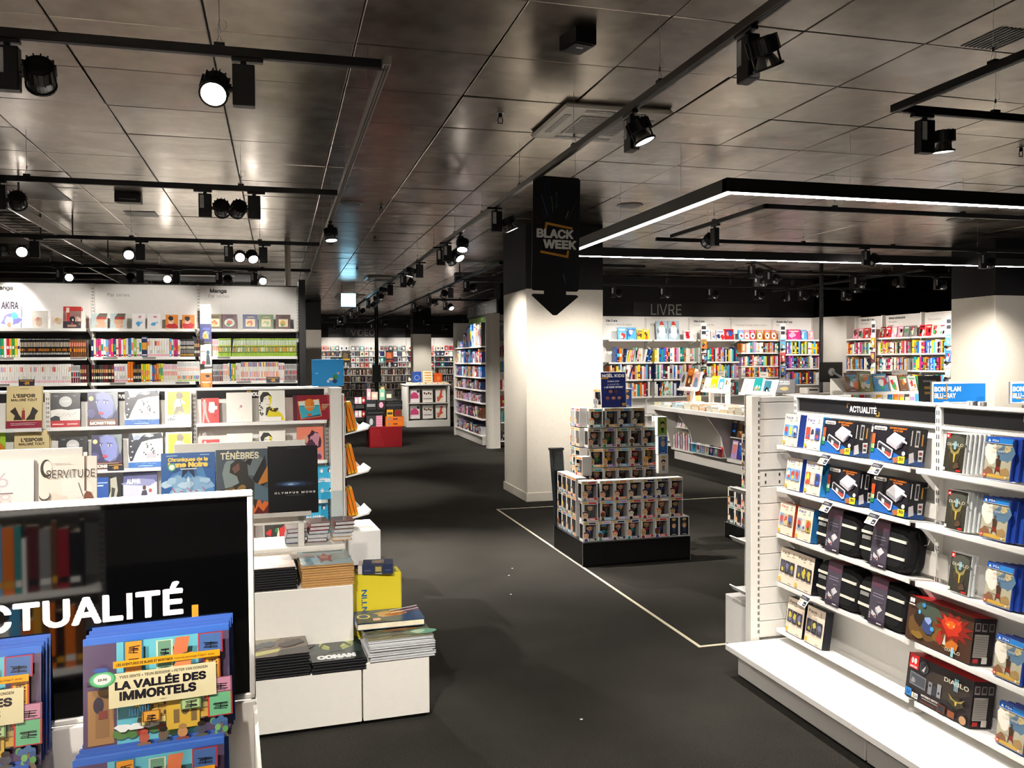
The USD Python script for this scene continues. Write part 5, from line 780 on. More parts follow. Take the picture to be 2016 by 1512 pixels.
z = .175
while z < 1.39:
    h = .0845
    if abs(z-.915) < .045:
        rl = MB().cbox(2.347, 2.6, 3.856, 3.87, z, z+.075, '#e9e6e0', .002).build('slotted_rail', LACQ, t); q = MB()
        for xx in (2.38, 2.46):
            for zz in (.012, .05): q.cbox(xx, xx+.008, 3.8545, 3.857, z+zz, z+zz+.016, '#2a2826', .001)
        q.build('slot', LACQ, rl, kind='stuff')
    else: MB().cbox(2.347, 2.6, 3.85, 3.868, z, min(z+h-.0015, 1.405), '#e9e6e0', .002).build('slat', LACQ, t)
    z += .086
MB().cbox(2.347, 2.9, 3.87, 3.9, .01, 1.405, '#e4e1da', .002).build('rear_board', LACQ, t)
t = thing('end_plinth', 'white block at the aisle end behind the games gondola post', 'plinth', (2.385, 3.92, 0)); MB().cbox(0, .4, 0, .345, .0, .292, '#efedea', .003).build('white_body', LACQ, t); MB().box(-.0012, 0, .02, .33, .002, .02, 'charcoal').build('foot_shadow_gap', BLACKM, t)
t = thing('end_trays', 'three white end trays holding clear sleeves behind the games gondola post', 'tray rack', (0, 0, 0))
MB().cbox(2.5, 2.52, 3.92, 4.26, .294, 1.4, '#e6e3dd', .002).build('rail_plate', LACQ, t)
for z in (.878, .61, .342):
    MB().prism([(2.5, z-.005), (2.5, z+.012), (2.385, z+.012), (2.36, z+.03), (2.355, z+.026), (2.38, z-.002)], 3.93, 4.17, '#f0eeea', 'y').build('tray', LACQ, t)
for k, z in enumerate((.89, .622, .354)):
    for j in range(6):
        p = thing('clear_sleeve', f'clear plastic disc sleeve, {ordw(j+1)} in the {["top", "middle", "bottom"][k]} tray behind the post', 'plastic sleeve', (2.41+.006*j, 3.95+.027*j, z+.003), 0, 0, 'clear sleeves in the end trays')
        MB().cbox(0, .085, 0, .02, 0, .165, '#dfe7ea', .002).build('sleeve', ACRYL, p); MB().box(.001, .084, .003, .017, 0, .16, '#c9d4d8').build('inlay', PAPER, p)
rg = random.Random(77)
def gp(u, z, w, h, d, *a, **k): return carton(RG(u, k.pop('y', .006), z), -90+k.pop('turn', 0), w, h, d, *a, tilt=RT, **k)
def pack(pc, tops, ink, accent, n=3):
    s = [('r', 0, 0, 1, 1, '#ecd9c6' if pc != 'white' else '#efe8e0'), ('T', 'Pack', .32, .84, .46, .075, ink, 1), ('T', '3', .78, .85, .07, .07, '#55504a', 1), ('r', .7, .8, .86, .815, '#8a837a'), ('r', .38, .785, .52, .795, ink)]
    for k in range(n):
        x = .06+.3*k; s += [('r', x, .3, x+.27, .66, tops[k % len(tops)]), ('p', blob(x+.13, .5, .1, rg, 9, .12), rg.choice(accent)), ('p', blob(x+.15, .4, .07, rg, 8, .06), rg.choice(accent)), ('r', x+.02, .26, x+.2, .27, '#7a736b')]
    return s + [('r', .06, .06, .2, .16, '#f0b43c'), ('r', .66, .05, .86, .065, '#6b655e')]
for (u, z, c, pa, lab) in ((.055, 1.168, '#1d3f9c', ('#5a9ad8', '#8ab8e0', '#4a78c0'), 'pale three game pack box with blue pictures, leftmost on the top shelf'), (.235, 1.168, '#2a83c8', ('#b84a3a', '#e8e4e0', '#3a58b0'), 'white three game pack box with red and blue pictures, second on the top shelf'), (.075, .953, '#1d3f9c', ('#5a9ad8', '#88a8d0', '#6fa0d8'), 'pale three game pack box with blue pictures, leftmost on the second shelf'), (.235, .953, '#2a83c8', ('#c05a48', '#d8b8a8', '#3a4fa0'), 'three game pack box with a fox picture, second on the second shelf'),
    (.015, .72, '#b8401f', ('#7fa8c8', '#c8b8a0', '#8a6a58'), 'pink three game pack box with orange side on the third shelf'), (.165, .72, '#1f5f94', ('#9aa8b8', '#c8c0b0', '#b09a3a'), 'pink three game pack box with blue side on the third shelf')):
    gp(u, z, .128, .158, .04, c, pack('', pa, '#3a4f9c' if 'orange' not in lab else '#c8503a', ('#e8d8c8', '#3a3a4a', '#c84a3a', '#f0c84a', '#4a6ab0')), label=lab, cat='game box', name='game_pack')
for (u, z, lab) in ((-.0, .473, 'dark sided three game pack box with yellow emblem, left one on the fourth shelf'), (.16, .473, 'dark sided three game pack box with yellow emblem, right one on the fourth shelf'), (.085, .238, 'dark sided three game pack box, left one on the lowest shelf'), (.245, .238, 'dark sided three game pack box, right one on the lowest shelf')):
    gp(max(u, .02), z, .14, .175, .045, '#15161f', pack('', ('#3a3c4c', '#2c2e38', '#34343e'), '#4a453f', ('#c8b84a', '#d8d06a', '#7a7a9a', '#585a68')), label=lab, cat='game box', name='game_pack')
def nes():
    ink = '#1b1a28'
    f = [('r', 0, 0, 1, 1, '#17161f'), ('p', [(0, 0), (1, 0), (1, .14), (.6, .3), (.25, .36), (0, .3)], '#1f5fae'), ('r', .06, .855, .36, .96, '#e9e6e2'), ('e', .06, .9075, .03, .052, '#e9e6e2'), ('e', .36, .9075, .03, .052, '#e9e6e2'), ('T', 'Nintendo', .21, .875, .27, .05, '#6a6660', 2), ('T', 'ENTERTAINMENT', .7, .92, .46, .045, '#d8762a', 2), ('T', 'SYSTEM', .7, .85, .25, .045, '#d8762a', 2),
      ('r', .01, .46, .1, .74, '#e2562c'), ('r', .01, .33, .06, .45, '#7fbf5a'), ('r', .065, .33, .1, .45, '#e6e6e0'), ('r', .01, .22, .1, .32, '#1f7a44'),
      ('p', [(.42, .62), (.62, .84), (.92, .7), (.72, .46)], '#cfcdd2'), ('p', [(.42, .62), (.72, .46), (.72, .36), (.43, .52)], '#a9a6ae'), ('p', [(.72, .46), (.92, .7), (.92, .6), (.72, .36)], '#7d7a84'), ('p', [(.8, .5), (.88, .6), (.86, .46), (.78, .4)], '#2c2a30'), ('p', [(.84, .68), (.98, .6), (.98, .54), (.84, .61)], '#c4c2c8'),
      ('p', [(.2, .52), (.24, .56), (.64, .36), (.62, .13), (.56, .1), (.2, .33)], '#d6d4d6'), ('p', [(.22, .49), (.24, .52), (.6, .34), (.6, .2), (.56, .15), (.22, .36)], '#3a383e'), ('p', [(.43, .31), (.6, .24), (.58, .15), (.44, .23)], '#b8453c'), ('p', [(.34, .4), (.42, .36), (.42, .25), (.34, .3)], '#cfcdcf'), ('r', .26, .36, .31, .44, '#1a181e'),
      ('e', .93, .29, .045, .06, '#e4e2da'), ('p', [(.8, .2), (.98, .22), (.98, .03), (.8, .02)], '#ecd02c'), ('T', '30', .89, .1, .12, .07, '#2a2620', 3), ('p', blob(.74, .1, .08, rg, 8), '#a8653a')]
    sd = [('r', 0, 0, 1, 1, '#15151d'), ('p', [(0, 0), (1, 0), (1, .12), (0, .2)], '#1a3f74'), ('r', .1, .52, .16, .92, '#d4d2ce'), ('r', .34, .5, .56, .94, '#c9c7c4'), ('r', .38, .55, .52, .89, '#2a2a30'), ('r', .7, .55, .78, .86, '#b8802a'), ('p', [(.05, .3), (.3, .36), (.4, .1), (.1, .04)], '#bdbac0'), ('p', [(.55, .42), (.85, .44), (.85, .14), (.6, .12)], '#cfcdd0'), ('r', .62, .3, .8, .38, '#7a3a36'), ('r', .62, .18, .8, .26, '#3a383e')]
    return f, sd
nf, ns = nes()
for (u, z, lab) in ((.375, 1.168, 'black retro console box, left one on the top shelf of the games gondola'), (.715, 1.168, 'black retro console box, right one on the top shelf of the games gondola'), (.41, .953, 'black retro console box, left one on the second shelf of the games gondola'), (.715, .953, 'black retro console box, right one on the second shelf of the games gondola')):
    gp(u, z, .22, .152, .085, '#17161f', nf, ns, label=lab, cat='console box', group='boxed retro consoles', name='console_box')
def pricetag(u, z, label, y=-.03):
    p = thing('price_card', label, 'price card', RG(u, y, z), -90-6, 35); MB().cbox(0, .075, 0, .0025, 0, .052, '#f4f2ee', .0006).build('card', CARD, p)
    art(MB(), [('r', .02, .62, .98, .98, '#24242c'), ('r', .1, .82, .62, .86, '#c8c8cc'), ('r', .1, .72, .8, .76, '#9a9aa0'), ('r', .62, .1, .94, .5, '#24242c'), ('r', .68, .2, .88, .28, '#e0e0e0'), ('r', .08, .38, .3, .5, '#e8a23a'), ('r', .08, .16, .4, .24, '#c8c4bc')], .075, .052, eps=.0004).build('print', CARD, p)
for (u, z, lab) in ((.395, 1.115, 'price card clipped below the left console on the top shelf'), (.745, 1.115, 'price card clipped below the right console on the top shelf'), (.41, .9, 'price card clipped below the left console on the second shelf'), (.725, .9, 'price card clipped below the right console on the second shelf'), (.24, .42, 'price card on the fourth shelf edge above the dark pack boxes')): pricetag(u, z, lab)
def bag(u, z, label):
    t = thing('carry_bag', label, 'console bag', RG(u, .0, z), -90, RT)
    def rr(w, h, r, n=5): return [(cx+r*math.cos(a), cz+r*math.sin(a)) for cx, cz, a0 in ((w-r, r, -90), (w-r, h-r, 0), (r, h-r, 90), (r, r, 180)) for a in np.radians(np.linspace(a0, a0+90, n))]
    w, h = .295, .19; m = MB(); sec = []
    for (y, ins) in ((0.0, .022), (.008, .008), (.02, .002), (.05, 0), (.085, .0), (.1, .01)): sec.append([(ins+p[0]*(w-2*ins)/w, y, ins+p[1]*(h-2*ins)/h) for p in rr(w, h, .05)])
    n = len(sec[0]); v = np.array(sec).reshape(-1, 3); F = [[i*n+k, i*n+(k+1) % n, (i+1)*n+(k+1) % n, (i+1)*n+k] for i in range(len(sec)-1) for k in range(n)] + [list(range(n))[::-1], [(len(sec)-1)*n+k for k in range(n)]]
    m.add(v, [f[::-1] for f in F], C('#1a1a1b')).build('bag_body', FABRIC, t)
    q = MB()
    for y in (.05, .056): q.tube([(p[0]+(.002 if p[0] > w/2 else -.002), y, p[1]+(.002 if p[1] > h/2 else -.002)) for p in rr(w, h, .05)] + [(rr(w, h, .05)[0][0]+.002, y, rr(w, h, .05)[0][1]-.002)], .0022, '#0c0c0d', 5)
    q.build('zip_seam', PLASTIC, t); MB().cbox(.1, .2, .06, .085, h-.002, h+.012, '#141415', .004).build('carry_handle', FABRIC, t)
    for zz in (.055, .125):
        for a, b in ((.012, .088), (.187, .283)): MB().box(a, b, -.002, .004, zz, zz+.012, '#d9d5c8').build('reflective_stripe', FABRIC, t)
    MB().box(.02, .075, -.0022, .001, .1, .116, '#8a8a86').build('brand_patch', PLASTIC, t)
    sl = MB(); sl.prism([(-.004, .002), (-.004, h+.002), (.0, h+.006), (.1, h+.006), (.1, h+.003), (.001, h+.003), (-.001, h), (-.001, .002)], .088, .187, '#4b4552', 'x').build('card_sleeve', CARD, t)
    art(MB(), [('r', 0, 0, 1, 1, '#4b4552'), ('r', 0, .8, 1, 1, '#5a3a4c'), ('r', 0, 0, 1, .1, '#3a3040'), ('r', .15, .66, .8, .68, '#8f8898'), ('r', .15, .6, .85, .62, '#8f8898'), ('p', [(.4, .36), (.62, .44), (.85, .36), (.62, .26)], '#cfcdd2'), ('p', [(.4, .36), (.62, .26), (.62, .21), (.41, .3)], '#a8a5ae'), ('p', [(.2, .3), (.5, .22), (.5, .14), (.2, .2)], '#c9c7ca'), ('r', .38, .165, .48, .2, '#9a3a3a'), ('r', .5, .49, .8, .51, '#77707e'), ('e', .12, .22, .04, .02, '#b8b4bc'), ('e', .12, .17, .04, .02, '#b8b4bc'), ('e', .12, .12, .04, .02, '#b8b4bc'), ('r', .6, .03, .9, .06, '#c8c4c8')], .099, h, lambda x, y, e: np.stack([x+.088, -.0042-e, y], 1)).build('sleeve_print', CARD, t)
    MB().box(.088, .187, .0, .1, h+.0062, h+.0072, '#8a1a22').build('red_sleeve_top', CARD, t)
for (u, z, lab) in ((.33, .72, 'black fabric console bag with two pale stripes, left one on the third shelf'), (.64, .72, 'black fabric console bag with two pale stripes, right one on the third shelf'), (.33, .473, 'black fabric console bag with printed sleeve, left one on the fourth shelf'), (.63, .473, 'black fabric console bag with printed sleeve, right one on the fourth shelf')): bag(u, z, lab)
horn = lambda cx, cy, s: [('p', blob(cx, cy-.08*s, .3*s, rg, 12, .3*s), '#3a3424'), ('p', [(cx-.34*s, cy+.3*s), (cx-.22*s, cy), (cx-.06*s, cy-.05*s), (cx, cy-.28*s), (cx+.06*s, cy-.05*s), (cx+.22*s, cy), (cx+.34*s, cy+.3*s), (cx+.12*s, cy+.06*s), (cx, cy+.02*s), (cx-.12*s, cy+.06*s)], '#8f8550'), ('p', [(cx-.05*s, cy-.02*s), (cx+.05*s, cy-.02*s), (cx+.03*s, cy-.26*s), (cx-.03*s, cy-.26*s)], '#c8a83a'), ('p', [(cx-.3*s, cy+.05*s), (cx-.2*s, cy-.25*s), (cx-.26*s, cy-.05*s)], '#a89a60'), ('p', [(cx+.3*s, cy+.05*s), (cx+.2*s, cy-.25*s), (cx+.26*s, cy-.05*s)], '#a89a60')]
dia = lambda cx, y, w, h: [('T', 'DIABLO', cx, y, w, h, '#c9c4b0', 1)] + [('l', (cx+w*.06*k, y-h*1.3), (cx+w*.06*k, y+h*1.7), .018, '#9fd8e8') for k in (-1, 0, 1)]
nsw = [('r', 0, 0, 1, 1, '#34332a'), ('p', blob(.5, .75, .5, rg, 12, .2), '#4f5148'), ('r', 0, .87, .2, 1, '#d82a2a'), ('r', .05, .9, .09, .96, 'white'), ('r', .1, .9, .14, .96, 'white')] + horn(.52, .5, .95) + dia(.52, .68, .8, .07) + [('r', .02, .02, .14, .1, '#e8e4d8'), ('r', .7, .02, .94, .07, '#c82a2a'), ('p', blob(.7, .16, .16, rg, 10, .08), '#5a4434')]
ody = [('r', 0, 0, 1, 1, '#b9b39a'), ('p', blob(.7, .62, .36, rg, 12, .24), '#5f7f9a'), ('p', blob(.22, .6, .24, rg, 11, .3), '#efe8da'), ('p', blob(.8, .75, .14, rg, 9, .08), '#c8b888'), ('p', blob(.2, .16, .2, rg, 10, .12), '#8a6248'), ('p', blob(.8, .2, .18, rg, 10, .1), '#a88a5a'), ('p', blob(.5, .06, .5, rg, 11, .05), '#d2a84a'), ('p', [(.42, .08), (.46, .3), (.44, .48), (.52, .52), (.62, .46), (.6, .28), (.66, .1), (.56, .24), (.5, .22)], '#4a3428'), ('p', [(.46, .3), (.6, .3), (.64, .18), (.5, .2)], '#8a2f2a'), ('e', .53, .56, .035, .035, '#5a4030'), ('l', (.2, .28), (.46, .26), .01, '#4a3a2c'), ('r', 0, .87, 1, 1, '#1f5cb8'), ('r', .5, .87, 1, 1, '#2b86d8'), ('r', 0, .865, 1, .875, '#dfe6ec'), ('T', 'PS4', .36, .905, .24, .055, '#e6eef6', 1), ('p', [(.08, .9), (.12, .97), (.16, .93), (.18, .9)], '#e6eef6'), ('T', "ASSASSIN'S", .56, .74, .56, .045, '#6f6a60', 0), ('T', 'ODYSSEY', .52, .66, .66, .05, '#d8d2c4', 0), ('r', .02, .03, .14, .12, '#c8443a'), ('T', '18', .08, .055, .08, .04, 'white', 2), ('e', .88, .06, .04, .03, '#d8d8d4')]
SH = ('top', 'second', 'third', 'fourth', 'lowest')
def case(u, z, w, h, t, base, front, label, y=.01, mat_=PLASTIC, g=None):
    p = thing('game_case', label, 'game case', RG(u, y, z), -90, RT, g); MB().cbox(0, w, 0, t, 0, h, base, .002).build('case_shell', mat_, p)
    if front: art(MB(), front, w-.004, h-.006, lambda x, yy, e: np.stack([x+.002, -.0004-e, yy+.003], 1)).build('cover_sheet', GLOSS, p)
for k, (u, z, n) in enumerate(((1.125, 1.168, 6), (1.135, .953, 5), (1.155, .72, 2))):
    for j in range(n): case(u+.012*j*.7, z, .1, .15, .011, '#c9cdcb' if j else '#dcdedc', nsw if j == 0 else None, f'dark game case with horned golden emblem, front one on the {SH[k]} shelf' if j == 0 else f'clear backed game case, {ordw(j+1)} in line behind the horned emblem case on the {SH[k]} shelf', y=.01+.0125*j)
for k, (u, z) in enumerate(((1.318, 1.168), (1.305, .953), (1.325, .72), (1.37, .473), (1.385, .238))):
    for j in range(6 if k < 3 else 3): case(u+.017*j, z, .118, .15, .014, '#1d3f9e' if j % 2 else '#2348a8', ody if j == 0 else None, f'blue game case with a lone warrior on the cover, front one on the {SH[k]} shelf' if j == 0 else f'blue game case, {ordw(j+1)} in line behind the warrior case on the {SH[k]} shelf', y=.01+.0155*j)
d1 = [('r', 0, 0, 1, 1, '#4a3226'), ('p', blob(.25, .4, .25, rg, 12, .35), '#6b4f2c'), ('p', blob(.35, .75, .2, rg, 12, .2), '#4a5448'), ('p', blob(.6, .3, .25, rg, 12, .2), '#7a5a26')] + [('p', [(.72+.3*math.cos(a)*(1 if i % 2 else .6), .62+.36*math.sin(a)*(1 if i % 2 else .6)) for i, a in enumerate(np.linspace(0, 6.28, 24, False))], '#8a241a')] + [('p', blob(.7, .62, .15, rg, 12, .2), '#c8351f'), ('p', blob(.68, .66, .08, rg, 10, .1), '#e8642a'), ('p', [(.56, .85), (.6, .7), (.66, .74)], '#d84a2a'), ('p', [(.84, .85), (.8, .7), (.75, .74)], '#d84a2a'), ('e', .65, .66, .012, .02, '#f0d84a'), ('e', .73, .66, .012, .02, '#f0d84a'), ('p', blob(.33, .45, .1, rg, 11, .2), '#3a4a78'), ('p', blob(.34, .58, .05, rg, 9, .08), '#8fa8d8'), ('p', blob(.2, .55, .08, rg, 10, .18), '#33261f'), ('e', .2, .7, .02, .05, '#5ab8e8'), ('e', .42, .42, .03, .05, '#4aa0e0'), ('e', .26, .88, .03, .05, '#3a8ac8'), ('p', blob(.74, .24, .12, rg, 11, .1), '#c8702a'), ('p', blob(.55, .3, .05, rg, 9, .15), '#a83228'), ('p', [(.6, .2), (.63, .45), (.65, .2)], '#c8c8c0'), ('p', blob(.2, .18, .1, rg, 10, .08), '#8a6a2a')] + dia(.76, .1, .22, .07) + [('r', .04, .86, .075, .96, 'white'), ('r', .08, .86, .115, .96, 'white'), ('r', .03, .8, .13, .83, '#d8d4d0')]
d2 = [('r', 0, 0, 1, 1, '#2a2426'), ('p', blob(.62, .6, .3, rg, 12, .3), '#3a322c'), ('r', .02, .68, .17, 1, '#d8262a'), ('e', .068, .86, .022, .07, 'white'), ('e', .118, .86, .022, .07, 'white'), ('T', 'SWITCH', .095, .7, .11, .045, 'white', 2), ('p', [(.06, .62), (.32, .58), (.32, .3), (.06, .32)], '#6d7078'), ('p', [(.075, .58), (.305, .545), (.305, .34), (.075, .355)], '#4a4d55'), ('p', blob(.12, .42, .04, rg, 9, .07), '#8a8d94'), ('r', .36, .28, .42, .56, '#7d8088'), ('r', .43, .3, .49, .52, '#3a3c42'), ('r', .5, .3, .56, .6, '#8a8d95'), ('e', .39, .48, .015, .03, '#2a2c30'), ('e', .53, .4, .015, .03, '#2a2c30'), ('e', .27, .8, .07, .13, '#55585c'), ('e', .27, .8, .06, .115, '#2f3034'), ('p', [(.24, .72), (.3, .86), (.28, .7)], '#b8b8bc'), ('r', .02, .04, .12, .22, '#2a7ac0'), ('T', '16', .07, .09, .05, .07, '#103a6a', 2), ('r', .13, .04, .16, .16, '#e8d0a8'), ('r', .17, .04, .23, .16, 'white'), ('T', '16', .2, .07, .04, .06, '#1a1a1a', 2), ('T', 'NINTENDO SWITCH', .42, .17, .28, .04, '#d8d4d0', 2), ('r', .3, .12, .56, .14, '#9a948c'), ('r', .28, .05, .5, .06, '#a83a30'), ('r', .54, .02, .66, .2, '#5a2a1a'), ('r', .56, .05, .64, .17, '#2a2c34'), ('r', .7, .03, .8, .17, '#8a4a2a'), ('e', .92, .1, .05, .09, '#b8906a')] + horn(.8, .42, .36) + dia(.78, .74, .36, .09)
side_ = lambda r, h: [('r', 0, 0, 1, 1, '#241f20')] + [('r', .06+.31*k, .72, .3+.31*k, .9, '#8f8a88') for k in range(3)] + [('r', .1+.31*k, .76, .26+.31*k, .88, '#3a2a2c') for k in range(3)] + [('r', .06, .16, .7, .66, '#a9a49c')] + [('r', .09, .2+.05*k, .66, .21+.05*k, '#7a756e') for k in range(9)] + [('r', .06, .05, .3, .14, '#b82a2a'), ('r', .45, .04, .7, .18, '#d8d4ce')]
for (z, f_, lab, nme) in ((.473, d1, 'large console box with red demon battle art and bright red top', 'console_box'), (.238, d2, 'large dark console box showing handheld console and horned emblem below the demon box', 'console_box')):
    gp(.935, z, .335, .172, .1, '#2a2426', f_, side_(1, 1), [('r', 0, 0, 1, 1, '#c01c20'), ('r', 0, 0, 1, .08, '#d8262a')], label=lab, cat='console box', name=nme, sides=dict(top='#c01c20'))
for k, (z, xx) in enumerate(((.95, 0), (.717, 0))):
    t = thing('shelf_easel', f'thin white wire and card easel hanging by the middle upright, {["upper", "lower"][k]} one', 'hook', RG(.98, .11, z), -90)
    for s in (-1, 1): MB().tube([(s*.022, 0, .17), (s*.03, -.01, .125), (s*.055 if s < 0 else .024, -.015, .118), (s*.085 if s < 0 else .034, -.02, .04)], .0022, 'white', 5).build('wire', LACQ, t)
    MB().cbox(-.08, .06, .004, .008, .0, .06+.04*k, '#ecdcb8' if False else '#dedbd4', .001).build('card', CARD, t)
t = thing('laptop_stand', 'open grey metal book ends lying on top of the second games bay', 'book end', RG(1.3, .2, 1.414), -100)
MB().prism([(0, 0), (.3, 0), (.3, .085), (.296, .085), (.28, .01), (0, .01)], 0, .16, '#8a8782', 'y').build('plate', STEEL, t); MB().cbox(.02, .4, .02, .15, .0, .008, '#6d4a44', .002).build('book_beneath', PAPER, t)
for k in range(5): tag(MB().cbox(0, .012, 0, .02, 0, .016, ('white', 'silver', 'charcoal', 'white', 'grey')[k], .003).build('price_peg', PLASTIC, M=rotM(-90, 0, RG(1.09+.018*k, .15, 1.4145))), f'tiny plastic price peg on top of the games gondola, {ordw(k+1)} from left', 'peg', 'tiny pegs on the gondola top')
for k, (x, w) in enumerate(((4.84, .5), (5.38, .5))):
    t = thing('promo_sign', f'blue BON PLAN BLU-RAY sign in a white frame behind the games gondola, {["left", "right"][k]} one', 'sign', (x, 5.5-.2*k, 1.245), -2)
    MB().cbox(0, w, 0, .02, 0, .168, '#e9e7e3', .002).build('frame', LACQ, t); q = MB()
    art(q, [('r', .03, .06, .97, .9, '#1c7fd6'), ('T', 'BON PLAN', .28, .56, .48, .2, 'white', 3), ('T', 'BLU-RAY', .235, .26, .39, .2, 'white', 3), ('r', .255, .18, .275, .92, '#c98a3a'), ('r', .03, .4, .06, .47, '#d8a05a'), ('r', .1, .2, .28, .24, '#d8a05a'), ('r', .2, .06, .3, .1, '#d8e8f4')], w, .168, eps=.0004).build('print', CARD, t)
    MB().cbox(w*.3, w*.35, .004, .016, -.2, 0, '#dedbd4', .002).build('post', LACQ, t); MB().cbox(w*.65, w*.7, .004, .016, -.2, 0, '#dedbd4', .002).build('post', LACQ, t)
t = thing('disc_gondola', 'white gondola of discs behind the blue promotional signs', 'display gondola', (4.6, 5.2, 0)); MB().cbox(0, 2.2, 0, .6, 0, 1.045, '#e4e1da', .004).build('body', LACQ, t)
for k in range(4): MB().cbox(.02+.55*k, .54+.55*k, -.02, 0, .2, .98, '#d4d0c8', .003).build('front_panel', LACQ, t)

# ---------------------------------------------------------------- pyramid of boxed figures on a black plinth
def fplinth(x0, x1, y0, y1, h, label):
    t = thing('black_plinth', label, 'plinth', (x0, y0, 0)); MB().cbox(0, x1-x0, 0, y1-y0, 0, h, '#0b0b0c', .003).build('black_body', PANELGLASS, t)
    q = MB(); e = .0015
    for a, b in ((0, 0), (x1-x0, 0), (0, y1-y0)): q.box(a-e, a+e, b-e, b+e, 0, h, '#77767a')
    q.box(0, x1-x0, -e, e, h-e, h+e*.5, '#77767a').build('pale_edge_trim', PLASTIC, t)
    return t
FP = fplinth(2.235, 3.145, 6.18, 6.9, .19, 'low black plinth under the pyramid of boxed figures')
FQ = fplinth(3.84, 4.7, 6.0, 6.88, .14, 'black plinth under the second stack of boxed figures behind the games gondola')
rf = random.Random(99); HC = ('brown', 'black', 'amber', 'charcoal', 'red', 'white', 'tan', 'maroon', 'yellow', 'grey', 'orange'); BC = ('navy', 'crimson', 'charcoal', 'teal', 'grey', 'brown', 'indigo', 'green', 'black'); LC = ('red', 'navy', 'orange', 'amber', 'teal', 'sky', 'purple', 'charcoal')
def figbox(x, y, z, rz, label, w=.1145, h=.155, d=.09, hair=None, body=None, bar=None, skin=None):
    hair = hair or rf.choice(HC); body = body or rf.choice(BC); bar = bar or rf.choice(LC); skin = skin or rf.choice(('skin', 'skin', 'tan', 'skin', 'brown', 'cream'))
    label = label.format(hair=nm(hair), body=nm(body), bar=nm(bar))
    t = thing('figure_box', label, 'figure box', (x, y, z), rz, group='boxed vinyl figures'); k = .0012; wc = '#d9d6d2'
    x0, x1, z0, z1 = .16*w, .95*w, .17*h, .84*h; b = MB()
    for a in ((0, x0, z0, z1), (x1, w, z0, z1), (0, w, 0, z0), (0, w, z1, h)): b.box(a[0], a[1], 0, k, a[2], a[3], wc)
    b.box(0, w, d-k, d, 0, h, '#34323a'); b.box(0, w, 0, d, 0, k, wc); b.box(0, w, 0, d, h-k, h, wc); b.box(w-k, w, k, d-k, k, h-k, wc)
    ya, yb, za, zb = .1*d, .92*d, .14*h, .86*h
    for c_ in ((k, ya, k, h-k), (yb, d-k, k, h-k), (ya, yb, k, za), (ya, yb, zb, h-k)): b.box(0, k, c_[0], c_[1], c_[2], c_[3], wc)
    b.build('carton', CARD, t)
    q = MB().box(x0, x1, k*.3, k*.6, z0, z1, 'white'); q.box(k*.3, k*.6, ya, yb, za, zb, 'white'); q.build('window_film', PANE, t)
    art(MB(), [('r', .08, .86, .34, .97, '#c9a85a'), ('r', .4, .875, .9, .95, bar), ('r', .42, .05, .95, .16, bar), ('r', .46, .075, .8, .13, '#ece8e2'), ('e', .2, .32, .19, .19, 'white'), ('e', .2, .32, .17, .17, skin), ('p', [(.03, .34), (.05, .46), (.2, .51), (.34, .46), (.37, .34), (.28, .42), (.12, .42)], hair), ('e', .13, .3, .022, .022, 'black'), ('e', .27, .3, .022, .022, 'black'), ('p', [(.08, .02), (.32, .02), (.28, .15), (.12, .15)], body)], w, h, eps=.0002).build('front_print', CARD, t)
    f = thing('figurine', None, None, parent=t, loc=(.6*w, .5*d, .2*h)); n, mm = 10, 6
    MB().ball((0, 0, .068), (.026, .023, .024), skin, n, mm).build('head', PLASTIC, f, smooth=True); MB().ball((0, .004, .078), (.028, .024, .02), hair, n, mm).build('hair', PLASTIC, f, smooth=True)
    e = MB()
    for s in (-1, 1): e.ball((s*.012, -.021, .066), (.004, .0025, .004), 'black', 6, 4)
    e.build('eyes', PLASTIC, f); m = MB(); m.lathe([(.011, .018), (.014, .034), (.009, .046)], body, 8)
    for s in (-1, 1): m.tube([(s*.012, 0, .042), (s*.022, -.004, .024)], .005, body, 6); m.tube([(s*.007, 0, .02), (s*.008, 0, .0)], .0065, 'charcoal', 6)
    m.build('body', PLASTIC, f)
def sidebox(x, y, z, c, hair, body, label):
    t = thing('figure_box', label, 'figure box', (x, y, z), 0, group='side on figure boxes'); w, h = .088, .155; MB().cbox(0, w, 0, .113, 0, h, '#eceae6', .001).build('carton', CARD, t)
    art(MB(), [('r', .08, .04, .92, .96, c), ('e', .5, .86, .2, .07, '#c9a85a'), ('e', .5, .56, .2, .14, '#dfb48e'), ('p', [(.28, .58), (.3, .7), (.5, .76), (.7, .7), (.72, .58), (.5, .66)], hair), ('e', .42, .54, .03, .02, 'black'), ('e', .58, .54, .03, .02, 'black'), ('p', [(.36, .42), (.64, .42), (.6, .24), (.4, .24)], body), ('r', .4, .14, .47, .24, 'charcoal'), ('r', .53, .14, .6, .24, 'charcoal'), ('r', .3, .08, .7, .11, '#d8d4cc')], w, h, eps=.0002).build('end_print', CARD, t)
    MB().box(w, w+.0006, .012, .1, .02, .135, c).build('side_print', CARD, t)
zr = (.191, .347, .503)
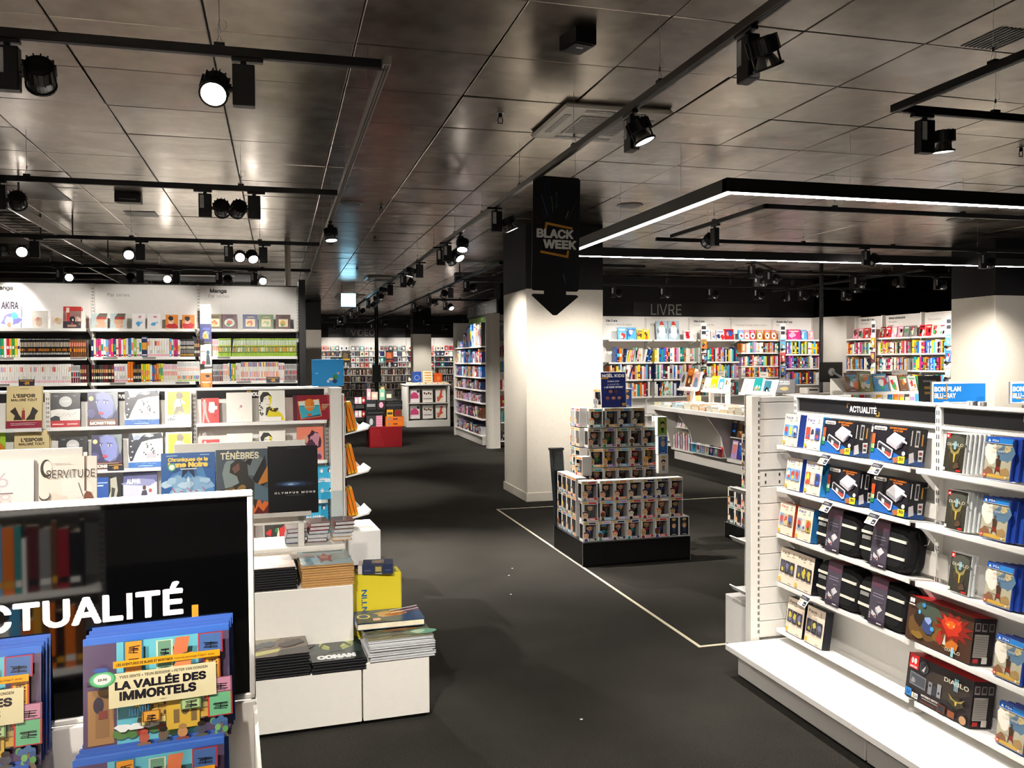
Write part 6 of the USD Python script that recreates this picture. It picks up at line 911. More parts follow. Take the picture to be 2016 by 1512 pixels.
for r_, z in enumerate(zr):
    rown = ('bottom', 'second', 'third')[r_]
    if r_ == 0:
        for k in range(6): figbox(2.247+.1195*k, 6.2, z, 0, 'boxed figure with {hair} hair and {bar} bar, '+f'{ordw(k+1)} from left in the bottom front row', hair=('maroon', 'sky', 'red', 'salmon', 'tan', 'maroon')[k], bar=('charcoal', 'lilac', 'navy', 'navy', 'red', 'red')[k])
        for k in range(2): sidebox(2.968+.09*k, 6.2, z, '#1b2036', ('#4a3426', '#6a5030')[k], '#3a4056', f'navy side-on figure box at the right end of the bottom row, {["inner", "outer"][k]} one')
    else:
        for k in range(6): figbox(2.388+.118*k, 6.205, z, 0, 'boxed figure with {hair} hair and {bar} bar, '+f'{ordw(k+2)} from left in the {rown} front row', hair=(('salmon', 'sky', 'maroon', 'tan', 'orange', 'black') if r_ == 1 else ('brown', 'brown', 'charcoal', 'black', 'black', 'charcoal'))[k], bar=(('sky', 'lilac', 'red', 'red', 'white', 'red') if r_ == 1 else ('orange', 'orange', 'cream', 'navy', 'navy', 'tan'))[k])
        figbox(2.243, 6.22, z, -8 if r_ == 1 else 0, 'boxed figure with {hair} hair turned at the left corner of the '+f'{rown} front row', w=.13, hair='charcoal' if r_ == 1 else 'tan')
    for k in range(4): figbox(2.262, 6.885-.118*k-.004, z, -90, 'boxed figure with {hair} hair, '+f'{ordw(k+1)} from the back on the left side, {rown} row')
MB().cbox(2.36-2.235, 3.1-2.235, .43, .68, .191, .562, 'black').build('core_block', BLACKM, FP)
for k, (x, y, rz) in enumerate(((2.345, 6.74, -70), (2.325, 6.6, -80))): figbox(x, y, .66, rz, 'boxed figure with {hair} hair standing loose on the left ledge, '+['rear one', 'front one'][k])
rowsU = ((.563, 'first upper', 2.53, 4), (.722, 'second upper', 2.524, 4), (.886, 'third upper', 2.401, 5), (1.048, 'top', 2.545, 3))
for i, (z, nme, x0, n) in enumerate(rowsU):
    for k in range(n): figbox(x0+.119*k, 6.5, z, 0, 'boxed figure with {hair} hair and {bar} bar, '+f'{ordw(k+1)} from left in the {nme} row', hair=(('tan', 'grey', 'salmon', 'charcoal'), ('amber', 'charcoal', 'red', 'amber'), ('brown', 'brown', 'tan', 'white', 'charcoal'), ('sky', 'charcoal', 'brown'))[i][k], body=(None if i != 1 else ('amber', 'grey', 'red', 'amber')[k]))
    if i != 2: figbox(2.41, 6.51, z, -12, 'boxed figure with {hair} hair turned at the left corner of the '+nme+' row', w=.117)
    for k in range(2): figbox(2.362, 6.83-.118*k, z, -90, 'boxed figure with {hair} hair, '+f'{["rear", "front"][k]} one on the left side of the {nme} row')
for k, (z, c, h_, b_, w_) in enumerate(((.66, '#d8d3ca', '#2a2320', '#7a6a58', 'white'), (.816, '#2a6ab8', '#caa080', '#4a78a8', 'blue'), (.972, '#7fa83a', '#2a2420', '#23262c', 'green'))): sidebox(2.995-.004*k, 6.45, z, c, h_, b_, f'{w_} side-on figure box in the column at the right of the pyramid')
for (x, y, z, lab) in ((2.48, 6.6, 1.204, 'grey boxed figure standing behind the left edge of the blue poster'),): figbox(x, y, z, -20, lab, hair='grey', body='grey', skin='grey')
sidebox(2.74, 6.6, 1.204, '#2a4a98', '#5a4030', '#34508a', 'blue figure box standing behind the right edge of the poster')
t = thing('poster_stand', 'navy poster reading NOEL KIDS standing on top of the figure pyramid', 'poster', (2.515, 6.5, 1.206), 0, 4)
MB().cbox(0, .222, 0, .006, 0, .295, '#e8e6e6', .001).build('board', CARD, t); MB().prism([(.006, 0), (.09, 0), (.006, .2)], .1, .103, '#e8e6e6', 'x').build('easel_back', CARD, t)
art(MB(), [('r', .025, .02, .975, .98, '#1f2a6b'), ('r', .02, .8, .3, .84, '#d08a34'), ('r', .26, .8, .31, .96, '#d08a34'), ('T', 'NOËL KIDS', .5, .85, .88, .075, '#e8e6ee', 3), ('T', 'FUNKO POP', .5, .715, .46, .036, '#dfe0ec', 2), ('T', '2 ACHETÉS', .5, .63, .46, .034, '#b8bce0', 1), ('T', '= LE 3EME OFFERT', .5, .55, .74, .045, '#e8e8f2', 3), ('r', .1, .08, .6, .086, '#4a56a0'), ('r', .82, .05, .95, .13, '#d99a34')] + [x for (cx, cy, c) in ((.38, .42, '#b8754a'), (.6, .42, '#5a3a3a'), (.25, .24, '#a8604a'), (.48, .24, '#c88a68'), (.7, .24, '#c08a6a')) for x in (('e', cx, cy+.03, .075, .045, c), ('r', cx-.035, cy-.06, cx+.035, cy, '#3a3a58'), ('e', cx-.03, cy+.03, .014, .01, '#1a1a26'), ('e', cx+.03, cy+.03, .014, .01, '#1a1a26'))], .222, .295, eps=.0003).build('print', CARD, t)
t = thing('carton_tray', 'dark edged clear carton leaning at the back left of the figure pyramid', 'tray', (2.27, 6.93, .0), 0, 0); MB().prism([(0, 0), (.1, 0), (.06, .85), (-.06, .85)], 0, .012, '#22252a', 'y').build('side_board', CARD, t); MB().prism([(0, .35), (.09, .35), (.06, .82), (-.03, .82)], -.012, -.001, '#8f9aa0', 'y').build('clear_front', ACRYL, t); MB().prism([(-.06, .83), (.06, .83), (.06, .85), (-.062, .85)], -.03, .03, '#15171a', 'y').build('dark_lid', PLASTIC, t)
for i, z in enumerate((.141, .3, .46, .62, .78)):
    for k in range(4): figbox(3.86+(.08 if i > 1 else 0), 6.86-.119*k-(.1 if i > 1 else 0), z, -90, 'boxed figure with {hair} hair, '+f'{ordw(k+1)} from left in row {["one", "two", "three", "four", "five"][i]} of the second stack')
MB().cbox(.21, .76, .1, .7, .141, .93, 'black').build('core_block', BLACKM, FQ)
# ---------------------------------------------------------------- children's book wall (LIVRE) and the right book wall
rk = random.Random(55)
BR = ('red', 'orange', 'yellow', 'sky', 'blue', 'teal', 'white', 'white', 'pink', 'crimson', 'white', 'navy', 'cream', 'turquoise', 'cream', 'salmon', 'grey', 'tan', 'white', 'amber', 'silver', 'maroon', 'charcoal', 'mint', 'lilac')
NV = ('white', 'white', 'cream', 'navy', 'black', 'teal', 'sky', 'yellow', 'crimson', 'grey', 'tan', 'white', 'orange', 'magenta', 'maroon', 'silver', 'olive', 'blue')
KW = Fr(0, 14.3, 0); KX = [5.66, 6.54, 7.42, 8.3, 9.18, 10.06]
un = shelfunit('children_wall', "tall white children's book shelving under the LIVRE sign", KW, 5, .88, 5.66, (1.955, 1.55, 1.24, .93, .6), .34, 2.39, (.4, .14), lip=.03, skip={(3, 1), (3, 2), (3, 3), (4, 1), (4, 2), (4, 3)})
for i, zs in ((3, (1.715, 1.465, 1.255, .93)), (4, (1.68, 1.41, 1.11, .8))):
    for z in zs: MB().cbox(KX[i]+.02, KX[i+1]-.02, 0, .33, z-.028, z, '#eceae6', .003).build('shelf', LACQ, un)
def sign(x, y, t1, t2, parent=un, w1=.3, w2=.5):
    q = MB(); fm = lambda a, b, e: np.stack([x+a, y-.0005-e, b], 1)
    if t1: art(q, [('T', t1, .1+w1/2, 2.29, w1, .036, '#2b2826', 2)], 1, 1, fm)
    art(q, [('T', t2, .1+w2/2, 2.225, w2, .034, '#a09a92', 0)], 1, 1, fm).build('header_lettering', CARD, parent)
for i, (a, b, w1, w2) in enumerate((('Dès 3 ans', 'Albums / Héros & contes', .22, .5), ('', 'Vie quotidienne', 0, .36), ('Dès 6 ans', 'Documents & activités', .22, .42), ('', 'Premières lectures / Héros & séries', 0, .66), ('Roman dès 9 ans', 'Par auteur', .34, .2))): sign(KX[i], .333, a, b, un, w1, w2)
def rowspines(name, what, x0, x1, z, y, h, pal, phrase, group, rz=0, fr=None, d=.16, tmin=.018, tmax=.042, mb=None, lean=0, gap=.04, rnd=rk, cat='book'):
    x, i = x0, 0; ln = 0
    while True:
        t = rnd.uniform(tmin, tmax); 
        if x+t > x1: break
        if lean and ln <= 0 and rnd.random() < lean: ln = rnd.randint(3, 7)
        ro = rnd.uniform(9, 15) if ln > 0 else 0; ln -= 1
        c = rnd.choice(pal); hh = h*rnd.uniform(.78, 1.0); i += 1
        b = [(.08, .08+.1*rnd.random(), rnd.choice(('white', 'black', 'amber', 'cream', 'navy'))), (.4, .4+.35*rnd.random(), rnd.choice(pal))] if rnd.random() < .75 else []
        if ro: x += hh*.02
        p = fr(x, y, z) if fr else (x, y, z)
        spine(p, rz, t-.0012, hh, d, c, b, f'{nm(c)} {what}, {ordw(i)} from left {phrase}', cat, group, name, roll=-ro*0+ro, mb=mb, M=GLOSS)
        x += t
    return i
SN = {1: 'second', 2: 'third', 3: 'fourth'}; BN = ('first', 'second', 'third', 'fourth', 'fifth')
hid = MB()
for i in range(5):
    a, b = KX[i]+.03, KX[i+1]-.03
    zz = {3: (1.715, 1.465, 1.255), 4: (1.68, 1.41, 1.11)}.get(i, (1.55, 1.24, .93))
    for k, z in enumerate(zz):
        deep = k == 2; h = .22 if i == 3 else .24 if i == 4 else .27
        rowspines('picture_book', 'picture book', a + (.12 if (i, k) == (0, 0) else 0), b, z+.001, 14.305, h if not (i == 3) else .2, BR if i < 4 else NV+('navy', 'purple'), f'on the {SN[k+1]} shelf of the {BN[i]} LIVRE bay', f'{SN[k+1]} shelf of the {BN[i]} LIVRE bay', mb=hid if deep and i < 3 else None, lean=.05 if i != 3 else .02, tmin=.024, tmax=.05)
tag(hid.build('picture_book_row', GLOSS), "half hidden lower rows of children's books behind the tables", 'books', None, 'stuff')
def kface(x, w, h, base, pal, label, z=1.956, y=14.4, t=.03, sh=None): book((x, y, z), 0, w, h, t, base, [('r', 0, 0, 1, 1, base)]+(sh or rndcover(rk, base, pal)[1]), label, 'book', None, 'picture_book_cover', tilt=8, small=True)
L2 = ('left', 'right')
for k in range(2): kface(5.9+.19*k, .17, .225, 'sky', ('white', 'blue', 'red'), f'sky-blue picture book standing face out in the first LIVRE bay, {L2[k]} one')
for k in range(2): kface(6.27+.125*k, .12, .19, 'yellow', ('orange', 'brown', 'white'), f'yellow picture book standing face out in the first LIVRE bay, {L2[k]} one')
for k in range(2): kface(6.66+.235*k, .225, .35, 'silver', (), f'large picture book of a white bird in a red cap, {L2[k]} one', sh=[('r', 0, 0, 1, 1, '#9fb6c4'), ('p', blob(.5, .4, .36, rk, 12, .36, .12), '#f4f4f2'), ('e', .5, .74, .16, .1, '#f0ece0'), ('p', [(.34, .8), (.36, .92), (.5, 1), (.64, .92), (.68, .8)], '#c8302c'), ('r', .32, .77, .72, .82, '#c8402c'), ('e', .5, .68, .07, .03, '#e8b83a'), ('e', .42, .74, .02, .014, 'black'), ('e', .58, .74, .02, .014, 'black'), ('p', blob(.15, .45, .1, rk, 9, .16), '#5f7686'), ('p', blob(.85, .45, .1, rk, 9, .16), '#5f7686')])
for k, (x, w, h, c) in enumerate(((7.2, .16, .17, 'white'), (7.55, .19, .19, 'white'), (7.76, .09, .16, 'cream'), (7.87, .16, .18, 'white'), (8.03, .2, .2, 'red'))): kface(x, w, h, c, ('red', 'blue', 'pink', 'navy'), f'{c} patterned book face out on top of the third LIVRE bay, {ordw(k+1)} one')
for k, (x, c) in enumerate(((8.33, 'sky'), (8.45, 'salmon'), (8.57, 'red'), (8.72, 'amber'), (8.88, 'orange'), (9.02, 'orange'))): kface(x, .115, .185, c, (), f'{c} early reader with white oval, {ordw(k+1)} from left atop the fourth LIVRE bay', sh=[('e', .5, .42, .42, .34, '#f4ece0'), ('p', blob(.5, .4, .2, rk, 9, .14), rk.choice(('brown', 'navy', 'red'))), ('r', .15, .82, .85, .93, 'lilac')])
for k, (x, w, h, c) in enumerate(((9.24, .11, .19, 'olive'), (9.38, .28, .2, 'magenta'), (9.68, .12, .19, 'sky'), (9.82, .12, .17, 'pink'))): kface(x, w, h, c, ('white', 'cream', 'pink'), f'{PALN.get(c, c)} book face out on top of the fifth LIVRE bay, {ordw(k+1)} one')
def strip(x, y, rz, label, n=4, zb=1.0):
    t = thing('display_strip', label, 'display strip', (x, y, zb), rz); MB().cbox(0, .115, .02, .03, 0, 1.26, '#f2f0ec', .003).build('strip', PLASTIC, t); MB().box(.05, .065, .03, .122, .5, .51, 'silver').build('hook_arm', STEEL, t); MB().box(.015, .1, .019, .02, 1.05, 1.11, 'charcoal').build('sign_block', CARD, t); MB().box(.015, .1, .019, .02, 1.14, 1.2, 'charcoal').build('sign_block', CARD, t)
    for k in range(n): MB().cbox(0, .115, -.012, .02, .03+.25*k, .038+.25*k, '#8d8a86', .001).build('pocket_ledge', PLASTIC, t); MB().box(0, .05, -.0135, -.012, .0+.25*k, .038+.25*k, 'black').build('price_label', CARD, t)
    F_ = Fr(x, y, rz)
    for k in range(n):
        b, s = rndcover(rk, None, BR); p = F_(.005, 0, zb+.039+.25*k); book(p, rz, .105, .17, .012, b, [('r', 0, 0, 1, 1, b)]+s, f'{nm(b)} book, {ordw(k+1)} from the bottom of the {label}', 'book', None, 'strip_book', tilt=3, small=True)
strip(7.44, 14.18, 0, 'strip on the third LIVRE bay'); strip(9.08, 14.18, 0, 'strip on the fifth LIVRE bay')
t = thing('wall_sign', 'white LIVRE lettering on a black board above the book wall', 'sign', (0, 14.778, 0)); MB().box(6.35, 9.2, -.012, 0, 2.39, 2.66, '#141416').build('board', CARD, t)
art(MB(), [('T', 'LIVRE', 7.02, 2.43, .62, .2, '#a9a7a4', 0)], 1, 1, lambda x, y, e: np.stack([x, -.0125-e, y], 1)).build('lettering', CARD, t)
# right wall, facing -x : local x runs toward the camera
RW = Fr(10.28, 13.9, -90); RB = (.75, .97, .93, .97, .97)
xs = [0]
for b in RB: xs.append(xs[-1]+b)
un2 = thing('novel_wall', 'tall white shelving of novels along the right side wall', 'shelving unit', RW(0, 0, 0), -90)
for i in range(5):
    MB().box(xs[i]+.01, xs[i+1]-.01, .27, .285, 0, 2.36, '#e6e2dc').build('back_panel', LACQ, un2); MB().cbox(xs[i]-.015, xs[i]+.015, .2, .29, 0, 2.37, '#eceae6', .003).build('upright', LACQ, un2)
    for z in (1.955, 1.675, 1.39, 1.1, .8): MB().cbox(xs[i]+.017, xs[i+1]-.017, 0, .27, z-.03, z, '#eceae6', .003).build('shelf', LACQ, un2)
    MB().cbox(xs[i]+.01, xs[i+1]-.01, 0, .27, .02, .16, '#dedad4', .003).build('base', LACQ, un2)
for i, (a, b, w1, w2) in enumerate((('Roman dès 9 ans', 'Par auteur', .36, .22), ('Roman adolescents', 'Par auteur', .42, .22), ('', 'Par auteur', 0, .3))): sign(xs[i], .2695, a, b, un2, w1, w2)
NB = ('far', 'second', 'middle', 'fourth', 'near')
for i in range(4):
    for k, z in enumerate((1.675, 1.39, 1.1)):
        if k == 2 and i > 2: continue
        rowspines('novel', 'novel', xs[i]+.03, xs[i+1]-.03, z+.001, .004, .225, NV, f'on the {SN[k+1]} shelf of the {NB[i]} novel bay', f'{SN[k+1]} shelf of the {NB[i]} novel bay', rz=-90, fr=RW, tmin=.022, tmax=.05)
    x = xs[i]+.05; k = 0; c = 'olive'
    while x < xs[i+1]-.17:
        if k % 2 == 0: c = rk.choice(('olive', 'red', 'cream', 'teal', 'white', 'pink', 'grey'))
        book(RW(x, .12, 1.956), -90, .125, .195, .025, c, [('r', 0, 0, 1, 1, c)]+rndcover(rk, c, ('white', 'black', 'crimson', 'cream', 'green'))[1], f'{c} novel face out on top of the {NB[i]} novel bay, {ordw(k+1)} from left', 'book', None, 'novel_cover', tilt=8, small=True); x += .15; k += 1
strip(10.2, 13.1, -90, 'strip on the second novel bay'); strip(10.2, 11.32, -90, 'strip on the fourth novel bay')

# ---------------------------------------------------------------- children's table gondola in mid view
KT = Fr(6.1, 12.62, -90)                                          # local x toward the camera, local y to the right
t = thing('book_table', "long white children's table gondola with racks and book trays beneath", 'display table', KT(0, 0, 0), -90)
MB().cbox(-.02, 3.6, -.4, 1.0, .845, .865, '#e9e6e0', .004).build('table_top', LACQ, t); MB().box(0, 3.6, -.403, -.4, .805, .862, '#efece8').build('price_rail', PLASTIC, t)
MB().cbox(0, 3.6, -.02, .9, .15, .18, '#e9e6e0', .003).build('base_deck', LACQ, t); MB().cbox(.02, 3.58, .03, .045, .0, .15, '#dcd8d2', .002).build('kick_plate', LACQ, t); MB().box(0, 3.6, .42, .44, .18, .845, '#cfcbc4').build('back_panel', LACQ, t)
for x in (0, .8, 1.75, 2.7, 3.58): MB().prism([(-.02, .18), (.42, .18), (.42, .845), (-.36, .845), (-.1, .5)], x, x+.018, '#dedad4', 'x').build('divider', LACQ, t)
MB().cbox(.02, .79, .05, .42, .5, .515, '#e6e3dd', .002).build('inner_shelf', LACQ, t); MB().cbox(1.78, 2.7, -.02, .42, .18, .2, '#e6e3dd', .002).build('inner_shelf', LACQ, t)
MB().box(.78, 1.78, -.1, -.095, .2, .33, '#dfe3e4').build('clear_tray_front', ACRYL, t); MB().box(.78, 1.78, -.101, -.094, .325, .335, '#f2f0ec').build('tray_rim', PLASTIC, t); MB().box(.78, 1.78, -.1, .1, .19, .2, '#f2f0ec').build('tray_floor', PLASTIC, t)
for k in range(5): book(KT(.06+.145*k, .06, .516), -90, .12, .19, .02, ('white', 'cream', 'silver', 'white', 'lilac')[k], rndcover(rk, 'white', ('pink', 'silver', 'lilac', 'cream'))[1], f'pale board book face out on the inner shelf under the table, {ordw(k+1)} from left', 'book', None, 'board_book', tilt=8, small=True)
for k in range(12): book(KT(.05+.058*k, .0+.01*(k % 3), .181), -90, .045, .2+.03*(k % 3), .12, ('white', 'pink', 'silver', 'white', 'lilac', 'cream')[k % 6], [('r', .2, .3, .8, .7, ('silver', 'pink', 'sky')[k % 3])], f'pale book standing under the table left section, {ordw(k+1)} from left', 'book', None, 'board_book', tilt=0, small=True)
for k in range(7): book(KT(.8+.135*k, -.06, .201), -90, .115, .14, .02, ('sky', 'white', 'silver', 'cream', 'navy', 'grey', 'red')[k], [('p', blob(.5, .5, .3, rk, 9), ('teal', 'red', 'lilac', 'salmon', 'pink', 'white', 'crimson')[k])], f'small book in the clear tray under the table, {ordw(k+1)} from left', 'book', None, 'tray_book', tilt=6, small=True)
for k in range(9):
    c = ('tan', 'navy', 'black', 'maroon', 'black', 'amber', 'teal', 'tan', 'teal')[k]; L_ = .16+.1*rk.random()
    p = thing('hanging_pouch', f'{c} hanging gift pouch, {ordw(k+1)} from left on the hooks under the table', 'pouch', KT(.92+.085*k, .28, .8-L_), -90); MB().cbox(0, .06, 0, .03, 0, L_, c, .008).build('pouch', FABRIC, p); MB().tube([(.03, .01, L_), (.03, .12, L_+.02)], .002, 'silver', 4).build('hook_wire', STEEL, p)
    art(MB(), [('r', .15, .5, .85, .8, ('cream', 'orange', 'red', 'tan', 'crimson', 'olive', 'sky', 'red', 'navy')[k])], .06, L_, eps=.0006).build('print', CARD, p)
for k in range(2):
    for j in range(5): book(KT(1.82+.17*j, .02, .205+.3*k), -90, .15, .25, .02, ('lilac', 'indigo', 'black', 'brown', 'charcoal')[(j+2*k) % 5], [('p', blob(.5, .55, .32, rk, 11), ('salmon', 'blue', 'tan', 'orange', 'teal')[(j+k) % 5]), ('r', .1, .8, .9, .92, 'cream')], f'picture book face out under the right table section, {ordw(j+1)} in the {["lower", "upper"][k]} row', 'book', None, 'picture_book_cover', tilt=9, small=True)
MB().cbox(1.8, 2.69, .02, .42, .49, .505, '#e6e3dd', .002).build('inner_shelf', LACQ, t)
i = 0
for y in (-.34, -.08):
    x = .05
    while x < 3.4:
        w = .16+.08*rk.random(); n = rk.randint(2, 5) if not 1.0 < x < 1.8 else 5; c = rk.choice(('white', 'cream', 'sky', 'white', 'tan', 'mint', 'silver', 'salmon')); i += 1
        if 1.55 < x < 1.72 and y < -.3: c = 'orange'
        st = thing('book_pile', None, None) if 0 else None
        for k in range(n): book(KT(x+.006*rk.random(), y+.006*rk.random(), .866+.018*k), -90+rk.uniform(-3, 3), w-.03, .2, .0172, c if rk.random() < .7 else 'white', [('p', blob(.5, .5, .25, rk, 8), rk.choice(BR))] if k == n-1 else None, f'{nm(c)} picture book, {ordw(n-k)} from top of pile {ordw(i)} on the children table', 'book', f'pile {ordw(i)} on the children table', 'piled_picture_book', tilt=0, lie=True, small=True)
        x += w
def rack(x0, x1, y, z, label, posts):
    t = thing('book_rack', label, 'book rack', KT(0, 0, 0), -90)
    MB().prism([(y, z), (y, z+.012), (y+.02, z+.012), (y+.09, z+.22), (y+.1, z+.22), (y+.03, z)], x0, x1, '#efece8', 'x').build('rack_tray', LACQ, t); MB().box(x0, x1, y-.004, y, z-.004, z+.03, '#f0eeea').build('rack_lip', PLASTIC, t)
    for x in posts: MB().cbox(x, x+.06, y+.04, y+.1, .866, z+.1, '#d9d4cb', .003).build('rack_post', LACQ, t)
rack(-.02, .62, .1, 1.1, 'white sloped rack over the table holding animal books', (.35,)); rack(.78, 1.52, .1, 1.1, 'white sloped rack over the table holding the yellow book', (.95, 1.44)); rack(1.9, 2.75, .1, 1.1, 'white sloped rack over the table holding teal books', (1.98, 2.6))
def rb(x, w, h, c, sh, label, t=.04, y=.125, z=1.113): book(KT(x, y, z), -90, w, h, t, c, [('r', 0, 0, 1, 1, c)]+sh, label, 'book', None, 'rack_book', tilt=14, small=True)
rb(-.02, .17, .29, 'silver', [('e', .5, .62, .3, .26, '#77726c'), ('p', blob(.5, .58, .17, rk, 11, .2), '#3f3c3a'), ('r', .1, .06, .8, .16, '#6a655f')], 'grey gorilla picture book at the left of the table rack'); rb(.17, .22, .35, '#d8772c', [('p', [(.12, .0), (.12, .6), (.2, .76), (.3, .66), (.7, .66), (.8, .76), (.88, .6), (.88, 0)], '#5a3424'), ('e', .5, .42, .16, .12, '#e8c88a'), ('e', .5, .46, .06, .04, '#2a1a14'), ('r', .25, .84, .75, .9, '#e8a05a')], 'orange picture book with a brown bear on the table rack', t=.06); rb(.42, .19, .3, '#d9a8a0', [('p', blob(.5, .4, .28, rk, 12, .36), '#5f86a8'), ('p', blob(.5, .3, .14, rk, 10, .2), '#7fa0b8'), ('r', .2, .88, .8, .94, '#f0d8d0')], 'pink picture book with a blue creature on the table rack')
rb(.8, .14, .12, '#e6dfd0', [('p', blob(.5, .4, .15, rk, 9, .2), '#7a6a4a')], 'small cream book left of the yellow book'); rb(1.0, .2, .24, '#e8d820', [('p', blob(.5, .3, .3, rk, 11, .25), '#d9c8a0'), ('r', .15, .8, .85, .9, '#f4ec7a')], 'bright yellow picture book on the middle rack', t=.06); rb(1.24, .15, .2, 'sky', [('r', .2, .3, .8, .75, '#e8eef0'), ('p', blob(.5, .25, .2, rk, 9, .1), '#c85a4a')], 'light blue picture book right of the yellow book')
for k in range(5): rb(1.42+.02*k, .018, .19-.01*k, ('tan', 'brown', 'white', 'cream', 'tan')[k], [], f'slim book edge in the row right of the yellow book, {ordw(k+1)}', y=.13)
rb(1.92, .19, .2, '#eceae4', [('p', blob(.3+.1*k, .3+.12*k, .04, rk, 7), ('red', 'teal', 'amber', 'navy')[k]) for k in range(4)] + [('r', .3, .5, .7, .54, '#9a958e')], 'white dotted picture book on the right rack'); rb(2.2, .2, .23, 'teal', [('p', blob(.25+.17*k, .35+.1*(k % 2), .12, rk, 8), ('salmon', 'cream', 'orange', 'mint')[k]) for k in range(4)], 'teal picture book with pale shapes on the right rack'); rb(2.46, .16, .2, '#3f7f94', [('p', blob(.5, .35, .25, rk, 10, .2), '#1a2024'), ('p', blob(.55, .3, .12, rk, 8), '#e8e8e4')], 'blue book with a black and white animal on the right rack')
carton(KT(.12, .2, .866), -90, .18, .15, .16, 'tan', label='brown cardboard box standing on the children table', cat='box', tilt=0)
for k, (x, lab) in enumerate(((.98, 'left'), (2.15, 'right'))): t = thing('category_card', f'grey Tout-petits category card above the rack, {lab} one', 'sign', KT(x, .28, 1.34), -90); MB().cbox(0, .2, 0, .006, 0, .075, '#a9a49e', .001).build('card', PLASTIC, t); art(MB(), [('T', 'Tout-petits', .45, .4, .6, .28, '#4a4642', 1)], .2, .075, eps=.0004).build('lettering', CARD, t); MB().cbox(.09, .105, .0, .006, -.474, 0, '#a9a49e', .001).build('stem', PLASTIC, t)
t = thing('counter_sign', 'dark DEVENEZ ADHERENT sign tilted on the service counter', 'sign', (7.0, 11.12, 1.1), -62, 8); MB().cbox(0, .34, 0, .012, 0, .2, '#4a494b', .002).build('board', CARD, t); art(MB(), [('T', 'DEVENEZ', .5, .76, .45, .11, '#c9c7c4', 1), ('T', 'ADHÉRENT', .5, .6, .5, .11, '#c9c7c4', 1), ('p', blob(.5, .3, .18, rk, 10, .16), '#8a7a4a')], .34, .2, eps=.0004).build('print', CARD, t)
t = thing('service_counter', 'dark service counter with white ledge in front of the novel wall', 'counter', (7.16, 10.56, 0)); MB().cbox(0, 1.4, 0, .5, 0, 1.06, '#1c1b1c', .004).build('counter_body', BLACKM, t); MB().cbox(-.03, 1.43, -.0, .53, 1.06, 1.085, '#d9d5ce', .004).build('counter_top', LACQ, t)
t = thing('monitor', 'black computer monitor seen from behind on a silver arm', 'monitor', (7.6, 10.85, 1.25)); MB().cbox(0, .38, 0, .03, 0, .29, '#101011', .006).build('screen_back', PLASTIC, t); MB().lathe([(.05, -.012), (.06, 0)], 'silver', 14, (np.array([[1, 0, 0], [0, 0, 1], [0, 1, 0]]), np.array([.19, -.004, .15]))).build('mount_plate', STEEL, t); MB().tube([(.19, -.02, .15), (.3, -.05, .08), (.5, -.06, 0), (.52, -.06, -.16)], .018, 'silver', 8).build('arm', STEEL, t)
t = thing('printer', 'small pale receipt printer beside the monitor', 'printer', (7.3, 10.72, 1.086)); MB().cbox(0, .2, 0, .2, 0, .09, '#cfcbc4', .01).build('body', PLASTIC, t); MB().cbox(.03, .17, -.004, .03, .05, .07, '#2a2a2c', .003).build('paper_slot', PLASTIC, t)
t = thing('activity_table', 'white display rack of activity books beside the service counter', 'display table', (7.35, 9.95, 0)); MB().cbox(0, 1.75, 0, .55, 0, .95, '#dcd8d2', .004).build('body', LACQ, t); MB().prism([(0, .95), (.0, 1.12), (.04, 1.14), (.3, 1.32), (.32, 1.32), (.32, .95)], .0, 1.5, '#e6e3dd', 'x').build('sloped_rack', LACQ, t); MB().box(.0, 1.5, -.006, 0, 1.1, 1.14, '#efece8').build('lip', PLASTIC, t)
for k in range(16): spine((7.4+.09*k, 9.935, .97), 0, .07, .13, .03, rk.choice(BR), [(.3, .7, rk.choice(BR))], f'colourful small box on the lower lip of the activity rack, {ordw(k+1)} from left', 'book', 'row below the activity rack', 'activity_box') if k < 15 else None
for k, (x, w, h, c, lab) in enumerate(((7.4, .2, .27, 'brown', 'brown activity book with green and red shapes'), (7.62, .2, .28, 'olive', 'olive activity book with bright card shapes'), (7.84, .22, .25, '#3f86b4', 'blue activity book with a pale plane'), (8.1, .13, .22, 'white', 'white slim activity book'), (8.25, .13, .22, 'brown', 'brown novel with a golden figure'), (8.4, .13, .21, 'silver', 'silver novel with red fruit'), (8.55, .13, .21, 'green', 'green framed novel'), (8.7, .13, .22, 'cream', 'cream novel with a crown'))): book((x, 9.96, 1.142), 0, w, h, .02, c, rndcover(rk, c, ('green', 'red', 'orange', 'sky', 'cream', 'white'))[1], lab+' on the sloped rack', 'book', None, 'activity_book', tilt=16, small=True)
t = thing('tall_sign', 'tall dark angled sign with gold lines behind the blue promotional signs', 'sign', (6.88, 8.0, 1.0), -14, 6); MB().cbox(0, .25, 0, .012, 0, .4, '#2c2b2c', .002).build('board', CARD, t); art(MB(), [('r', .2, .82, .8, .87, '#8a8680'), ('r', .25, .62, .75, .7, '#b08a3a'), ('r', .25, .48, .7, .55, '#b08a3a')], .25, .4, eps=.0004).build('print', CARD, t); MB().cbox(.1, .13, 0, .01, -1.0, 0, '#2c2b2c', .002).build('post', BLACKM, t)
t = thing('category_card', 'grey Des 9 ans category card above the activity rack', 'sign', (8.3, 10.2, 1.36)); MB().cbox(0, .26, 0, .006, 0, .07, '#a9a49e', .001).build('card', PLASTIC, t); art(MB(), [('T', 'Dès 9 ans', .3, .4, .4, .28, '#4a4642', 1)], .26, .07, eps=.0004).build('lettering', CARD, t); MB().cbox(.12, .135, .0, .006, -.2, 0, '#a9a49e', .001).build('stem', PLASTIC, t)

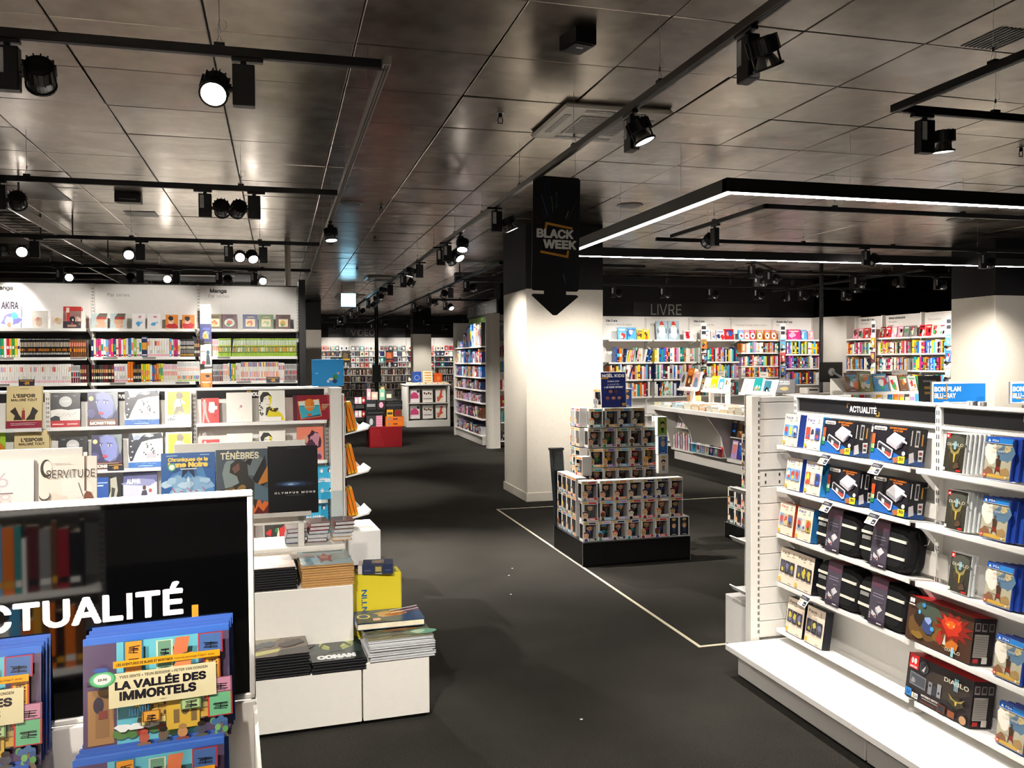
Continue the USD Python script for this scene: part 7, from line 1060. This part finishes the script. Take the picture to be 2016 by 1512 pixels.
# ---------------------------------------------------------------- VIDEO wall at the far end
VW = Fr(0, 29.0, 0); VB = .96
un = shelfunit('video_wall', 'far white shelving of video discs under the VIDEO sign', VW, 7, VB, -.6, (1.95, 1.76, 1.565, 1.39, 1.135, .9, .66, .4), .2, 2.39, (.3, .2), lip=.02)
t = thing('wall_sign', 'pale VIDEO lettering on the black wall above the far shelving', 'sign', (0, 29.41, 0)); MB().box(1.6, 4.2, -.02, 0, 2.4, 2.72, '#141416').build('board', CARD, t); art(MB(), [('T', 'VIDEO', 2.75, 2.46, .8, .2, '#a5a3a0', 0)], 1, 1, lambda x, y, e: np.stack([x, -.0205-e, y], 1)).build('lettering', CARD, t)
rv = random.Random(8); vs = MB(); cnt = 0
for i in range(2, 7):
    a = -.6+VB*i+.03
    for k, z in enumerate((1.95, 1.76, 1.565, 1.39)):
        c = None
        for j in range(6):
            if j % 2 == 0 or rv.random() < .4: c = rv.choice(('white', 'grey', 'charcoal', 'salmon', 'silver', 'red', 'cream', 'teal', 'black', 'navy'))
            book((a+.015+.148*j, 29.03, z+.001), 0, .125, .16, .02, c, [('p', blob(.5, .45, .3, rv, 8), rv.choice(('charcoal', 'white', 'tan', 'crimson', 'navy', 'silver')))], f'{c} disc case face out, {ordw(j+1)} from left on the {("top",)+("second", "third", "fourth") and ("top", "second", "third", "fourth")[k]} shelf of VIDEO bay {("one", "two", "three", "four", "five")[i-2]}', 'disc case', None, 'disc_case', tilt=5, small=True)
    for z in (1.135, .9, .66, .4): rowspines('x', '', a, a+VB-.07, z+.001, 29.003, .19, ('charcoal', 'white', 'brown', 'navy', 'grey', 'tan', 'black', 'silver', 'maroon', 'cream'), '', None, mb=vs, tmin=.014, tmax=.03, rnd=rv)
tag(vs.build('disc_row', GLOSS), 'lower shelves filled with thin disc spines on the far VIDEO wall', 'discs', None, 'stuff')
for k, (x, c, lab) in enumerate(((2.0, '#2a241c', 'dark film poster board on the far VIDEO wall, left one'), (3.45, '#8a3a26', 'orange and black film poster board on the far VIDEO wall, right one'))): t = thing('film_poster', lab, 'poster', (x, 28.9, 1.55)); MB().cbox(0, .27, 0, .01, 0, .4, c, .002).build('board', CARD, t); art(MB(), [('p', blob(.5, .5, .35, rv, 12), ('#6a5a3a', '#c86a3a')[k]), ('r', 0, .85, 1, 1, ('#3a342c', '#1c1a26')[k]), ('r', 0, .2, 1, .32, ('#d0a02a', '#2a1f2a')[k])], .27, .4, eps=.001).build('print', CARD, t); MB().cbox(.1, .17, 0, .01, -.17, 0, 'silver', .001).build('stand', PLASTIC, t)

# ---------------------------------------------------------------- table and gift displays along the far aisle
t = thing('gift_table', 'white display unit with glass front compartments in the far aisle', 'display table', (2.93, 20.4, 0), 0)
MB().cbox(0, 1.06, 0, .9, .0, .16, '#e4e1db', .006).build('base', LACQ, t); MB().cbox(0, .05, 0, .9, .16, 1.0, '#e4e1db', .006).build('side_panel', LACQ, t); MB().cbox(1.01, 1.06, 0, .9, .16, 1.0, '#e4e1db', .006).build('side_panel', LACQ, t); MB().cbox(-.02, 1.08, -.02, .92, 1.0, 1.03, '#efede9', .004).build('top', LACQ, t); MB().cbox(.05, 1.01, .02, .9, .56, .58, '#efede9', .002).build('shelf', LACQ, t); MB().box(.05, 1.01, .35, .36, .16, 1.0, '#8a8781').build('inner_back', LACQ, t)
for r2, z in enumerate((.2, .59)):
    for k in range(3):
        sh = [[('r', 0, 0, 1, 1, '#efe6e8'), ('p', [(.1, .3), (.15, .6), (.4, .8), (.7, .75), (.9, .5), (.88, .3)], '#d0487a'), ('e', .85, .85, .12, .12, '#3a3a3e')], [('r', 0, 0, 1, 1, '#ece8e2')] + [('p', blob(.2+.2*j, .7-.05*(j % 2), .09, rv, 8), '#6a4a34') for j in range(4)] + [('r', .1, .25, .9, .3, '#6a5a4a')], [('r', 0, 0, 1, 1, '#efe9e0'), ('p', [(.1, .1), (.3, .3), (.5, .9), (.7, .95), (.6, .5), (.75, .4), (.5, .3), (.3, .05)], '#d8543a'), ('e', .25, .3, .14, .14, '#e07a5a')]][k]
        book((2.93+.08+.32*k, 20.5, z), 0, .25, .32, .02, 'white', sh, ('white box with pink dome', 'white box with brown drops', 'cream box with red letter shape')[k]+f' in the {["lower", "upper"][r2]} compartment of the far unit', 'box', None, 'gift_box', tilt=4, small=True)
for k, (x, w, h, c, lab) in enumerate(((3.02, .13, .22, '#3a3836', 'dark figure picture'), (3.16, .22, .3, '#2f4f9c', 'royal blue poster with pale circle'), (3.42, .24, .32, '#e9dfc4', 'cream poster with amber lines'), (3.7, .2, .26, '#d85a2a', 'orange fruit picture'))): book((x, 20.95, 1.031), 0, w, h, .015, c, [('e', .5, .5, .3, .22, '#8aa0d0'), ('e', .5, .5, .24, .17, c)] if k == 1 else [('r', .15, .2+.2*j, .85, .28+.2*j, '#d8a04a') for j in range(4)] if k == 2 else [('p', blob(.5, .5, .25, rv, 9), 'silver' if k == 0 else '#e8843a')], lab+' standing on the far white display unit', 'poster', None, 'display_poster', tilt=6, small=True)
for k in range(14): book((2.98+.145*(k % 7), 20.45+.25*(k//7), 1.031), rv.uniform(-6, 6), .12, .18, .03+.02*rv.random(), rv.choice(('white', 'cream', 'tan', 'silver', 'pink')), None, f'pale book lying on the far white unit, {ordw(k % 7+1)} from left in the {["front", "rear"][k//7]} row', 'book', None, 'flat_book', tilt=0, lie=True, small=True)
t = thing('gift_display', 'red cardboard gift display base with dotted pattern in the far aisle', 'display stand', (1.585, 15.85, 0), 0); MB().cbox(0, .6, 0, .55, 0, .385, '#8c101a', .004).build('red_base', CARD, t)
q = MB()
for a in range(12):
    for b in range(15):
        if a*.8 < 14-b*.5 and a < 11-b*.3: q.box(.03+.022*a+.003*(b % 2), .037+.022*a+.003*(b % 2), -.0008, .0001, .03+.021*b, .036+.021*b, '#d9505a')
q.build('dot_pattern', CARD, t, kind='stuff')
cols = [(0, .0, .14, .2, 'charcoal', 'dark bottle gift carton'), (0, .145, .115, .03, 'pink', None)]
for k, (x, z, w, h, d, c, lab) in enumerate(((-.05, .386, .17, .21, .3, 'charcoal', 'black gift carton with a silver bottle picture'), (.3, .386, .34, .09, .34, 'orange', 'lower orange gift box on the red base'), (.3, .477, .34, .09, .34, '#e07a35', 'upper orange gift box on the red base'), (-.06, .6, .36, .1, .3, 'black', 'black layered gift box at the left of the red base'), (-.06, .702, .19, .18, .3, '#26282c', 'dark gift carton with grey speckles'), (.14, .702, .16, .17, .3, '#2c2424', 'dark gift carton with a pink mug picture'), (.31, .702, .3, .05, .3, 'black', 'lowest flat black gift box'), (.31, .754, .3, .05, .3, 'charcoal', 'middle flat charcoal gift box'), (.31, .806, .3, .05, .3, 'black', 'top flat black gift box'), (.32, .569, .12, .13, .2, 'amber', 'amber tin gift carton'), (.46, .569, .14, .13, .2, 'brown', 'brown gift carton with red centre'))):
    carton((1.585+x, 15.86, z), 0, w, h, d, c, [('e', .5, .5, .25, .32, 'pink')] if 'mug' in lab else [('e', .5, .45, .2, .3, 'silver')] if 'bottle' in lab else [('e', .18, .5, .07, .26, 'grey'), ('r', .4, .4, .65, .6, 'maroon')] if 'orange' in lab else [('r', .1, .3, .9, .6, 'grey' if 'speck' in lab else 'charcoal')] if c != 'brown' else [('e', .5, .5, .3, .36, 'crimson')], label=lab, cat='gift box', name='gift_carton', small=True)
for k in range(5): carton((1.71, 15.87, .386+.042*k), 0, .115, .041, .2, 'pink', [('r', 0, 0, 1, .12, 'crimson')], label=f'pink flat gift box, {ordw(k+1)} from the bottom of the pink pile', cat='gift box', name='gift_carton', small=True)
tag(MB().cbox(-.06, .28, .02, .3, 0, .006, 'black').build('tray_board', CARD, M=rotM(0, 0, (1.585, 15.86, .5955))), 'thin black board between the gift boxes on the red base', 'board')
for k, (x, w, h, c, lab) in enumerate(((.05, .12, .14, '#c8b0a0', 'beige gift box on top of the gift display'), (.0, .07, .2, '#d8a0b0', 'pink narrow carton'), (.3, .15, .18, '#4a4844', 'grey tin box on the flat black boxes'), (.2, .1, .2, '#7fb89c', 'mint green gift carton'))):
    carton((1.585+(x, -.14, x, x)[k] if k != 1 else 1.585-.03, 15.95, .883 if k in (0, 1) else (.857 if k == 2 else .873)), 0, w, h, .12, c, [('r', .2, .3, .8, .7, 'cream')], label=lab+', far aisle', cat='gift box', name='gift_carton', small=True)
t = thing('gold_vase', 'gold cat shaped gift figure on top of the gift display', 'figurine', (1.86, 16.1, .873)); MB().lathe([(.05, 0), (.06, .06), (.045, .13), (.03, .17)], 'tan', 14).build('body', PLASTIC, t, smooth=True); MB().ball((0, 0, .2), (.045, .04, .04), 'tan').build('head', PLASTIC, t, smooth=True); MB().prism([(-.035, .22), (-.015, .235), (-.03, .265)], -.006, .006, 'tan', 'y').build('ear', PLASTIC, t); MB().prism([(.035, .22), (.03, .265), (.015, .235)], -.006, .006, 'tan', 'y').build('ear', PLASTIC, t)
t = thing('gift_rack', 'black wire rack with pink gift packs left of the red display', 'rack', (1.33, 16.0, 0))
for xx in (0, .18): MB().cbox(xx, xx+.02, 0, .02, 0, .95, 'black', .002).build('upright', BLACKM, t)
for k, z in enumerate((.3, .55, .8)): MB().cbox(-.0, .2, -.04, .1, z, z+.01, 'black', .002).build('shelf', BLACKM, t)
for k in range(9): carton((1.335+.065*(k % 3), 15.98, (.311, .561, .811)[k//3]), 0, .058, .12, .07, ('pink', 'silver', 'crimson')[k % 3], [('r', .2, .3, .8, .7, 'cream')], label=f'{("pink", "silver", "crimson")[k % 3]} small gift pack on the {["lowest", "middle", "top"][k//3]} shelf of the wire rack', cat='gift box', name='gift_pack', small=True)
# toy shelving facing the aisle, with column and sign
TY = Fr(3.62, 18.0, -90); zs = (1.865, 1.55, 1.28, 1.04, .8, .5, .19)
t = thing('toy_shelving', 'white toy shelving facing the aisle under the JEUX JOUETS sign', 'shelving unit', TY(0, 0, 0), -90); MB().box(0, 2.48, .34, .36, .0, 2.45, '#d5d1ca').build('back_panel', LACQ, t); MB().cbox(-.03, 0, -.02, .36, 0, 2.4, '#e2dfd8', .003).build('side_panel', LACQ, t); MB().cbox(0, 2.48, .02, .34, .01, .16, '#dedad4', .003).build('base', LACQ, t)
for z in zs: MB().cbox(0, 2.48, 0, .34, z-.028, z, '#efece8', .003).build('shelf', LACQ, t)
rt_ = random.Random(3)
for k, z in enumerate(zs):
    x = .05; i = 0
    while x < 2.32:
        w = .08+.14*rt_.random(); h = (.2+.1*rt_.random()) if k < 3 else .12+.1*rt_.random(); c = rt_.choice((('blue', 'sky', 'navy', 'crimson', 'tan', 'navy', 'indigo', 'charcoal', 'silver') if k < 3 else ('lilac', 'silver', 'charcoal', 'grey', 'brown', 'navy', 'maroon', 'tan'))); i += 1
        if k == 0 and x < .7: h *= .6
        h = min(h, (.4, .26, .2, .19, .19, .24, .26)[k]); carton(TY(x, .03, z+.001), -90, w-.008, h*(1.5 if k == 0 and x > 1 else 1), .2, c, rndcover(rt_, c, ('red', 'sky', 'yellow', 'white', 'navy', 'pink'))[1], label=f'{nm(c)} toy box, {ordw(i)} from left on the {("top", "second", "third", "fourth", "fifth", "sixth", "lowest")[k]} toy shelf', cat='toy box', name='toy_box', small=True); x += w
t = thing('toy_banner', 'dark JEUX JOUETS header board with green panel above the toy shelving', 'sign', TY(0, 0, 0), -90); MB().cbox(.35, 2.9, .2, .24, 2.46, 2.72, '#38373a', .003).build('board', CARD, t); MB().cbox(.35, 2.65, .24, .25, 2.24, 2.46, '#8fae5a', .003).build('green_panel', CARD, t)
art(MB(), [('T', 'JEUX', .75, 2.5, .5, .18, '#b9b7b4', 0), ('T', 'JOUETS', 1.75, 2.5, .85, .18, '#b9b7b4', 0)], 1, 1, lambda x, y, e: np.stack([x, .1995-e, y], 1)).build('lettering', CARD, t)
t = thing('corner_column', 'rounded pale column at the end of the toy shelving', 'column', (3.725, 15.1, 0)); MB().lathe([(.115, 0), (.115, 2.44)], '#d2cdc4', 24).build('round_shaft', WALLM, t); MB().cbox(.0, .125, -.115, .1, 0, 2.45, '#cbc6bd', .004).build('flat_panel', WALLM, t)
# narrow bay between the column and the pillar (Tout-petits)
t = thing('toddler_bay', 'narrow white toddler book bay between the round column and the pillar', 'shelving unit', (3.86, 15.1, 0)); MB().box(0, .95, .38, .4, 0, 2.45, '#e6e2dc').build('back_panel', LACQ, t)
for z in (1.945, 1.66, 1.38, 1.06, .75, .47, .13): MB().cbox(.01, .94, 0, .38, z-.025, z, '#efece8', .003).build('shelf', LACQ, t)
q = MB(); art(q, [('T', 'Tout-petits', .3, 2.3, .4, .04, '#3a3632', 2), ('T', 'Livres d’éveil', .3, 2.22, .4, .034, '#a09a92', 0)], 1, 1, lambda x, y, e: np.stack([x, .3795-e, y], 1)).build('header_lettering', CARD, t)
for k, (z, c) in enumerate(((1.66, BR), (1.38, ('yellow', 'lime', 'sky')), (1.06, ('red', 'white', 'silver')), (.75, ('lime', 'red', 'orange', 'crimson')), (.47, ('lime', 'orange', 'pink', 'grey', 'teal')), (.13, ('silver', 'lilac', 'charcoal')))): rowspines('board_book_spine', 'board book', 3.875, 4.45, z+.001, 15.11, .21, c, f'on the {("second", "third", "fourth", "fifth", "sixth", "lowest")[k]} toddler shelf', f'{("second", "third", "fourth", "fifth", "sixth", "lowest")[k]} toddler shelf', tmin=.02, tmax=.05)
kface(3.88, .3, .3, 'silver', (), 'silver framed picture with white centre on the top toddler shelf', z=1.946, y=15.2, sh=[('e', .5, .5, .3, .34, 'white')])
